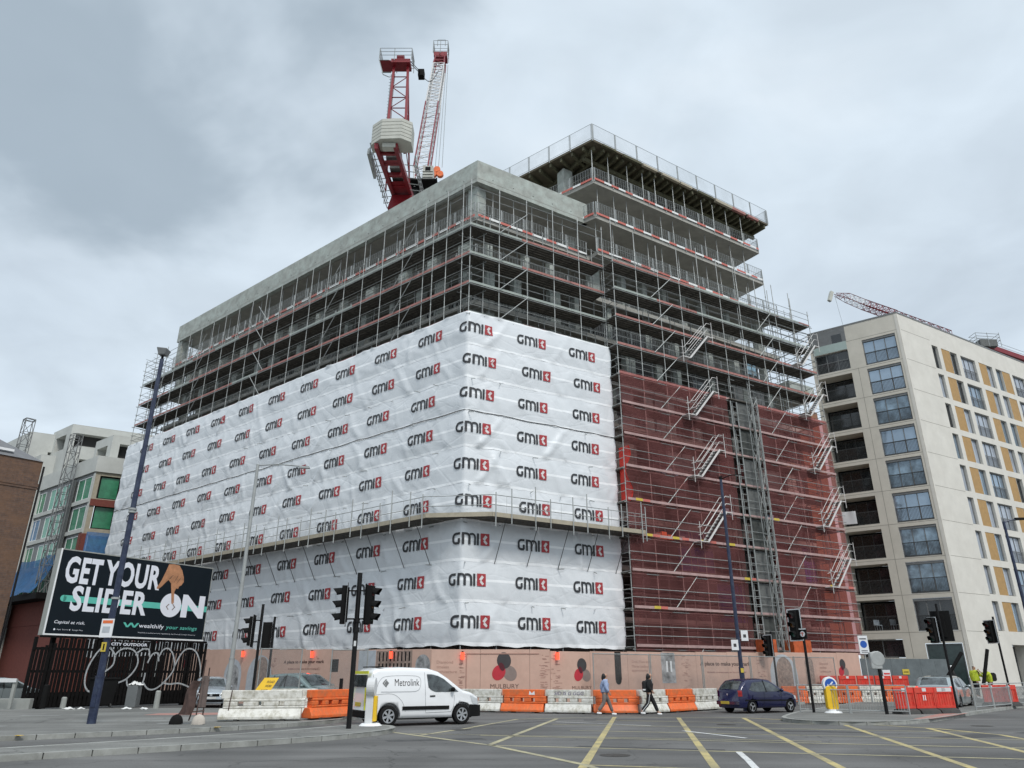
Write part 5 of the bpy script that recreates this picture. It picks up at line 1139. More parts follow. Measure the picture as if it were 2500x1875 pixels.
for j, (F, s, z) in enumerate(((HLf, 15.6, 2.84), (HLf, 9.0, 2.72), (HLf, 2.7, 2.6), (H0f, 1.55, 2.52), (HRf, .35, 2.52))):
    t = MB(); c = F.p(s, .14, z - .05); t.tube((c[0], c[1], c[2] - .17), (c[0], c[1], c[2] + .17), .085, 8); t.cur = 1; t.tube((c[0], c[1], c[2] + .17), (c[0], c[1], c[2] + .22), .06, 6); o = t.build('warning_lamp', ['red_lamp', 'blackm'])
    tag(o, ('lit red hoarding lamp near the two printed arches behind the traffic lights', 'lit red hoarding lamp above the lettering behind the grey-green car', 'lit red hoarding lamp over the printed brick facade above the van roof', 'lit red hoarding lamp beside the hoarding gate, right of the van', 'lit red hoarding lamp right of the hoarding gate, nearest the walkers')[j], 'lamp', 'red lamps along the hoarding')
# grey steel panels at the right-hand end
gp = thing('grey_fence_panels', 'dark grey solid site fence carrying safety signs, behind the estate car', 'fence', (19.4, 44.2, 0))
panels(HEf, 7.2, lambda s: 2.6, 'fence_panel', mat('grey_steel_panel', (.13, .15, .155), .6, .2, var=.2, scale=2), 1.2, 0, gp)
mb = MB(); mb.fbox(HEf, 1.6, 2.2, .01, .03, 1.15, 1.9); mb.cur = 1; mb.fbox(HEf, 1.66, 2.14, .031, .036, 1.45, 1.55); mb.fbox(HEf, 1.66, 2.14, .031, .036, 1.2, 1.38); mb.cur = 1; mb.fbox(HEf, 1.66, 2.14, .031, .036, 1.62, 1.72); mb.build('safety_sign', ['signw', 'signr'], gp, world=True)
mb = MB(); mb.fbox(HEf, 3.2, 3.75, .01, .03, 1.62, 1.95); mb.cur = 1; mb.fbox(HEf, 3.28, 3.67, .031, .036, 1.75, 1.80); mb.build('safety_sign', ['plate_y', 'blackm'], gp, world=True)
mb = MB(); mb.fbox(HEf, -1.6, -.1, .0, .03, 1.2, 2.6); mb.build('picture_panel', 'printb', gp, world=True)
# steel mesh fence in front of the hoarding
def mesh_fence(F, s, z, label, w_=3.4, d=1.0, post='galvd'):
    t = thing('mesh_fence_panel', label, 'fence panel', F.p(s, d, 0), group='steel mesh fence panels in front of the hoarding')
    mb = MB()
    for a in (s, s + w_): mb.tube(F.p(a, d, .05), F.p(a, d, z), .03, 5)
    for q in (.2, z - .04): mb.tube(F.p(s, d, q), F.p(s + w_, d, q), .022, 4)
    mb.build('frame', post, t, world=True); mb = MB(); mb.quad(F.p(s, d, .2), F.p(s + w_, d, .2), F.p(s + w_, d, z), F.p(s, d, z)); mb.build('mesh', 'barmesh', t, world=True)
    for a in (s,): mb = MB(); mb.fbox(F, a - .3, a + .3, d - .12, d + .12, 0, .14); mb.build('foot_block', 'post_c', t, world=True)
for i, lb_ in enumerate(('mesh fence panel behind the walker in the pale blue jacket', 'mesh fence panel behind the walker in black', 'mesh fence panel by the printed entrance hall picture', 'mesh fence panel across the large hoarding lettering above the blue car', 'mesh fence panel over the printed arch beside the blue car')): mesh_fence(HRf, 1.9 + i * 3.7, 2.62, lb_, 3.6)
mesh_fence(Fr((-9.9, 35.5), 178, 'L'), -.3, 2.75, 'leaning mesh fence panel in front of the grey-green car', 1.9, 0); mesh_fence(Fr((-8.2, 35.4), 5, 'R'), 0, 2.7, 'mesh fence panel between the grey-green car and the tall traffic light', 1.6, 0)
# ================================================================== BILLBOARD AND FENCE
BF = Fr((-23.4, 38.3), 57, 'R')
bb = thing('billboard', 'large black poster board with bold white and teal lettering and a pointing hand', 'billboard', (-23.4, 38.3, 0))
mb = MB(); mb.fbox(BF, 0, 9.12, -.45, 0, 3.45, 7.72); mb.build('board_box', 'post_c', bb, world=True)
mb = MB(); mb.fbox(BF, .06, 9.06, .001, .02, 3.53, 7.66); mb.build('poster', 'bb', bb, world=True)
mb = MB(); mb.fbox(BF, 0, .06, .001, .06, 3.45, 7.72); mb.fbox(BF, .06, 9.12, .001, .05, 3.45, 3.53); mb.build('trim', 'white', bb, world=True)
for s in (.6, 8.4): mb = MB(); mb.fbox(BF, s, s + .2, -.35, -.15, 0, 3.45); mb.build('leg', 'blackm', bb, world=True)
def bt(s, z, w_, h, txt, m='bbw', bold=.03, d=.03, sh=0, name='poster_lettering'):
    mb = MB(); put_text(mb, txt, lambda x, y: BF.p(s + x, d, z + y), bold=bold, width=w_, height=h, shear=sh, spacing=1.08); mb.build(name, m, bb, world=True)
mb = MB(); mb.fbox(BF, .62, 9.05, .021, .026, 5.10, 5.42); mb.disc(BF.p(.62, .026, 5.26), (BF.N.x, BF.N.y, 0), .16); mb.build('slider_bar', 'bbt', bb, world=True)
bt(.42, 6.02, 1.9, 1.38, 'GET', bold=.035); bt(2.46, 6.08, 3.3, 1.36, 'YOUR', bold=.035); bt(1.0, 4.66, 4.2, 1.28, 'SLIDER', bold=.035); bt(7.36, 4.72, 1.5, 1.28, 'N', bold=.05)
mb = MB(); mb.disc(BF.p(6.66, .03, 5.34), (BF.N.x, BF.N.y, 0), .66, 28); mb.build('slider_knob', 'bbw', bb, world=True)
mb = MB()
for sg in (-1, 1): mb.quad(BF.p(6.66 + sg * .14, .033, 5.42), BF.p(6.66 + sg * .30, .033, 5.24), BF.p(6.66 + sg * .26, .033, 5.20), BF.p(6.66 + sg * .10, .033, 5.38)); mb.quad(BF.p(6.66 + sg * .30, .033, 5.26), BF.p(6.66 + sg * .14, .033, 5.06), BF.p(6.66 + sg * .10, .033, 5.10), BF.p(6.66 + sg * .26, .033, 5.28))
mb.build('knob_arrows', 'petalt', bb, world=True)
hand = [(6.12, 7.6), (6.45, 7.64), (6.8, 7.6), (7.02, 7.35), (7.2, 6.95), (7.24, 6.7), (7.12, 6.5), (6.98, 6.42), (6.95, 6.28), (6.82, 6.30), (6.74, 6.1), (6.78, 5.75), (6.82, 5.5), (6.76, 5.40), (6.67, 5.44), (6.60, 5.8), (6.52, 6.2), (6.44, 6.55), (6.25, 6.72), (6.08, 6.55), (5.92, 6.35), (5.76, 6.2), (5.62, 6.16), (5.60, 6.26), (5.72, 6.45), (5.84, 6.7), (5.92, 6.95), (6.02, 7.25)]
mb = MB(); mb.quad(*[BF.p(a, .038, b) for a, b in hand]); mb.build('printed_hand', 'skin_br', bb, world=True)
for pl in ([(6.98, 6.9), (6.8, 6.6), (6.78, 6.55), (7.0, 6.86)], [(6.82, 7.0), (6.62, 6.6), (6.6, 6.6), (6.8, 7.03)], [(6.3, 6.75), (6.5, 7.0), (6.5, 7.04), (6.28, 6.79)], [(6.7, 5.52), (6.79, 5.52), (6.77, 5.42), (6.7, 5.43)]): mb = MB(); mb.quad(*[BF.p(a, .041, b) for a, b in pl]); mb.build('printed_finger_line', 'rust' if pl[0][1] > 6 else 'skin_lt', bb, world=True)
bt(.42, 3.98, 1.55, .2, 'Capital at risk.', bold=.01, sh=.2); bt(.62, 3.70, .55, .07, 'App Store', bold=0); bt(1.38, 3.70, .55, .07, 'Google Play', bold=0)
mb = MB(); mb.disc(BF.p(.5, .03, 3.74), (BF.N.x, BF.N.y, 0), .05, 8); mb.disc(BF.p(1.26, .03, 3.74), (BF.N.x, BF.N.y, 0), .05, 3); mb.build('poster_symbol', 'bbw', bb, world=True)
mb = MB()
for i in range(4): x = 4.02 + i * .2; sg = 1 if i % 2 == 0 else -1; mb.quad(BF.p(x, .03, 4.14 + .12 * sg), BF.p(x + .13, .031, 4.14 + .12 * sg), BF.p(x + .33, .03, 4.14 - .12 * sg), BF.p(x + .2, .03, 4.14 - .12 * sg))
mb.build('poster_symbol', 'bbt', bb, world=True)
bt(4.95, 3.97, 1.5, .28, 'wealthify', bold=.012); bt(6.58, 3.97, 2.0, .26, 'your savings', m='bbt', bold=.012, sh=.15); bt(4.95, 3.73, 3.6, .07, 'Wealthify is authorised and regulated by the Financial Conduct Authority', bold=0)
fc = thing('black_timber_fence', 'tall black slatted timber fence under the poster board with silver looping spray paint', 'fence', (-23.4, 38.3, 0))
mb = MB(); s = -.42
rg3 = random.Random(4)
while s < 9.15:
    wd = rg3.uniform(.11, .17); z1 = 3.34 if s > .6 else 2.9 + .4 * s; z1 += rg3.uniform(-.04, .03); mb.fbox(BF, s, s + wd, .30, .33, .12 + rg3.uniform(0, .05), z1); s += wd + rg3.choice((.03, .05, .06, .075, .04))
mb.build('slats', 'fence', fc, world=True)
for z in (.6, 1.7, 2.75): mb = MB(); mb.fbox(BF, -.4, 9.2, .22, .30, z, z + .12); mb.build('rail', 'fence', fc, world=True)
mb = MB()
for a, b, c, e in ((-.2, 9.1, .1, .8), (3.4, 6.6, .801, 1.5)): mb.fbox(BF, a, b, .16, .19, c, e)
mb.build('backing_board', 'blackm', fc, world=True)  # dark boards added behind the slats so the gaps show only dim light
for s in (-.35, 2.8, 5.9, 9.0): mb = MB(); mb.fbox(BF, s, s + .12, .05, .21, .12, 3.35); mb.build('post', 'fence', fc, world=True)
mb = MB(); mb.fbox(BF, -.1, 9.2, .0, .34, 3.34, 3.44); mb.build('top_board', 'fence', fc, world=True)
mb = MB(); mb.fbox(BF, 3.3, 5.55, .335, .35, 2.98, 3.26); mb.build('name_board', 'blackm', fc, world=True); mb = MB(); put_text(mb, 'CITY OUTDOOR', lambda x, y: BF.p(3.4 + x, .356, 3.05 + y), bold=.03, width=2.05, height=.15); mb.build('name_lettering', 'bbw', fc, world=True)
def curve(pts, n=6):
    out = []
    for i in range(len(pts) - 1):
        p0 = pts[max(i - 1, 0)]; p1 = pts[i]; p2 = pts[i + 1]; p3 = pts[min(i + 2, len(pts) - 1)]
        for j in range(n):
            t = j / n; out.append(tuple(.5 * ((2 * p1[k]) + (-p0[k] + p2[k]) * t + (2 * p0[k] - 5 * p1[k] + 4 * p2[k] - p3[k]) * t * t + (-p0[k] + 3 * p1[k] - 3 * p2[k] + p3[k]) * t ** 3) for k in (0, 1)))
    return out + [pts[-1]]
for pts in ([(3.5, 2.9), (2.95, 2.89), (2.6, 2.4), (2.4, 1.8), (2.42, 1.2), (2.65, .85), (3.05, .72)], [(3.4, 2.92), (3.7, 2.6), (3.72, 2.1), (3.35, 1.75)], [(3.7, 2.55), (4.0, 2.85), (4.41, 2.93), (4.85, 2.75), (5.08, 2.3), (4.98, 1.85), (4.6, 1.4), (4.15, 1.2)], [(4.95, 2.72), (5.3, 2.93), (5.6, 2.88), (5.72, 2.5)], [(5.65, 2.2), (5.85, 2.65), (6.15, 2.72), (6.3, 2.3)], [(4.62, 1.4), (4.75, 1.05), (5.16, .9), (5.55, 1.2), (5.62, 1.7)], [(5.6, 1.2), (5.95, .88), (6.4, .9), (6.9, 1.3), (7.3, 1.9), (7.15, 2.6), (6.8, 2.97), (6.45, 2.9), (6.25, 2.5)], [(7.3, 2.0), (7.55, 2.6), (7.9, 2.98), (8.4, 2.95), (8.75, 2.6), (9.0, 2.0), (9.05, 1.5)], [(6.7, 1.2), (7.2, 1.12), (7.8, 1.15), (8.6, .9)]):
    q = curve(pts); mb = MB()
    for (a, b), (c, e) in zip(q, q[1:]):
        l = hypot(c - a, e - b) or 1; nx, ny = -(e - b) / l * .04, (c - a) / l * .04; mb.quad(BF.p(a + nx, .334, b + ny), BF.p(c + nx, .334, e + ny), BF.p(c - nx, .334, e - ny), BF.p(a - nx, .334, b - ny))
    mb.build('spray_line', 'spray', fc, world=True)
# ================================================================== STREET FURNITURE
def lamp_post(loc, h, r0, r1, m, label, arm=None, head=None, base=1.4):
    t = thing('street_lamp', label, 'lamp post', (loc[0], loc[1], .12 if loc[0] < 0 or loc[0] > 20 else 0)); mb = MB(); mb.tube((0, 0, base), (0, 0, h), r0 * .82, 14, r2=r1); mb.build('column', m, t, smooth=False)
    mb = MB(); mb.tube((0, 0, 0), (0, 0, base), r0, 14); mb.tube((0, 0, base), (0, 0, base + .05), r0 * 1.08, 14); mb.build('base_section', m, t); mb = MB(); mb.fbox(Fr((0, 0), 0, 'R'), -.07, .07, r0 - .02, r0 + .015, .5, 1.1); mb.build('hatch', m, t)
    return t
lp = lamp_post((-13.7, 26.1), 12.95, .14, .075, 'navy', 'tall dark blue lamp post with a flood light, in front of the poster board')
mb = MB(); mb.tube((0, 0, 12.9), (0, 0, 13.2), .05, 8); mb.build('bracket', 'blackm', lp); mb = MB(); mb.hexa([(-.12, -.15, 13.1), (.14, -.15, 13.1), (.14, .12, 13.1), (-.12, .12, 13.1), (-.2, -.22, 13.4), (.22, -.22, 13.35), (.22, .2, 13.35), (-.2, .2, 13.4)]); mb.build('flood_light', 'frame', lp, bevel=.03)
for z in (7.0, 6.9, 3.9): mb = MB(); mb.tube((0, 0, z), (0, 0, z + .07), .135, 12); mb.build('clamp_band', 'galv', lp)
mb = MB(); mb.box(-.22, .2, -.17, -.15, 2.65, 3.25); mb.cur = 1; mb.box(-.18, .16, -.155 - .02, -.171, 3.1, 3.2); mb.cur = 2; mb.box(-.15, .1, -.175, -.171, 2.8, 3.0); mb.build('notice_plate', ['signw', 'orange', 'printw'], lp); mb = MB(); mb.box(-.08, .08, -.16, -.14, 2.2, 2.5); mb.cur = 1; mb.box(-.02, .03, -.165, -.161, 2.25, 2.45); mb.build('number_plate', ['plate_y', 'blackm'], lp)
lp2 = lamp_post((-13.68, 38), 12.0, .13, .08, 'greypole', 'plain grey lamp column with a thin arm, in front of the white sheets', base=2.2); mb = MB(); mb.path([(0, 0, 11.95), (1.2, -.2, 11.95), (2.6, -.5, 11.75)], .035, 6); mb.build('arm', 'greypole', lp2); mb = MB(); mb.hexa([(2.4, -.6, 11.66), (3.0, -.7, 11.6), (3.0, -.5, 11.6), (2.4, -.4, 11.66), (2.4, -.58, 11.78), (2.95, -.68, 11.72), (2.95, -.52, 11.72), (2.4, -.42, 11.78)]); mb.build('lamp_head', 'greypole', lp2)
mb = MB(); mb.tube((0, 0, 0), (0, 0, 2.1), .30, 12, r2=.24); mb.build('concrete_guard', 'post_c', lp2) if 0 else None
lp3 = lamp_post((11.15, 38.0), 11.4, .12, .07, 'navy', 'dark blue lamp post behind the small blue car, in front of the red netting', base=1.9)
mb = MB(); mb.tube((0, 0, 11.3), (.0, 0, 11.45), .09, 8); mb.path([(0, 0, 11.3), (.5, -.1, 11.5), (1.1, -.2, 11.5)], .03, 5); mb.build('arm', 'blackm', lp3)
for dx, z in ((.12, 3.15), (-.4, 2.72)): mb = MB(); mb.box(dx, dx + .34, -.16, -.14, z, z + .48); mb.cur = 1; mb.box(dx + .1, dx + .24, -.165, -.161, z + .15, z + .3); mb.build('notice_plate', ['signw', 'petald'], lp3)
mb = MB(); mb.box(-.07, .07, -.14, -.12, 1.7, 1.9); mb.build('number_plate', 'plate_y', lp3)
lp4 = lamp_post((28.4, 42), 9.7, .12, .07, 'navy', 'dark blue lamp post with a short arm at the right edge', base=1.6); mb = MB(); mb.path([(0, 0, 9.65), (.5, 0, 9.8), (1.0, 0, 9.85)], .04, 6); mb.build('arm', 'navy', lp4); mb = MB(); mb.hexa([(.7, -.12, 9.78), (1.4, -.12, 9.82), (1.4, .12, 9.82), (.7, .12, 9.78), (.7, -.08, 9.92), (1.35, -.08, 9.93), (1.35, .08, 9.93), (.7, .08, 9.92)]); mb.build('lamp_head', 'blackm', lp4)
# traffic lights ----------------------------------------------------------------
M['lens_r'] = mat('red_lens_off', (.10, .012, .012), .2); M['lens_a'] = mat('amber_lens_off', (.12, .05, .01), .2); M['lens_g'] = mat('green_lens_off', (.012, .06, .04), .2)
def signal_head(parent, off, z0, face, h=1.15, border=True, backdir=0, arrow=None, board=(.36, 1.28)):
    """off = position of the head axis (x, y); face = azimuth the lenses look to, degrees"""
    a = rad(face); F = Fr((off[0], off[1]), face - 90, 'R'); f = Fr.__new__(Fr); f.P = Vector(off); f.N = Vector((cos(a), sin(a))); f.D = Vector((-sin(a), cos(a)))
    mb = MB(); bw, bh = board; zc = z0 + h / 2; mb.fbox(f, -bw, bw, -.02, .0, zc - bh / 2, zc + bh / 2); b = mb.build('backing_board', 'blackm', parent)
    if border:
        t = .045; mb = MB()
        for q in ((-bw, bw, zc + bh / 2 - t, zc + bh / 2), (-bw, bw, zc - bh / 2, zc - bh / 2 + t), (-bw, -bw + t, zc - bh / 2 + t, zc + bh / 2 - t), (bw - t, bw, zc - bh / 2 + t, zc + bh / 2 - t)): mb.fbox(f, q[0], q[1], .0005, .005, q[2], q[3])
        mb.build('white_border', 'whiter', b)
    mb = MB(); mb.fbox(f, -.17, .17, .001, .17, z0, z0 + h); mb.fbox(f, -.14, .14, -.06, -.021, z0 + .05, z0 + h - .05); hd_ = mb.build('housing', 'blackm', parent, bevel=.03)
    for i in range(3):
        z = z0 + h * (i + .5) / 3; mb = MB(); mb.disc(f.p(0, .175, z), (f.N.x, f.N.y, 0), .115, 16); mb.build('lens', ('lens_g', 'lens_a', 'lens_r')[i], hd_)
        mb = MB(); n = 10
        for k in range(n):
            t0 = rad(-25 + 230 * k / n); t1 = rad(-25 + 230 * (k + 1) / n); r = .135; L0 = .16 + .12 * max(0, sin(t0)); L1 = .16 + .12 * max(0, sin(t1))
            mb.quad(f.p(r * cos(t0), .17, z + r * sin(t0)), f.p(r * cos(t1), .17, z + r * sin(t1)), f.p(r * cos(t1), .17 + L1, z + r * sin(t1) - .03), f.p(r * cos(t0), .17 + L0, z + r * sin(t0) - .03))
        mb.build('visor', 'blackm', hd_)
    if arrow:
        mb = MB(); mb.fbox(f, .2, .52, -.02, .06, z0 - .02, z0 + .40); mb.cur = 1; mb.fbox(f, .2, .54, .061, .066, z0 + .36, z0 + .41); mb.cur = 2; mb.disc(f.p(.36, .07, z0 + .18), (f.N.x, f.N.y, 0), .12, 14); mb.build('turn_signal', ['blackm', 'whiter', 'signw'], parent)
        mb = MB(); mb.fbox(f, .33, .38, .071, .075, z0 + .10, z0 + .26); mb.fbox(f, .26, .44, .071, .075, z0 + .2, z0 + .23); mb.build('turn_arrow', 'redtape', parent)
    return f
def pole(parent, h, r=.057, m='black'):
    mb = MB(); mb.tube((0, 0, 0), (0, 0, h), r, 10); mb.build('pole', m, parent)
def clamps(parent, off, z0, z1):
    mb = MB()
    for z in (z0, z1): mb.tube((0, 0, z), (off[0], off[1], z), .025, 5)
    mb.build('clamp_arm', 'black', parent)
G_TL = 'traffic lights round the junction'
def tl(loc, h, label, heads, r=.057):
    t = thing('traffic_light', label, 'traffic light', (loc[0], loc[1], .12), group=G_TL); pole(t, h, r)
    for off, z0, face, kw in heads: signal_head(t, off, z0, face, **kw); clamps(t, off, z0 + .15, z0 + 1.0)
    return t
t = tl((-4.84, 23.8), 4.5, 'tall traffic light on the island nearest the camera, with two heads facing apart', [((-.36, 0), 2.95, 192, dict(border=True)), ((.30, .0), 2.95, -12, dict(border=False, board=(.2, 1.2)))], .075)
mb = MB(); mb.tube((0, 0, 2.7), (0, 0, 2.85), .10, 8); mb.tube((0, 0, 3.0), (0, 0, 3.1), .10, 8); mb.build('pole_collar', 'black', t); mb = MB(); mb.box(-.02, .05, -.082, -.076, 2.3, 2.45); mb.build('sticker', 'whiter', t)
tl((-10.5, 32), 4.25, 'traffic light facing left behind the pale grimy barrier, beside the grey lamp column', [((-.30, 0), 2.6, 190, dict(border=True))])
tl((-11.5, 37), 4.1, 'traffic light seen from behind with a plain black board, left of the grey-green car', [((-.30, -.0), 2.65, 75, dict(border=True, board=(.25, 1.25)))])
tl((12.78, 33.75), 3.0, 'traffic light with a lit white turn box and white-edged board, beside the small blue car', [((-.30, 0), 2.95, 215, dict(border=True, arrow=1, board=(.34, 1.35)))])
tl((15.5, 46), 3.9, 'smaller traffic light with a white edge, farther off in front of the hoist', [((-.25, 0), 2.5, 205, dict(border=True))])
tl((20.7, 37), 4.7, 'traffic light with a large black board seen from behind, near the workers', [((.15, .12), 3.1, 60, dict(border=False, board=(.42, 1.4))), ((-.42, -.1), 2.9, 200, dict(border=True, board=(.26, 1.2)))])
tl((27.74, 44), 4.6, 'rightmost traffic light, a single head facing left before the pale apartment block', [((-.30, 0), 3.2, 198, dict(border=True))])
# other posts
bs = thing('sign_post', 'short black post carrying a silver-backed sign box, left of the red plastic barriers', 'sign post', (15.13, 32.2, .12)); pole(bs, 2.0, .07)
mb = MB(); mb.tube((-.03, .1, 2.1), (-.03, -.10, 2.1), .3, 14); mb.box(-.33, .12, -.09, .09, 1.7, 2.35); mb.build('sign_box', 'galv', bs, bevel=.03)
bp_ = thing('black_bollard', 'slim black bollard beside the orange barrier, left of the van', 'bollard', (-6.62, 30.5, .12)); mb = MB(); mb.box(-.06, .06, -.06, .06, 0, 1.35); mb.build('post', 'black', bp_, bevel=.01)
ps = thing('parking_sign', 'white parking sign with a blue disc on a grey post before the hoarding end', 'sign', (20.45, 45, 0)); mb = MB(); mb.tube((0, 0, 0), (0, 0, 3.7), .035, 8); mb.build('post', 'galv', ps)
mb = MB(); mb.box(-.28, .28, -.06, -.04, 2.72, 3.72); mb.build('plate', 'signw', ps, bevel=.02); mb = MB(); mb.disc((0, -.065, 3.25), (0, -1, 0), .2, 24); mb.build('blue_disc', 'signb', ps)
mb = MB(); mb.box(-.2, .2, -.066, -.061, 3.52, 3.58); mb.box(-.18, .18, -.066, -.061, 2.88, 2.92); mb.box(-.18, .18, -.066, -.061, 2.80, 2.83); mb.build('sign_lettering', 'petald', ps)
kb = thing('keep_left_bollard', 'yellow keep-left bollard with a white-rimmed blue arrow disc, on the right-hand island', 'bollard', (13.5, 33.5, .12), group='keep-left bollards')
mb = MB(); mb.tube((0, 0, 0), (0, 0, .07), .36, 20, r2=.30); mb.tube((0, 0, .07), (0, 0, .14), .22, 16); mb.build('base', 'white', kb)
def stadium(x0, x1, z0, z1, n=8, r=.18):
    return [(x0 + r - r * cos(rad(90) * i / n), z0 + r - r * sin(rad(90) * i / n)) for i in range(n + 1)] + [(x1 - r + r * sin(rad(90) * i / n), z0 + r - r * cos(rad(90) * i / n)) for i in range(n + 1)] + [(x1 - r + r * cos(rad(90) * i / n), z1 - r + r * sin(rad(90) * i / n)) for i in range(n + 1)] + [(x0 + r - r * sin(rad(90) * i / n), z1 - r + r * cos(rad(90) * i / n)) for i in range(n + 1)]
mb = MB(); mb.prism(stadium(-.24, .24, .12, 1.05, r=.12), 'y', -.14, .14); mb.build('body', 'yellow', kb, fix=True, bevel=.03)
mb = MB(); mb.prism([(.30 * cos(2 * pi * i / 28), 1.1 + .30 * sin(2 * pi * i / 28)) for i in range(28)], 'y', -.11, .11); mb.build('sign_ring', 'white', kb, fix=True, bevel=.02)
mb = MB(); mb.disc((0, -.118, 1.1), (0, -1, 0), .235, 26); mb.build('blue_disc', 'signb', kb)
mb = MB(); mb.quad((.13, -.123, 1.19), (.09, -.123, 1.23), (-.06, -.123, 1.08), (-.02, -.123, 1.04)); mb.quad((-.13, -.123, .97), (.03, -.123, .97), (-.13, -.123, 1.13)); mb.build('arrow', 'signw', kb)
k2_ = thing('keep_left_bollard', 'white bollard with a yellow face seen edge-on, on the island beside the van', 'bollard', (-4.45, 25.2, .12), group='keep-left bollards')
mb = MB(); mb.tube((0, 0, 0), (0, 0, .07), .36, 18, r2=.28); mb.build('base', 'white', k2_); mb = MB(); mb.prism(stadium(-.10, .20, .05, 1.2, r=.05), 'x', -.18, .06); mb.build('body', 'whiter', k2_, fix=True, bevel=.03)
mb = MB(); mb.prism([(.28 * cos(2 * pi * i / 24), 1.12 + .28 * sin(2 * pi * i / 24)) for i in range(24)], 'x', -.16, .10); mb.build('sign_ring', 'whiter', k2_, fix=True, bevel=.02); mb = MB(); mb.box(.061, .17, -.08, .16, .12, .86); mb.build('yellow_face', 'yellow', k2_, bevel=.02)
# plastic water-filled barriers ---------------------------------------------------
def barrier_mesh(L_, m, parent_name, holes=3, comb=False):
    mb = MB(); h = L_ / 2
    def sec(x0, x1, pr): mb.prism(pr, 'x', x0, x1)
    sec(-h, h, [(-.28, .05), (.28, .05), (.28, .14), (.13, .40), (-.13, .40), (-.28, .14)])
    hw = .10; xs = [-h + .12] + [x for i in range(holes) for x in (-h + L_ * (i + 1) / (holes + 1) - .09, -h + L_ * (i + 1) / (holes + 1) + .09)] + [h + .10]
    for i in range(0, len(xs), 2): mb.box(xs[i], xs[i + 1], -.15, .15, .47, .62)
    mb.box(-h + .12, h + .10, -.15, .15, .40, .47); mb.box(-h + .12, h + .10, -.15, .15, .62, .71); mb.box(-h + .02, h - .02, -.11, .11, .71, .98)
    if comb:
        x = -h + .1
        while x < h: mb.box(x, x + .06, -.31, -.27, .06, .4); x += .13
    return mb
def barrier(x, y, deg, L_, m, label, holes=3, comb=False, z=0, group='plastic road barriers'):
    t = thing('road_barrier', label, 'barrier', (x, y, z), rad(deg), group); barrier_mesh(L_, m, t, holes, comb).build('body', m, t, bevel=.025)
    for q in (-.28, .28): f = MB(); f.box(q * L_ - .07, q * L_ + .07, -.285, .285, 0, .065); f.build('foot_slot', 'rubber', t)
    return t
def chain(pts, specs, **k):
    for (a, b), (m, lab) in zip(zip(pts, pts[1:]), specs):
        L_ = hypot(b[0] - a[0], b[1] - a[1]); barrier((a[0] + b[0]) / 2, (a[1] + b[1]) / 2, math.degrees(atan2(b[1] - a[1], b[0] - a[0])), L_ - .06, m, lab, **k)
gb = barrier(-8.75, 27.75, 11, 2.75, 'barw', 'grimy white plastic barrier at the left of the kerb, near the traffic lights', z=.12)
mb = MB(); mb.bar((-1.0, -.17, .98), (-1.05, -.17, .35), .03, .03); mb.build('rusty_strap', 'rust', gb)
barrier(-6.75, 29.1, 58, 2.0, 'orange', 'orange plastic barrier joined to the grimy white one, beside the slim black bollard', z=.12)
barrier(-8.6, 30.5, 8, 2.2, 'barw', 'white plastic barrier lying behind the grimy one, below the grey-green car', z=.12)
chain([(-2.7, 37.6), (-.45, 36.7), (1.5, 35.75), (3.55, 35.1), (5.55, 35.1), (7.0, 36.3), (8.6, 37.9), (10.2, 39.5)], [('barw', 'white plastic barrier just right of the van bonnet'), ('orange', 'orange plastic barrier with a white patch, below the large hoarding emblem'), ('barw', 'white plastic barrier with purple scribble along its top'), ('orange', 'orange plastic barrier between the two walkers'), ('barw', 'white plastic barrier behind the walker in black'), ('orange', 'orange plastic barrier right of the walker in black'), ('barw', 'white plastic barrier behind the tail of the small blue car')])
gf = [o for o in bpy.data.objects if o.get('label', '').startswith('white plastic barrier with purple')][0]
mb = MB(); put_text(mb, 'SID IS G GGG', lambda x, y: (-.62 + x, -.1155, .76 + y), width=1.35, height=.14, bold=.0, shear=.2); mb.build('scribble', mat('purple_marker', (.08, .05, .16), .7), gf)
pt = [o for o in bpy.data.objects if o.get('label', '').startswith('orange plastic barrier with a white patch')][0]
mb = MB(); mb.quad((.32, -.1155, .76), (.62, -.1155, .76), (.60, -.1155, .92), (.47, -.1155, .82), (.36, -.1155, .93)); mb.build('white_patch', 'white', pt)
xs_ = 15.9
for i, (x, y, m, lab) in enumerate(((16.6, 46.6, 'orange', 'orange barrier with ribbed skirt ahead of the blue car bonnet'), (18.1, 46.8, 'barw', 'white barrier with ribbed skirt behind the yellow keep-left bollard'), (19.9, 47.0, 'orange', 'orange barrier with ribbed skirt right of the yellow keep-left bollard'), (21.4, 47.2, 'barw', 'white barrier with ribbed skirt left of the silver-backed sign box'), (23.0, 47.5, 'orange', 'orange barrier with ribbed skirt left of the red barriers and estate car'), (24.6, 47.8, 'barw', 'white barrier with ribbed skirt half hidden behind the estate car'), (30.2, 47.2, 'barw', 'white barrier with ribbed skirt right of the two workers'), (32.0, 47.6, 'orange', 'orange barrier with ribbed skirt at the right edge'))): barrier(x, y, 8, 1.45, m, lab, holes=2, comb=True, group='ribbed barriers along the far kerb')
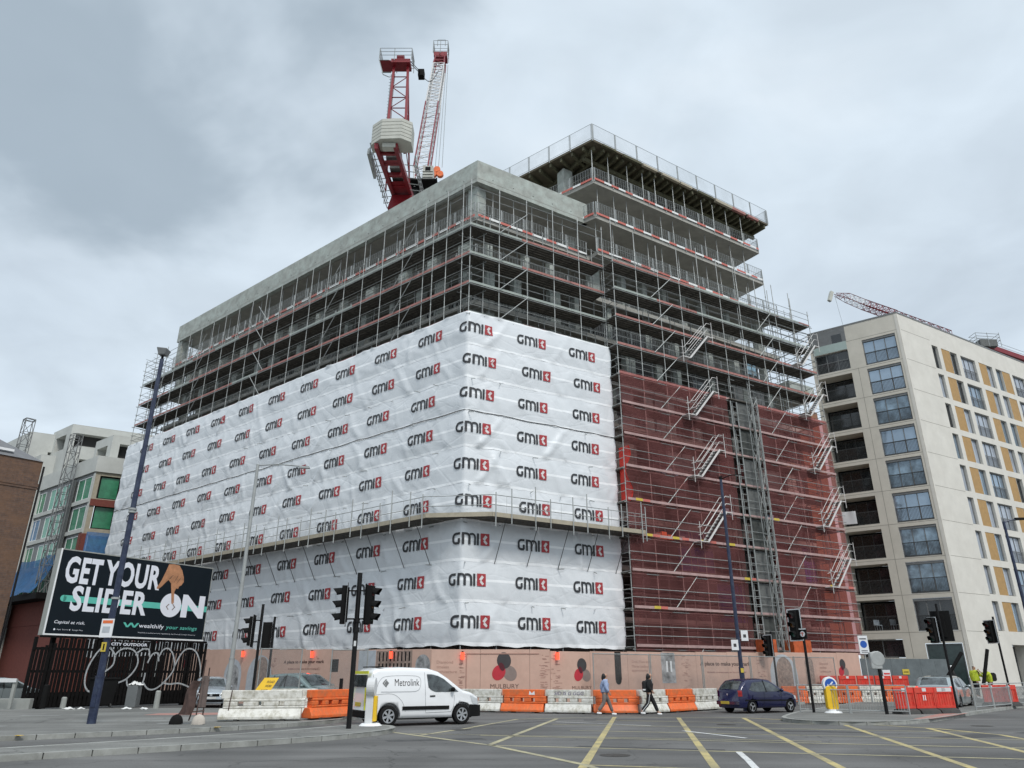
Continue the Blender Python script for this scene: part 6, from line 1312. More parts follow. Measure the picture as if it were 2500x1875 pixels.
def ped_barrier(x, y, deg, label, wd=1.0, grp='red plastic works barriers', z=.12):
    t = thing('works_barrier', label, 'barrier', (x, y, z), rad(deg), grp); mb = MB(); h = wd / 2; mb.box(-h, h, -.04, .04, .78, 1.0); mb.box(-h, h, -.03, .03, .2, .3); mb.box(-h, -h + .07, -.035, .035, .3, .78); mb.box(h - .07, h, -.035, .035, .3, .78); n = 7
    for i in range(n): q = -h + .11 + (wd - .22) * i / (n - 1); mb.box(q - .022, q + .022, -.025, .025, .3, .78)
    mb.box(-h + .07, h - .07, -.008, .008, .3, .78); mb.build('panel', 'redp', t, bevel=.008)
    f = MB(); f.prism([(-.28, 0), (.28, 0), (.22, .13), (.05, .2), (-.05, .2), (-.22, .13)], 'x', -h + .02, h - .02); f.build('rubber_foot', 'rubber', t, bevel=.01); r = MB(); r.box(-.1, .1, -.046, -.041, .84, .97); r.build('reflector', 'whiter', t); return t
for i, (x, y, lab) in enumerate(((16.05, 32.45, 'leftmost of three red works barriers on black feet beside the kerb'), (17.05, 32.75, 'middle of three red works barriers on black feet, with two white marks'), (18.05, 33.1, 'rightmost of three red works barriers on black feet, with a long white label'))):
    t = ped_barrier(x, y, 17, lab)
    if i == 1: mb = MB(); mb.box(-.1, -.06, -.033, -.028, .5, .7); mb.box(0, .04, -.033, -.028, .5, .7); mb.build('white_mark', 'white', t)
    if i == 2: mb = MB(); mb.box(-.35, .4, -.046, -.041, .83, .98); mb.build('white_label', 'whiter', t)
ped_barrier(24.3, 40.1, 12, 'left of two red works barriers in front of the workers'); ped_barrier(25.35, 40.4, 12, 'right of two red works barriers in front of the workers')
for i in range(5): ped_barrier(19.6 + i * 1.35, 48.6 + i * .5, 20, ('red works barrier behind the yellow keep-left bollard, first of a row', 'red works barrier below the dark hoarding emblem, second of a row', 'red works barrier in the middle of the row before the picture panel', 'red works barrier fourth in the row, near the silver-backed sign box', 'red works barrier last in the row, next to the grey estate car')[i], 1.3, z=.55)
# pedestrian guard railings
def ped_rail(p, q, label):
    t = thing('guard_railing', label, 'railing', (p[0], p[1], .12), group='grey pedestrian guard railings'); L_ = hypot(q[0] - p[0], q[1] - p[1]); t.rotation_euler.z = atan2(q[1] - p[1], q[0] - p[0]); mb = MB()
    for x in (0, L_): mb.tube((x, 0, 0), (x, 0, 1.08), .03, 6)
    for z in (.12, .9, 1.08): mb.tube((0, 0, z), (L_, 0, z), .022, 5)
    mb.build('frame', 'greypole', t); mb = MB(); x = .1
    while x < L_: mb.tube((x, 0, .12), (x, 0, .9), .009, 4); x += .105
    mb.build('bars', 'greypole', t)
ped_rail((12.35, 34.1), (14.0, 33.0), 'grey guard railing behind the yellow keep-left bollard'); ped_rail((14.05, 33.0), (15.9, 31.9), 'grey guard railing behind the short sign post'); ped_rail((21.1, 36.2), (23.1, 38.1), 'grey guard railing right of the big black signal board'); ped_rail((23.15, 38.15), (25.2, 40.1), 'grey guard railing in front of the workers'); ped_rail((25.25, 40.15), (27.4, 42.2), 'grey guard railing at the right edge'); ped_rail((27.45, 42.25), (30, 44.6), 'grey guard railing beyond the right-hand traffic light')
# ================================================================== VEHICLES
def bake(o):
    """apply the modifiers of o for good"""
    dg = bpy.context.evaluated_depsgraph_get(); me = bpy.data.meshes.new_from_object(o.evaluated_get(dg)); old = o.data; o.modifiers.clear(); o.data = me; me.name = o.name; return o
def lerp_tab(tab, x):
    if x <= tab[0][0]: return tab[0][1]
    for (a, b), (c, d) in zip(tab, tab[1:]):
        if x <= c:
            t = (x - a) / (c - a); return b + (d - b) * t
    return tab[-1][1]
class Shell:
    """car body: side outline, plan taper and tumblehome give one continuous skin"""
    def __init__(s, top, W, belt, roofin, zb=.24, taper=None, x0=None, x1=None, crown=.03):
        s.top = top; s.W = W; s.belt = belt; s.ri = roofin; s.zb = zb; s.x0 = top[0][0]; s.x1 = top[-1][0]; s.tp = taper or [(s.x0, .80), (s.x0 + .12, .93), (s.x0 + .45, 1), (s.x1 - .7, 1), (s.x1 - .22, .90), (s.x1, .66)]; s.crown = crown
    def zt(s, x): return lerp_tab(s.top, x)
    def side(s, x, z):
        w = s.W * lerp_tab(s.tp, x); b = lerp_tab(s.belt, x) if isinstance(s.belt, list) else s.belt
        if z > b: w -= s.ri * ((z - b) / max(.3, s.zmax - b)) ** 1.25
        if z < s.zb + .25: w -= .05 * (1 - (z - s.zb) / .25) ** 2
        return w - .02 * max(0, (z - s.zb - .35)) * (z < b)
    def build(s, parent, m, wheels, rw, arch=None, nx=64, name='body'):
        s.zmax = max(z for _, z in s.top); mb = MB(); xs = sorted(set([s.x0 + (s.x1 - s.x0) * i / nx for i in range(nx + 1)] + [x for x, _ in s.top])); rows = []
        for x in xs:
            zt = s.zt(x); ring = []; zs = [s.zb + (zt - .07 - s.zb) * q for q in (0, .08, .2, .35, .5, .62, .74, .86, .95, 1)]
            for z in zs: ring.append((x, s.side(x, z), z))
            w = s.side(x, zt); ring.append((x, w - .025, zt - .025)); ring.append((x, w - .08, zt)); ring.append((x, w * .5, zt + s.crown * .75)); ring.append((x, 0, zt + s.crown))
            full = ring + [(a, -b, c) for a, b, c in reversed(ring[:-1])]; rows.append(full)
        n = len(rows[0])
        for r in rows: mb.v += r
        for i in range(len(rows) - 1):
            for j in range(n - 1): a = i * n + j; mb.f.append((a, a + 1, a + n + 1, a + n)); mb.mi.append(0)
            mb.f.append((i * n + n - 1, i * n, (i + 1) * n, (i + 1) * n + n - 1)); mb.mi.append(0)
        mb.f.append(tuple(range(n))); mb.mi.append(0); k = (len(rows) - 1) * n; mb.f.append(tuple(k + i for i in reversed(range(n)))); mb.mi.append(0)
        o = mb.build(name, m, parent, fix=True, smooth=True)
        ar = arch or rw + .075
        cut = MB()
        for x in wheels:
            for sg in (1, -1): cut.tube((x, sg * (s.W - .34), rw), (x, sg * (s.W + .3), rw), ar, 28)
        c = cut.build('cut', 'blackm', None, fix=True); c.parent = parent; md = o.modifiers.new('b', 'BOOLEAN'); md.object = c; md.operation = 'DIFFERENCE'; md.solver = 'EXACT'
        bpy.context.view_layer.update(); bake(o); bpy.data.objects.remove(c)
        try: o.data.shade_smooth_by_angle(rad(40)) if hasattr(o.data, 'shade_smooth_by_angle') else None
        except Exception: pass
        o.data.materials.clear(); o.data.materials.append(M[m]); s.parent = parent; s.body = o; return o
    def patch(s, lo, hi, m, name, off=.007, sides=(1, -1), n=14, parent=None, label=None, rows=3):
        """a skin piece on the flank between a lower and an upper outline (lists of x, z)"""
        out = []
        for sg in sides:
            mb = MB()
            def P(u, v):
                x0 = lo[0][0] + (lo[-1][0] - lo[0][0]) * u; x1 = hi[0][0] + (hi[-1][0] - hi[0][0]) * u; z0 = lerp_tab(lo, x0); z1 = lerp_tab(hi, x1); x = x0 + (x1 - x0) * v; z = z0 + (z1 - z0) * v
                return (x, sg * (s.side(x, z) + off), z)
            mb.grid(P, n, rows); out.append(mb.build(name, m, parent or s.parent, smooth=True, label=label))
        return out
    def over(s, x0, x1, w0, w1, m, name, off=.008, n=10):
        """a piece on the upper skin (windscreen, rear glass) between stations x0 and x1"""
        mb = MB()
        def P(u, v):
            x = x0 + (x1 - x0) * v; zt = s.zt(x); w = (w0 + (w1 - w0) * v) * (2 * u - 1); W_ = s.side(x, zt); t = abs(w) / max(W_, .01); z = zt + s.crown * (1 - t * t) + off
            sl = (s.zt(x + .01) - s.zt(x - .01)) / .02; nl = sqrt(1 + sl * sl); return (x - sl / nl * off, w, zt + s.crown * (1 - t ** 2) * .95 + off / nl)
        mb.grid(P, 10, n); return mb.build(name, m, s.parent, smooth=True)
def wheel(parent, x, y, r, w_, side, style='alloy', spokes=5):
    mb = MB(); prof = [(r * .66, -w_ / 2), (r * .93, -w_ / 2), (r, -w_ * .36), (r, w_ * .36), (r * .93, w_ / 2), (r * .66, w_ / 2)]; n = 28
    mb.grid(lambda u, v: (x + lerp_tab([(i / 5, p[0]) for i, p in enumerate(prof)], v) * cos(2 * pi * u), y + lerp_tab([(i / 5, p[1]) for i, p in enumerate(prof)], v), r + lerp_tab([(i / 5, p[0]) for i, p in enumerate(prof)], v) * sin(2 * pi * u)), n, 10)
    o = mb.build('wheel', 'tyre', parent, smooth=True); h = MB(); yy = y + side * w_ * .42
    h.cur = 1; h.disc((x, yy - side * .05, r), (0, side, 0), r * .67, 24); h.cur = 0
    h.disc((x, yy, r), (0, side, 0), r * .68, 24, inner=r * .56); h.disc((x, yy + side * .01, r), (0, side, 0), r * .18, 14)
    for i in range(spokes):
        a = 2 * pi * i / spokes + .3; c, s_ = cos(a), sin(a); t = r * (.11 if spokes < 7 else .085)
        h.quad((x - s_ * t * .7 + c * r * .12, yy, r + c * t * .7 + s_ * r * .12), (x + s_ * t * .7 + c * r * .12, yy, r - c * t * .7 + s_ * r * .12), (x + s_ * t * 1.2 + c * r * .6, yy + side * .004, r - c * t * 1.2 + s_ * r * .6), (x - s_ * t * 1.2 + c * r * .6, yy + side * .004, r + c * t * 1.2 + s_ * r * .6))
    h.build('rim', ['alloy', 'blackm'], o); return o
def car_bits(sh, wheels, r, wd=.2, style=5):
    for x in wheels:
        for sg in (1, -1): wheel(sh.parent, x, sg * (sh.W - .12), r, wd, sg, spokes=style)
    mb = MB(); mb.box(sh.x0 + .35, sh.x1 - .35, -sh.W + .3, sh.W - .3, .2, .42); mb.build('underbody', 'blackm', sh.parent)
    sh.zmax = max(z for _, z in sh.top)
def mirror(sh, x, z, m='blackm'):
    for sg in (1, -1): mb = MB(); y = sg * (sh.side(x, z) + .10); mb.ellipsoid((x, y, z + .03), (.07, .11, .075), 10, 6); mb.build('mirror', m, sh.parent, smooth=True)
def place(x, y, deg, label, cat, name, grp=None): return thing(name, label, cat, (x, y, 0), rad(deg), grp)
# --- van (nose towards +x)
v = place(-3.35, 27.95, 30.5, 'white panel van with dark lower trim crossing the junction', 'van', 'panel_van')
top = [(-2.15, .62), (-2.13, 1.0), (-2.08, 1.45), (-1.98, 1.72), (-1.80, 1.80), (-.9, 1.83), (.05, 1.80), (.42, 1.70), (.80, 1.48), (1.20, 1.20), (1.36, 1.10), (1.75, 1.01), (2.02, .88), (2.16, .68), (2.20, .50)]
S_ = Shell(top, .905, [(-2.2, 1.05), (.4, 1.05), (1.2, 1.0), (2.2, .85)], .115, zb=.25, taper=[(-2.15, .955), (-2.0, .985), (-1.6, 1), (1.1, 1), (1.6, .965), (2.0, .84), (2.2, .62)]); S_.build(v, 'vanw', (-1.38, 1.35), .325, .405, name='body'); car_bits(S_, (-1.38, 1.35), .325, .2, 6)
S_.patch([(.02, 1.20), (.12, 1.11), (.3, 1.05), (1.18, 1.05)], [(-.04, 1.62), (.18, 1.615), (.40, 1.56), (.62, 1.46)], 'glass', 'side_window', rows=5)
S_.over(1.16, .48, .70, .60, 'glass', 'windscreen')
S_.patch([(-.92, .50), (.82, .50)], [(-.92, .615), (.82, .615)], 'blackm', 'rubbing_strip', off=.022)
for sg in (1, -1):
    mb = MB(); mb.grid(lambda u, w: (1.62 + .60 * u, sg * (S_.side(min(2.195, 1.62 + .58 * u), .4 + .15 * w) + .012), .24 + (.40 - .04 * u) * w), 8, 4); mb.build('bumper_corner', 'blackm', v, smooth=True)
mb = MB(); mb.grid(lambda u, w: (2.215 - .10 * abs(2 * u - 1) ** 3, .60 * (2 * u - 1), .25 + .33 * w), 10, 4); mb.build('front_bumper', 'blackm', v, smooth=True)
mb = MB(); mb.box(-2.24, -2.1, -.82, .82, .28, .50); mb.build('rear_bumper', 'blackm', v, bevel=.03)
S_.patch([(1.78, .66), (2.08, .60)], [(1.66, .93), (2.02, .80)], 'headlight', 'headlight', off=.012)
for sg in (-1, 1): mb = MB(); mb.box(-2.17, -2.04, sg * .80 - .07, sg * .80 + .07, .72, 1.22); mb.build('tail_light', 'taillight', v, bevel=.02)
mb = MB(); mb.box(-2.165, -2.135, -.72, -.02, 1.22, 1.60); mb.box(-2.165, -2.135, .02, .72, 1.22, 1.60); mb.build('rear_window', 'glass', v)
hv = mat('yellow_reflective', (.70, .72, .05), .5, var=.05); mb = MB(); mb.box(-2.16, -2.13, -.80, .80, 1.63, 1.72); mb.box(-2.178, -2.15, -.72, -.64, .52, 1.2); mb.box(-2.178, -2.15, .64, .72, .52, 1.2); mb.build('reflective_strip', hv, v)
mb = MB(); mb.box(-2.175, -2.16, -.26, .26, .62, .74); mb.build('number_plate', 'plate_y', v)
# panel lines: load-side pressing, door edges, fuel flap
def line(sh, pts, name='panel_gap', w_=.012, m='joint', sg=-1, off=.004):
    mb = MB()
    q = curve(pts, 5) if len(pts) > 2 else [(pts[0][0] + (pts[1][0] - pts[0][0]) * i / 10, pts[0][1] + (pts[1][1] - pts[0][1]) * i / 10) for i in range(11)]
    for (a, b), (c, e) in zip(q, q[1:]):
        l = hypot(c - a, e - b) or 1; nx, nz = -(e - b) / l * w_ / 2, (c - a) / l * w_ / 2
        P = lambda x, z: (x, sg * (sh.side(x, z) + off), z); mb.quad(P(a + nx, b + nz), P(c + nx, e + nz), P(c - nx, e - nz), P(a - nx, b - nz))
    return mb.build(name, m, sh.parent)
gp_ = mat('panel_shadow_gap', (.30, .31, .32), .7)
for pts in ([(-.12, 1.68), (-.10, 1.2), (-.06, .42)], [(1.02, .95), (1.0, .62), (.9, .44)], [(-.06, .40), (.9, .42)], [(-1.85, 1.20), (-1.75, 1.42), (-1.5, 1.55), (-.6, 1.57), (-.30, 1.50), (-.28, 1.25), (-.42, 1.09), (-1.0, 1.07), (-1.7, 1.07)], [(-1.98, 1.62), (-1.98, 1.0), (-2.0, .6)], [(-1.9, .98), (-1.3, 1.0), (-.95, .78), (-.8, .45)]): line(S_, pts, m=gp_, w_=.014)
line(S_, [(.08, .92), (.28, .925)], 'door_handle', .045, 'blackm', off=.02)
mirror(S_, .92, 1.10)
mb = MB(); put_text(mb, 'Metrolink', lambda x, y: (-1.22 + x, -(S_.side(-1.22 + x, 1.28 + y) + .010), 1.25 + y), width=.90, height=.22, bold=0); mb.build('side_lettering', 'petald', v)
mb = MB(); P = lambda x, z: (x - .08, -(S_.side(x - .08, z) + .010), z); mb.quad(P(-1.58, 1.34), P(-1.47, 1.46), P(-1.42, 1.46), P(-1.53, 1.34), P(-1.42, 1.22), P(-1.47, 1.22)); mb.quad(P(-1.51, 1.34), P(-1.43, 1.43), P(-1.35, 1.34), P(-1.43, 1.25)); mb.build('side_emblem', 'frame', v)
mb = MB(); mb.box(-1.8, -1.6, -.75, .75, 1.84, 1.87); mb.build('roof_bar', 'blackm', v)
def glasshouse(sh, lo, hi, splits, wsc, rear, m='glass'):
    sh.patch(lo, hi, m, 'side_window', rows=4)
    for x0, x1, w0, w1 in wsc: sh.over(x0, x1, w0, w1, m, 'windscreen')
    for x0, x1, w0, w1 in rear: sh.over(x0, x1, w0, w1, m, 'rear_window')
    for sg in (1, -1):
        for a, b in splits:
            line(sh, [a, b], 'pillar', .05, 'blackm', sg=sg, off=.012)
# --- small dark blue hatchback
c = place(11.4, 36.7, 29, 'small dark blue three-door hatchback with a yellow rear plate', 'car', 'hatchback_car')
top = [(-1.88, .50), (-1.90, .72), (-1.84, .92), (-1.62, 1.17), (-1.38, 1.35), (-1.1, 1.40), (-.3, 1.425), (.12, 1.38), (.48, 1.18), (.82, .96), (.95, .92), (1.45, .82), (1.78, .68), (1.88, .48)]
B_ = Shell(top, .80, [(-1.9, .86), (.8, .84), (1.9, .7)], .16, zb=.22, taper=[(-1.9, .78), (-1.78, .90), (-1.4, 1), (1.2, 1), (1.65, .9), (1.88, .68)]); B_.build(c, 'bluecar', (-1.18, 1.22), .275, .33); car_bits(B_, (-1.18, 1.22), .275, .17, 3)
glasshouse(B_, [(-1.32, .98), (-1.1, .90), (.70, .90)], [(-1.02, 1.27), (-.2, 1.33), (.16, 1.24)], [((-.28, .88), (-.32, 1.38)),], [(.80, .20, .62, .52)], [(-1.80, -1.42, .58, .50)])
for sg in (1, -1): mb = MB(); mb.grid(lambda u, w: (-1.885 + .16 * u, sg * (B_.side(-1.885 + .16 * u, .7 + .25 * w) + .01), .70 + .25 * w), 4, 3); mb.build('tail_light', 'taillight', c)
mb = MB(); mb.box(-1.93, -1.86, -.72, .72, .34, .52); mb.build('rear_bumper', 'bluecar', c, bevel=.03); mb = MB(); mb.box(-1.945, -1.932, -.10, .42, .38, .50); mb.build('number_plate', 'plate_y', c); mb = MB(); mb.disc((-1.91, .0, .78), (-1, 0, 0), .045, 10); mb.build('badge', 'silver', c)
mirror(B_, .62, .92, 'bluecar'); line(B_, [(.66, .88), (.62, .3)], m='blackm'); line(B_, [(-.42, .9), (-.46, .5), (-.6, .32)], m='blackm'); line(B_, [(-1.6, .55), (1.5, .52)], 'rubbing_strip', .05, 'blackm', off=.015)
B_.patch([(1.55, .58), (1.80, .54)], [(1.5, .74), (1.76, .66)], 'headlight', 'headlight', off=.01)
# --- generic five-door hatch / SUV
def hatch(t, paint, hgt=1.48, W=.875, L_=4.2, lit=False, wr=.31):
    k = hgt / 1.48; q = L_ / 4.2
    top = [(-2.1 * q, .55 * k), (-2.12 * q, .85 * k), (-2.04 * q, 1.02 * k), (-1.82 * q, 1.28 * k), (-1.6 * q, 1.41 * k), (-.9 * q, 1.47 * k), (-.2 * q, 1.48 * k), (.25 * q, 1.42 * k), (.68 * q, 1.20 * k), (1.08 * q, .99 * k), (1.2 * q, .96 * k), (1.7 * q, .86 * k), (2.0 * q, .70 * k), (2.1 * q, .52 * k)]
    s = Shell(top, W, [(-2.1, .95 * k), (1, .9 * k), (2.1, .75 * k)], .17, zb=.22); s.build(t, paint, (-1.30 * q, 1.30 * q), wr, wr + .06); car_bits(s, (-1.30 * q, 1.30 * q), wr, .2, 5)
    glasshouse(s, [(-1.62 * q, 1.06 * k), (-1.4 * q, .99 * k), (.92 * q, .96 * k)], [(-1.38 * q, 1.33 * k), (-.4 * q, 1.40 * k), (.22 * q, 1.34 * k)], [((-.35 * q, .94 * k), (-.38 * q, 1.44 * k)), ((-1.1 * q, .98 * k), (-1.12 * q, 1.4 * k))], [(1.06 * q, .32 * q, .70, .58)], [(-2.0 * q, -1.66 * q, .62, .54)])
    for sg in (1, -1): mb = MB(); mb.grid(lambda u, w: (-2.105 * q + .18 * u, sg * (s.side(-2.10 * q + .18 * u, .85 * k) + .01 - .03 * (1 - u)), (.80 + .22 * w) * k), 4, 3); mb.build('tail_light', 'red_glow' if lit else 'taillight', t)
    for sg in (1, -1): mb = MB(); mb.grid(lambda u, w: ((1.80 + .22 * u) * q, sg * (s.side((1.80 + .22 * u) * q, .7 * k) * (1 - .0 * u) + .012), (.60 + .03 * u + (.20 - .05 * u) * w) * k), 5, 3); mb.build('headlight', 'headlight', t)
    mb = MB(); mb.box(2.06 * q, 2.12 * q, -.42, .42, .56 * k, .68 * k); mb.cur = 1; mb.box(2.121 * q, 2.13 * q, -.06, .06, .57 * k, .68 * k); mb.build('grille', ['blackm', 'alloy'], t); mb = MB(); mb.box(2.05 * q, 2.11 * q, -.62, .62, .28 * k, .42 * k); mb.build('lower_grille', 'blackm', t, bevel=.02); mb = MB(); mb.box(2.112 * q, 2.12 * q, -.26, .26, .44 * k, .54 * k); mb.build('number_plate', 'plate_w', t); mb = MB(); mb.box(-2.16 * q, -2.14 * q, -.26, .26, .62 * k, .73 * k); mb.build('number_plate', 'plate_y', t)
    for sg in (1, -1):
        mb = MB(); mb.box(1.93 * q, 2.105 * q, min(sg * .44, sg * .66), max(sg * .44, sg * .66), .60 * k, .72 * k); mb.build('headlight', 'headlight', t, bevel=.03)
    mirror(s, .78 * q, .98 * k, paint); line(s, [(.74 * q, .9 * k), (.7 * q, .34 * k)], m='blackm'); line(s, [(-.36 * q, .92 * k), (-.38 * q, .32 * k)], m='blackm'); line(s, [(.74 * q, .9 * k), (.7 * q, .34 * k)], m='blackm', sg=1); return s
hatch(place(-16.4, 43.0, -68, 'silver hatchback facing the camera beside the end of the black fence', 'car', 'hatchback_car'), 'silver')
hatch(place(-9.9, 37.6, -30, 'grey-green car behind the grimy and orange barriers, below the hoarding lettering', 'car', 'parked_car'), 'teal', 1.66, .93, 4.5, wr=.34)
M['darkcar'] = mat('dark_grey_paint', (.05, .055, .06), .25, .3, var=.03, coat=1); M['lightcar'] = mat('light_grey_paint', (.33, .38, .39), .28, .4, var=.03, coat=1)
hatch(place(22.3, 40.7, 50, 'grey estate car with a lit red tail light behind the red works barriers', 'car', 'parked_car'), 'lightcar', 1.55, .92, 4.5, lit=True)
hatch(place(-26.9, 41.6, 60, 'pale grey car at the left edge beside the black fence', 'car', 'parked_car'), 'lightcar', 1.45)
hatch(place(-31.6, 46.5, 40, 'silver car farther back at the left edge, only its roof showing', 'car', 'parked_car'), 'silver', 1.5)
# ================================================================== PEOPLE
def skin(name, V, E_, R, m, parent, sub=1, root=0, extra=None):
    me = bpy.data.meshes.new(name); me.from_pydata(V, E_, []); o = bpy.data.objects.new(name, me); col.objects.link(o); o.parent = parent
    md = o.modifiers.new('skin', 'SKIN'); md.use_smooth_shade = True
    for i, r in enumerate(R): me.skin_vertices[0].data[i].radius = (r, r) if not hasattr(r, '__len__') else r
    for i in range(len(V)): me.skin_vertices[0].data[i].use_root = (i == root)
    sb = o.modifiers.new('sub', 'SUBSURF'); sb.levels = sub; sb.render_levels = sub
    bpy.context.view_layer.update(); bake(o); o.data.materials.clear(); o.data.materials.append(M[m]); 
    for p in o.data.polygons: p.use_smooth = True
    return o
def walker(loc, deg, label, top_m, top2, leg_m, hair_long, H=1.66, stride=.36, bag=None, stripe=False, shoes='white', arms='swing', lean=.03, vest=None):
    """a person facing +x in local axes, mid-stride"""
    t = thing('person', label, 'person', (loc[0], loc[1], loc[2] if len(loc) > 2 else 0), rad(deg)); k = H / 1.66; st = stride
    hip = .88 * k; kn = .47 * k; P = lambda x, y, z: (x * k, y * k, z * k)
    # joints: pelvis, chest, neck, head; legs fore and aft
    Lf = [P(0, .09, .86), P(st * .52, .09, .48), P(st * .92, .09, .09)]; Rt = [P(0, -.09, .86), P(-st * .18, -.09, .47), P(-st * .95, -.09, .13)]
    if arms == 'swing': aL = [P(.0, .19, 1.33), P(-.10, .22, 1.08), P(-.02, .20, .86)]; aR = [P(.0, -.19, 1.33), P(.03, -.22, 1.07), P(.16, -.20, .88)]
    elif arms == 'up': aL = [P(.0, .19, 1.35), P(.20, .20, 1.22), P(.38, .10, 1.40)]; aR = [P(.0, -.19, 1.35), P(.22, -.20, 1.15), P(.42, -.08, 1.22)]
    else: aL = [P(.0, .18, 1.33), P(-.04, .22, 1.08), P(.10, .17, .93)]; aR = [P(.0, -.18, 1.33), P(-.05, -.22, 1.07), P(.10, -.18, .93)]
    V = [P(0, 0, .92), P(.01, 0, 1.10), P(.015 + lean * .5, 0, 1.30), P(.01 + lean, 0, 1.42), P(.03 + lean, 0, 1.50), P(.035 + lean, 0, 1.58), P(.02 + lean, 0, 1.63)] + Lf + [(Lf[2][0] + .13 * k, Lf[2][1], Lf[2][2] - .05 * k)] + Rt + [(Rt[2][0] + .09 * k, Rt[2][1], Rt[2][2] - .09 * k)] + aL + aR
    R = [.13, .115, .135, .055, .07, .085, .05, .085, .055, .04, .03, .085, .055, .04, .03, .05, .04, .026, .05, .04, .026]; R = [r * k * 1.06 for r in R]
    E_ = [(0, 1), (1, 2), (2, 3), (3, 4), (4, 5), (5, 6), (0, 7), (7, 8), (8, 9), (9, 10), (0, 11), (11, 12), (12, 13), (13, 14), (2, 15), (15, 16), (16, 17), (2, 18), (18, 19), (19, 20)]
    # hands: palm, thumb and fingers grown from each wrist
    for wi, sg, pr in ((17, 1, aL), (20, -1, aR)):
        w_ = Vector(V[wi]); d = (w_ - Vector(pr[1])).normalized(); n = len(V); pm = w_ + d * .07 * k; V.append(tuple(pm)); R.append(.022 * k); E_.append((wi, n))
        side_ = Vector((0, sg, 0)).cross(d).normalized()
        for f in range(4):
            o_ = side_ * ((f - 1.5) * .018 * k); a = pm + o_ + d * .03 * k; b = a + d * (.045, .055, .05, .038)[f] * k + Vector((0, -sg * .012 * k, 0)); m_ = len(V); V += [tuple(a), tuple(b)]; R += [.0085 * k, .006 * k]; E_ += [(n, m_), (m_, m_ + 1)]
        th = w_ + d * .03 * k + side_ * .035 * k; m_ = len(V); V += [tuple(th), tuple(th + d * .035 * k + side_ * .012 * k)]; R += [.010 * k, .008 * k]; E_ += [(wi, m_), (m_, m_ + 1)]
    skin('body', V, E_, R, 'skin_lt', t)
    # clothes follow the same joints a little larger
    LV_ = [P(0, 0, .90), P(0, 0, .98)] + Lf[:2] + [tuple(Vector(Lf[1]).lerp(Vector(Lf[2]), .92))] + Rt[:2] + [tuple(Vector(Rt[1]).lerp(Vector(Rt[2]), .90))]; loose = 1.0 if leg_m != 'cargo' else .92
    tr = skin('trousers', LV_, [(0, 1), (0, 2), (2, 3), (3, 4), (0, 5), (5, 6), (6, 7)], [x * k for x in (.165, .15, .125, .092 * loose, .082 * loose, .125, .092 * loose, .082 * loose)], leg_m, t)
    if stripe:
        mb = MB()
        for leg in (Rt, ):
            a, b, c_ = [Vector(q) for q in leg]; o_ = Vector((0, -.085 * k, 0))
            for p, q in ((a, b), (b, c_)): mb.bar(p + o_, q + o_ * .95, .022, .016)
        mb.build('side_stripe', 'white', tr)
    JV = [P(0, 0, .88), P(.01, 0, 1.08), P(.02 + lean * .5, 0, 1.28), P(.01 + lean, 0, 1.40)] + aL[:2] + [tuple(Vector(aL[1]).lerp(Vector(aL[2]), .88))] + aR[:2] + [tuple(Vector(aR[1]).lerp(Vector(aR[2]), .88))]
    skin('jacket', JV, [(0, 1), (1, 2), (2, 3), (2, 4), (4, 5), (5, 6), (2, 7), (7, 8), (8, 9)], [x * k for x in (.20, .185, .205, .11, .108, .083, .066, .108, .083, .066)], top_m, t, root=1)
    if top2: skin('shirt_hem', [P(0, 0, .82), P(0, 0, .92)], [(0, 1)], [.195 * k, .18 * k], top2, t)
    if vest: pass
    for F_, z in ((Lf, .0), (Rt, .03)):
        a = Vector(F_[2]); skin('shoe', [(a.x - .05 * k, a.y, a.z - .05 * k), (a.x + .06 * k, a.y, a.z - .06 * k), (a.x + .17 * k, a.y, a.z - .065 * k)], [(0, 1), (1, 2)], [.05 * k, .05 * k, .038 * k], shoes, t)
    hx = .03 + lean
    if hair_long: skin('hair', [P(hx - .01, 0, 1.60), P(hx - .055, 0, 1.56), P(hx - .09, 0, 1.46), P(hx - .09, 0, 1.33)], [(0, 1), (1, 2), (2, 3)], [(.095 * k), (.118 * k), (.11 * k), (.08 * k)], 'hair', t)
    else: skin('hair', [P(hx - .015, 0, 1.60), P(hx - .045, 0, 1.57)], [(0, 1)], [.086 * k, .088 * k], 'hair', t)
    # face: nose, eyes, mouth, ears
    mb = MB(); mb.ellipsoid(P(hx + .10, 0, 1.545), (.018 * k, .014 * k, .02 * k), 8, 6); mb.build('nose', 'skin_lt', t, smooth=True)
    for sg in (1, -1):
        mb = MB(); mb.ellipsoid(P(hx + .078, sg * .032, 1.575), (.01 * k, .013 * k, .008 * k), 8, 6); mb.build('eye', 'hair', t)
        mb = MB(); mb.ellipsoid(P(hx + .0, sg * .088, 1.555), (.018 * k, .01 * k, .028 * k), 8, 6); mb.build('ear', 'skin_lt', t, smooth=True)
    mb = MB(); mb.ellipsoid(P(hx + .082, 0, 1.505), (.008 * k, .022 * k, .006 * k), 8, 4); mb.build('mouth', 'petalr', t)
    return t
walker((4.02, 34.3), 3, 'person in a pale blue denim jacket and grey trousers walking right past the barriers', 'denim', 'denimd', 'cargo', True, 1.68, .36, arms='swing')
p2 = walker((5.95, 34.35), 2, 'person in black with white-striped trousers and a backpack walking right', 'blackcloth', None, 'blackcloth', True, 1.68, .40, stripe=True, arms='fold', lean=.05)
mb = MB(); mb.prism(stadium(-.27, -.02, .90, 1.36, r=.09), 'y', -.15, .15); o = mb.build('backpack', 'blackcloth', None, bevel=.05, fix=True); o.location = p2.location; o.rotation_euler = p2.rotation_euler; tag(o, 'black backpack with a pale band worn by the walker in black', 'backpack'); mb = MB(); mb.box(-.282, -.10, -.155, .155, .97, 1.03); mb.build('pale_band', 'whiter', o)
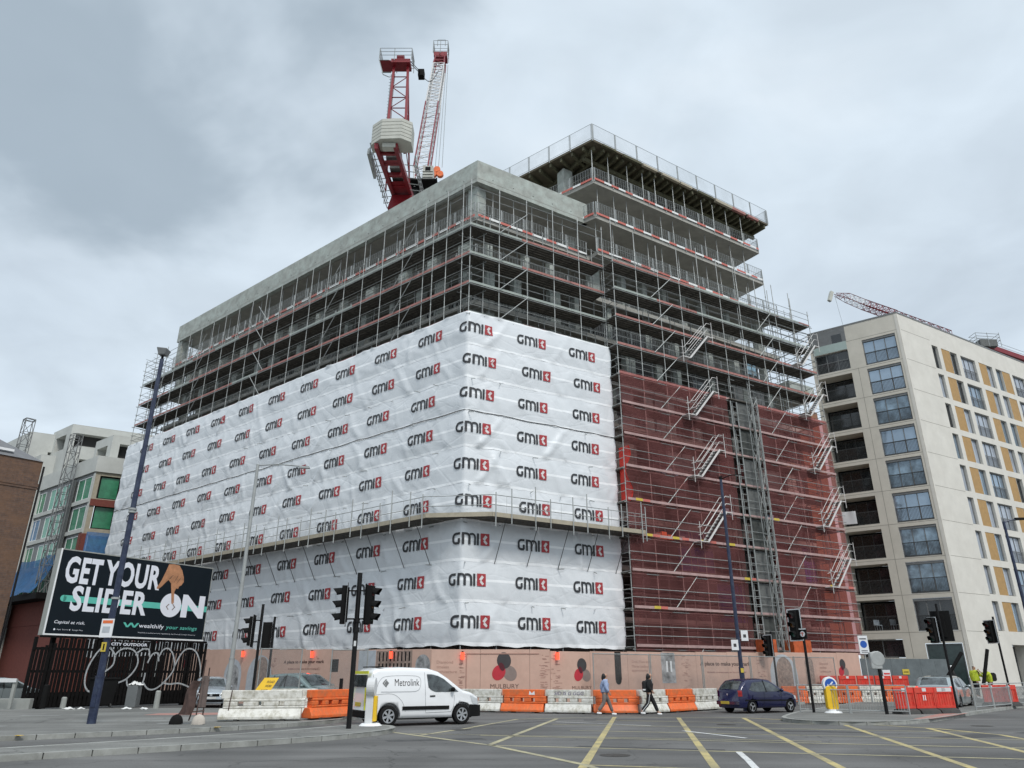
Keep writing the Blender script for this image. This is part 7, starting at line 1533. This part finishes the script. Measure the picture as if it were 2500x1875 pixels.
mb = MB(); mb.prism([(25.5, 45.4), (31.5, 46.2), (31, 51), (25.2, 50.4)], 'z', -.02, .3); o = mb.build('pavement', 'paving', fix=True); o['kind'] = 'structure'
w1 = walker((27.35, 46.4, .3), 20, 'worker in a hi-vis yellow jacket lifting the tall black tube', 'hivis', None, 'blackcloth', False, 1.8, .2, arms='up', lean=.06)
w2 = walker((28.15, 46.3, .3), 160, 'worker in hi-vis yellow with a dark backpack, right of the tall black tube', 'hivis', None, 'blackcloth', False, 1.72, .2, arms='up', lean=.08)
mb = MB(); mb.prism(stadium(-.36, -.08, .95, 1.42, r=.12), 'y', -.18, .18); o = mb.build('backpack', 'blackcloth', None, bevel=.06, fix=True); o.location = w2.location; o.rotation_euler = w2.rotation_euler; tag(o, 'dark round backpack on the right-hand worker', 'backpack')
w3 = walker((27.75, 49.4, .3), -30, 'worker in a white helmet beside the grey estate car', 'blackcloth', None, 'blackcloth', False, 1.82, .15, arms='fold')
mb = MB(); mb.ellipsoid((.05, 0, 1.76), (.135, .12, .10), 14, 8); mb.build('helmet', 'white', w3, smooth=True); mb = MB(); mb.box(-.06, .14, -.16, -.10, .95, 1.42); mb.build('vest', 'hivo', w3, bevel=.03)
for nm, a, b, r, lab in (('steel_tube', (27.5, 45.9, 1.1), (28.35, 46.2, 3.0), .10, 'tall black tube held upright between the two hi-vis workers'), ('steel_tube', (26.1, 47.0, 1.5), (27.35, 47.2, 2.85), .10, 'dark tube leaning left of the hi-vis workers')):
    mb = MB(); mb.tube(a, b, r, 12); o = mb.build(nm, 'blackm'); tag(o, lab, 'tube', 'tubes handled by the workers')
# ================================================================== SMALL THINGS BY THE FENCE
t = thing('wheelie_bin', 'large black wheelie bin behind the base of the blue lamp post', 'bin', (-20.0, 38.6, .12), rad(50)); mb = MB(); mb.hexa([(-.42, -.35, .1), (.42, -.35, .1), (.42, .35, .1), (-.42, .35, .1), (-.52, -.42, 1.25), (.52, -.42, 1.25), (.52, .42, 1.25), (-.52, .42, 1.25)]); mb.build('tub', 'blackm', t, bevel=.04); mb = MB(); mb.box(-.56, .56, -.46, .46, 1.255, 1.35); mb.build('lid', 'blackm', t, bevel=.03)
for sg in (-1, 1): mb = MB(); mb.tube((sg * .3, -.3, .1), (sg * .36, -.3, .1), .1, 10); mb.build('wheel', 'rubber', t)
t = thing('litter_bin', 'grey street bin overflowing with white rubbish before the black fence', 'bin', (-18.6, 38.9, .12)); mb = MB(); mb.box(-.26, .26, -.24, .24, 0, 1.0); mb.build('body', 'bin', t, bevel=.03); mb = MB(); r_ = random.Random(2)
mb = MB(); mb.grid(lambda u, v: ((u - .5) * .62 + .05 * sin(9 * v), (v - .5) * .5 + .04 * sin(11 * u), 1.01 + .16 * abs(noise.noise(Vector((u * 4, v * 4, 1)))) * 2 * sin(pi * u) ** .5), 12, 10); mb.build('rubbish', 'paper', t)
for x, y, h, m, lab in ((-17.0, 38.0, .78, 'post_c', 'short pale concrete bollard near the right end of the black fence'), (-21.4, 37.9, .5, 'post_c', 'low pale concrete stub before the left part of the black fence'), (-22.2, 37.6, 1.05, 'blackm', 'thin dark bollard in front of the left end of the black fence')):
    t = thing('bollard', lab, 'bollard', (x, y, .12), group='bollards before the black fence'); mb = MB(); mb.tube((0, 0, 0), (0, 0, h - .05), .13, 10, r2=.12); mb.tube((0, 0, h - .05), (0, 0, h), .12, 10, r2=.08); mb.build('post', m, t)
t = thing('rail_barrier', 'pale metal rail on a post in front of the car at the left edge', 'barrier', (-23.3, 36.9, .12)); mb = MB(); mb.box(-.07, .07, -.07, .07, 0, 1.3); mb.build('post', 'post_c', t, bevel=.01); mb = MB(); mb.box(-3.5, .1, -.13, -.071, 1.15, 1.32); mb.build('rail', 'whiter', t, bevel=.01)
mb = MB(); mb.box(-30, -22.9, 37.7, 38.0, 0, .55); o = mb.build('low_wall', 'post_c', bevel=.02); tag(o, 'low pale wall at the left edge under the parked car', 'wall')
t = thing('broken_sign_frame', 'rusty toppled sign frame draped with brown cloth by the kerb', 'sign frame', (-10.4, 25.9, .12)); mb = MB()
for a, b in (((.15, 0, 0), (.22, 0, 1.95)), ((.35, .05, 0), (.36, .05, 1.7)), ((-.1, .1, .1), (.2, 0, 1.2)), ((-.05, 0, 1.25), (.45, 0, 1.3)), ((-.12, 0, .35), (.4, 0, .4))): mb.tube(a, b, .022, 6)
mb.build('frame', 'rust', t); mb = MB(); mb.grid(lambda u, v: (-.42 + .28 * v + (.42 - .1 * v) * u + .04 * sin(v * 7), -.06 + .06 * sin(u * 7 + v * 3), .28 + 1.02 * v), 8, 10); mb.build('draped_cloth', 'rust', t, smooth=True); mb = MB(); mb.grid(lambda u, v: (.2 + .24 * u, -.05 + .04 * sin(u * 9), .5 + .95 * v), 6, 6); mb.build('draped_cloth', mat('grey_brown_cloth', (.13, .10, .09), .9, var=.3, scale=6), t, smooth=True)
for j, (dx, m, lab) in enumerate(((-.42, 'blackm', 'dark sandbag at the left foot of the rusty sign frame'), (.30, 'sand', 'pale sandbag at the right foot of the rusty sign frame'))):
    mb = MB(); x0 = -10.4 + dx; mb.grid(lambda u, v: (x0 + .22 * cos(2 * pi * u) * sqrt(max(0, 1 - v ** 2.2)), 25.8 + .17 * sin(2 * pi * u) * sqrt(max(0, 1 - v ** 2)), .125 + .30 * v + .03 * sin(7 * u) * (1 - v)), 14, 7); o = mb.build('sandbag', m, smooth=True); tag(o, lab, 'sandbag', 'sandbags at the sign frame')
t = thing('warning_sign', 'yellow warning sign leaning behind the grimy white barrier', 'sign', (-9.2, 29.2, .12), rad(8)); mb = MB(); mb.hexa([(-.42, -.02, .75), (.16, -.02, .75), (.16, .02, .75), (-.42, .02, .75), (-.02, .12, 1.38), (.5, .12, 1.38), (.5, .16, 1.38), (-.02, .16, 1.38)]); mb.build('plate', 'yellow', t)
mb = MB(); 
for i, (z, a, b) in enumerate(((1.2, .08, .34), (1.06, .02, .26), (.9, -.10, .12))): y = -.03 + .14 * (z - .75) / .63; put_text(mb, ('ROAD', 'WORK', 'MC')[i], lambda x, q: (a + x + q * .5, y - .004 + q * .2, z + q), width=b - a, height=.08)
mb.build('sign_lettering', 'petald', t); mb = MB(); mb.tube((.0, .1, 0), (.2, .1, 1.0), .02, 5); mb.build('stay', 'rust', t)
for j, (x, y, s_) in enumerate(((-20.6, 37.0, .3), (-20.2, 37.3, .22), (-18.0, 37.2, .28), (-17.4, 37.6, .18), (-17.0, 36.9, .18), (-21.0, 37.7, .2))):
    mb = MB(); mb.grid(lambda u, v: (x + (u - .5) * s_ * 1.7, y + (v - .5) * s_, .13 + .08 * s_ / .3 * (sin(pi * u) * sin(pi * v)) + .02 * sin(9 * u + 5 * v + j)), 6, 5); o = mb.build('litter', 'paper', smooth=True); o['kind'] = 'thing'; tag(o, ('crumpled white litter piece left of the blue lamp post base', 'small white litter piece beside the blue lamp post base', 'white litter piece left of the grey bin', 'small litter piece right of the grey bin', 'rightmost litter piece on the pavement before the fence', 'litter piece nearest the left end of the fence')[j], 'litter', 'litter along the foot of the fence')
for j, (x, y) in enumerate(((-12.9, 21.15), (-8.95, 24.45))): mb = MB(); mb.box(x - .09, x + .09, y - .10, y + .02, .127, .131); o = mb.build('kerb_marking', 'yellow'); o['kind'] = 'structure'; o.name = 'road_marking'
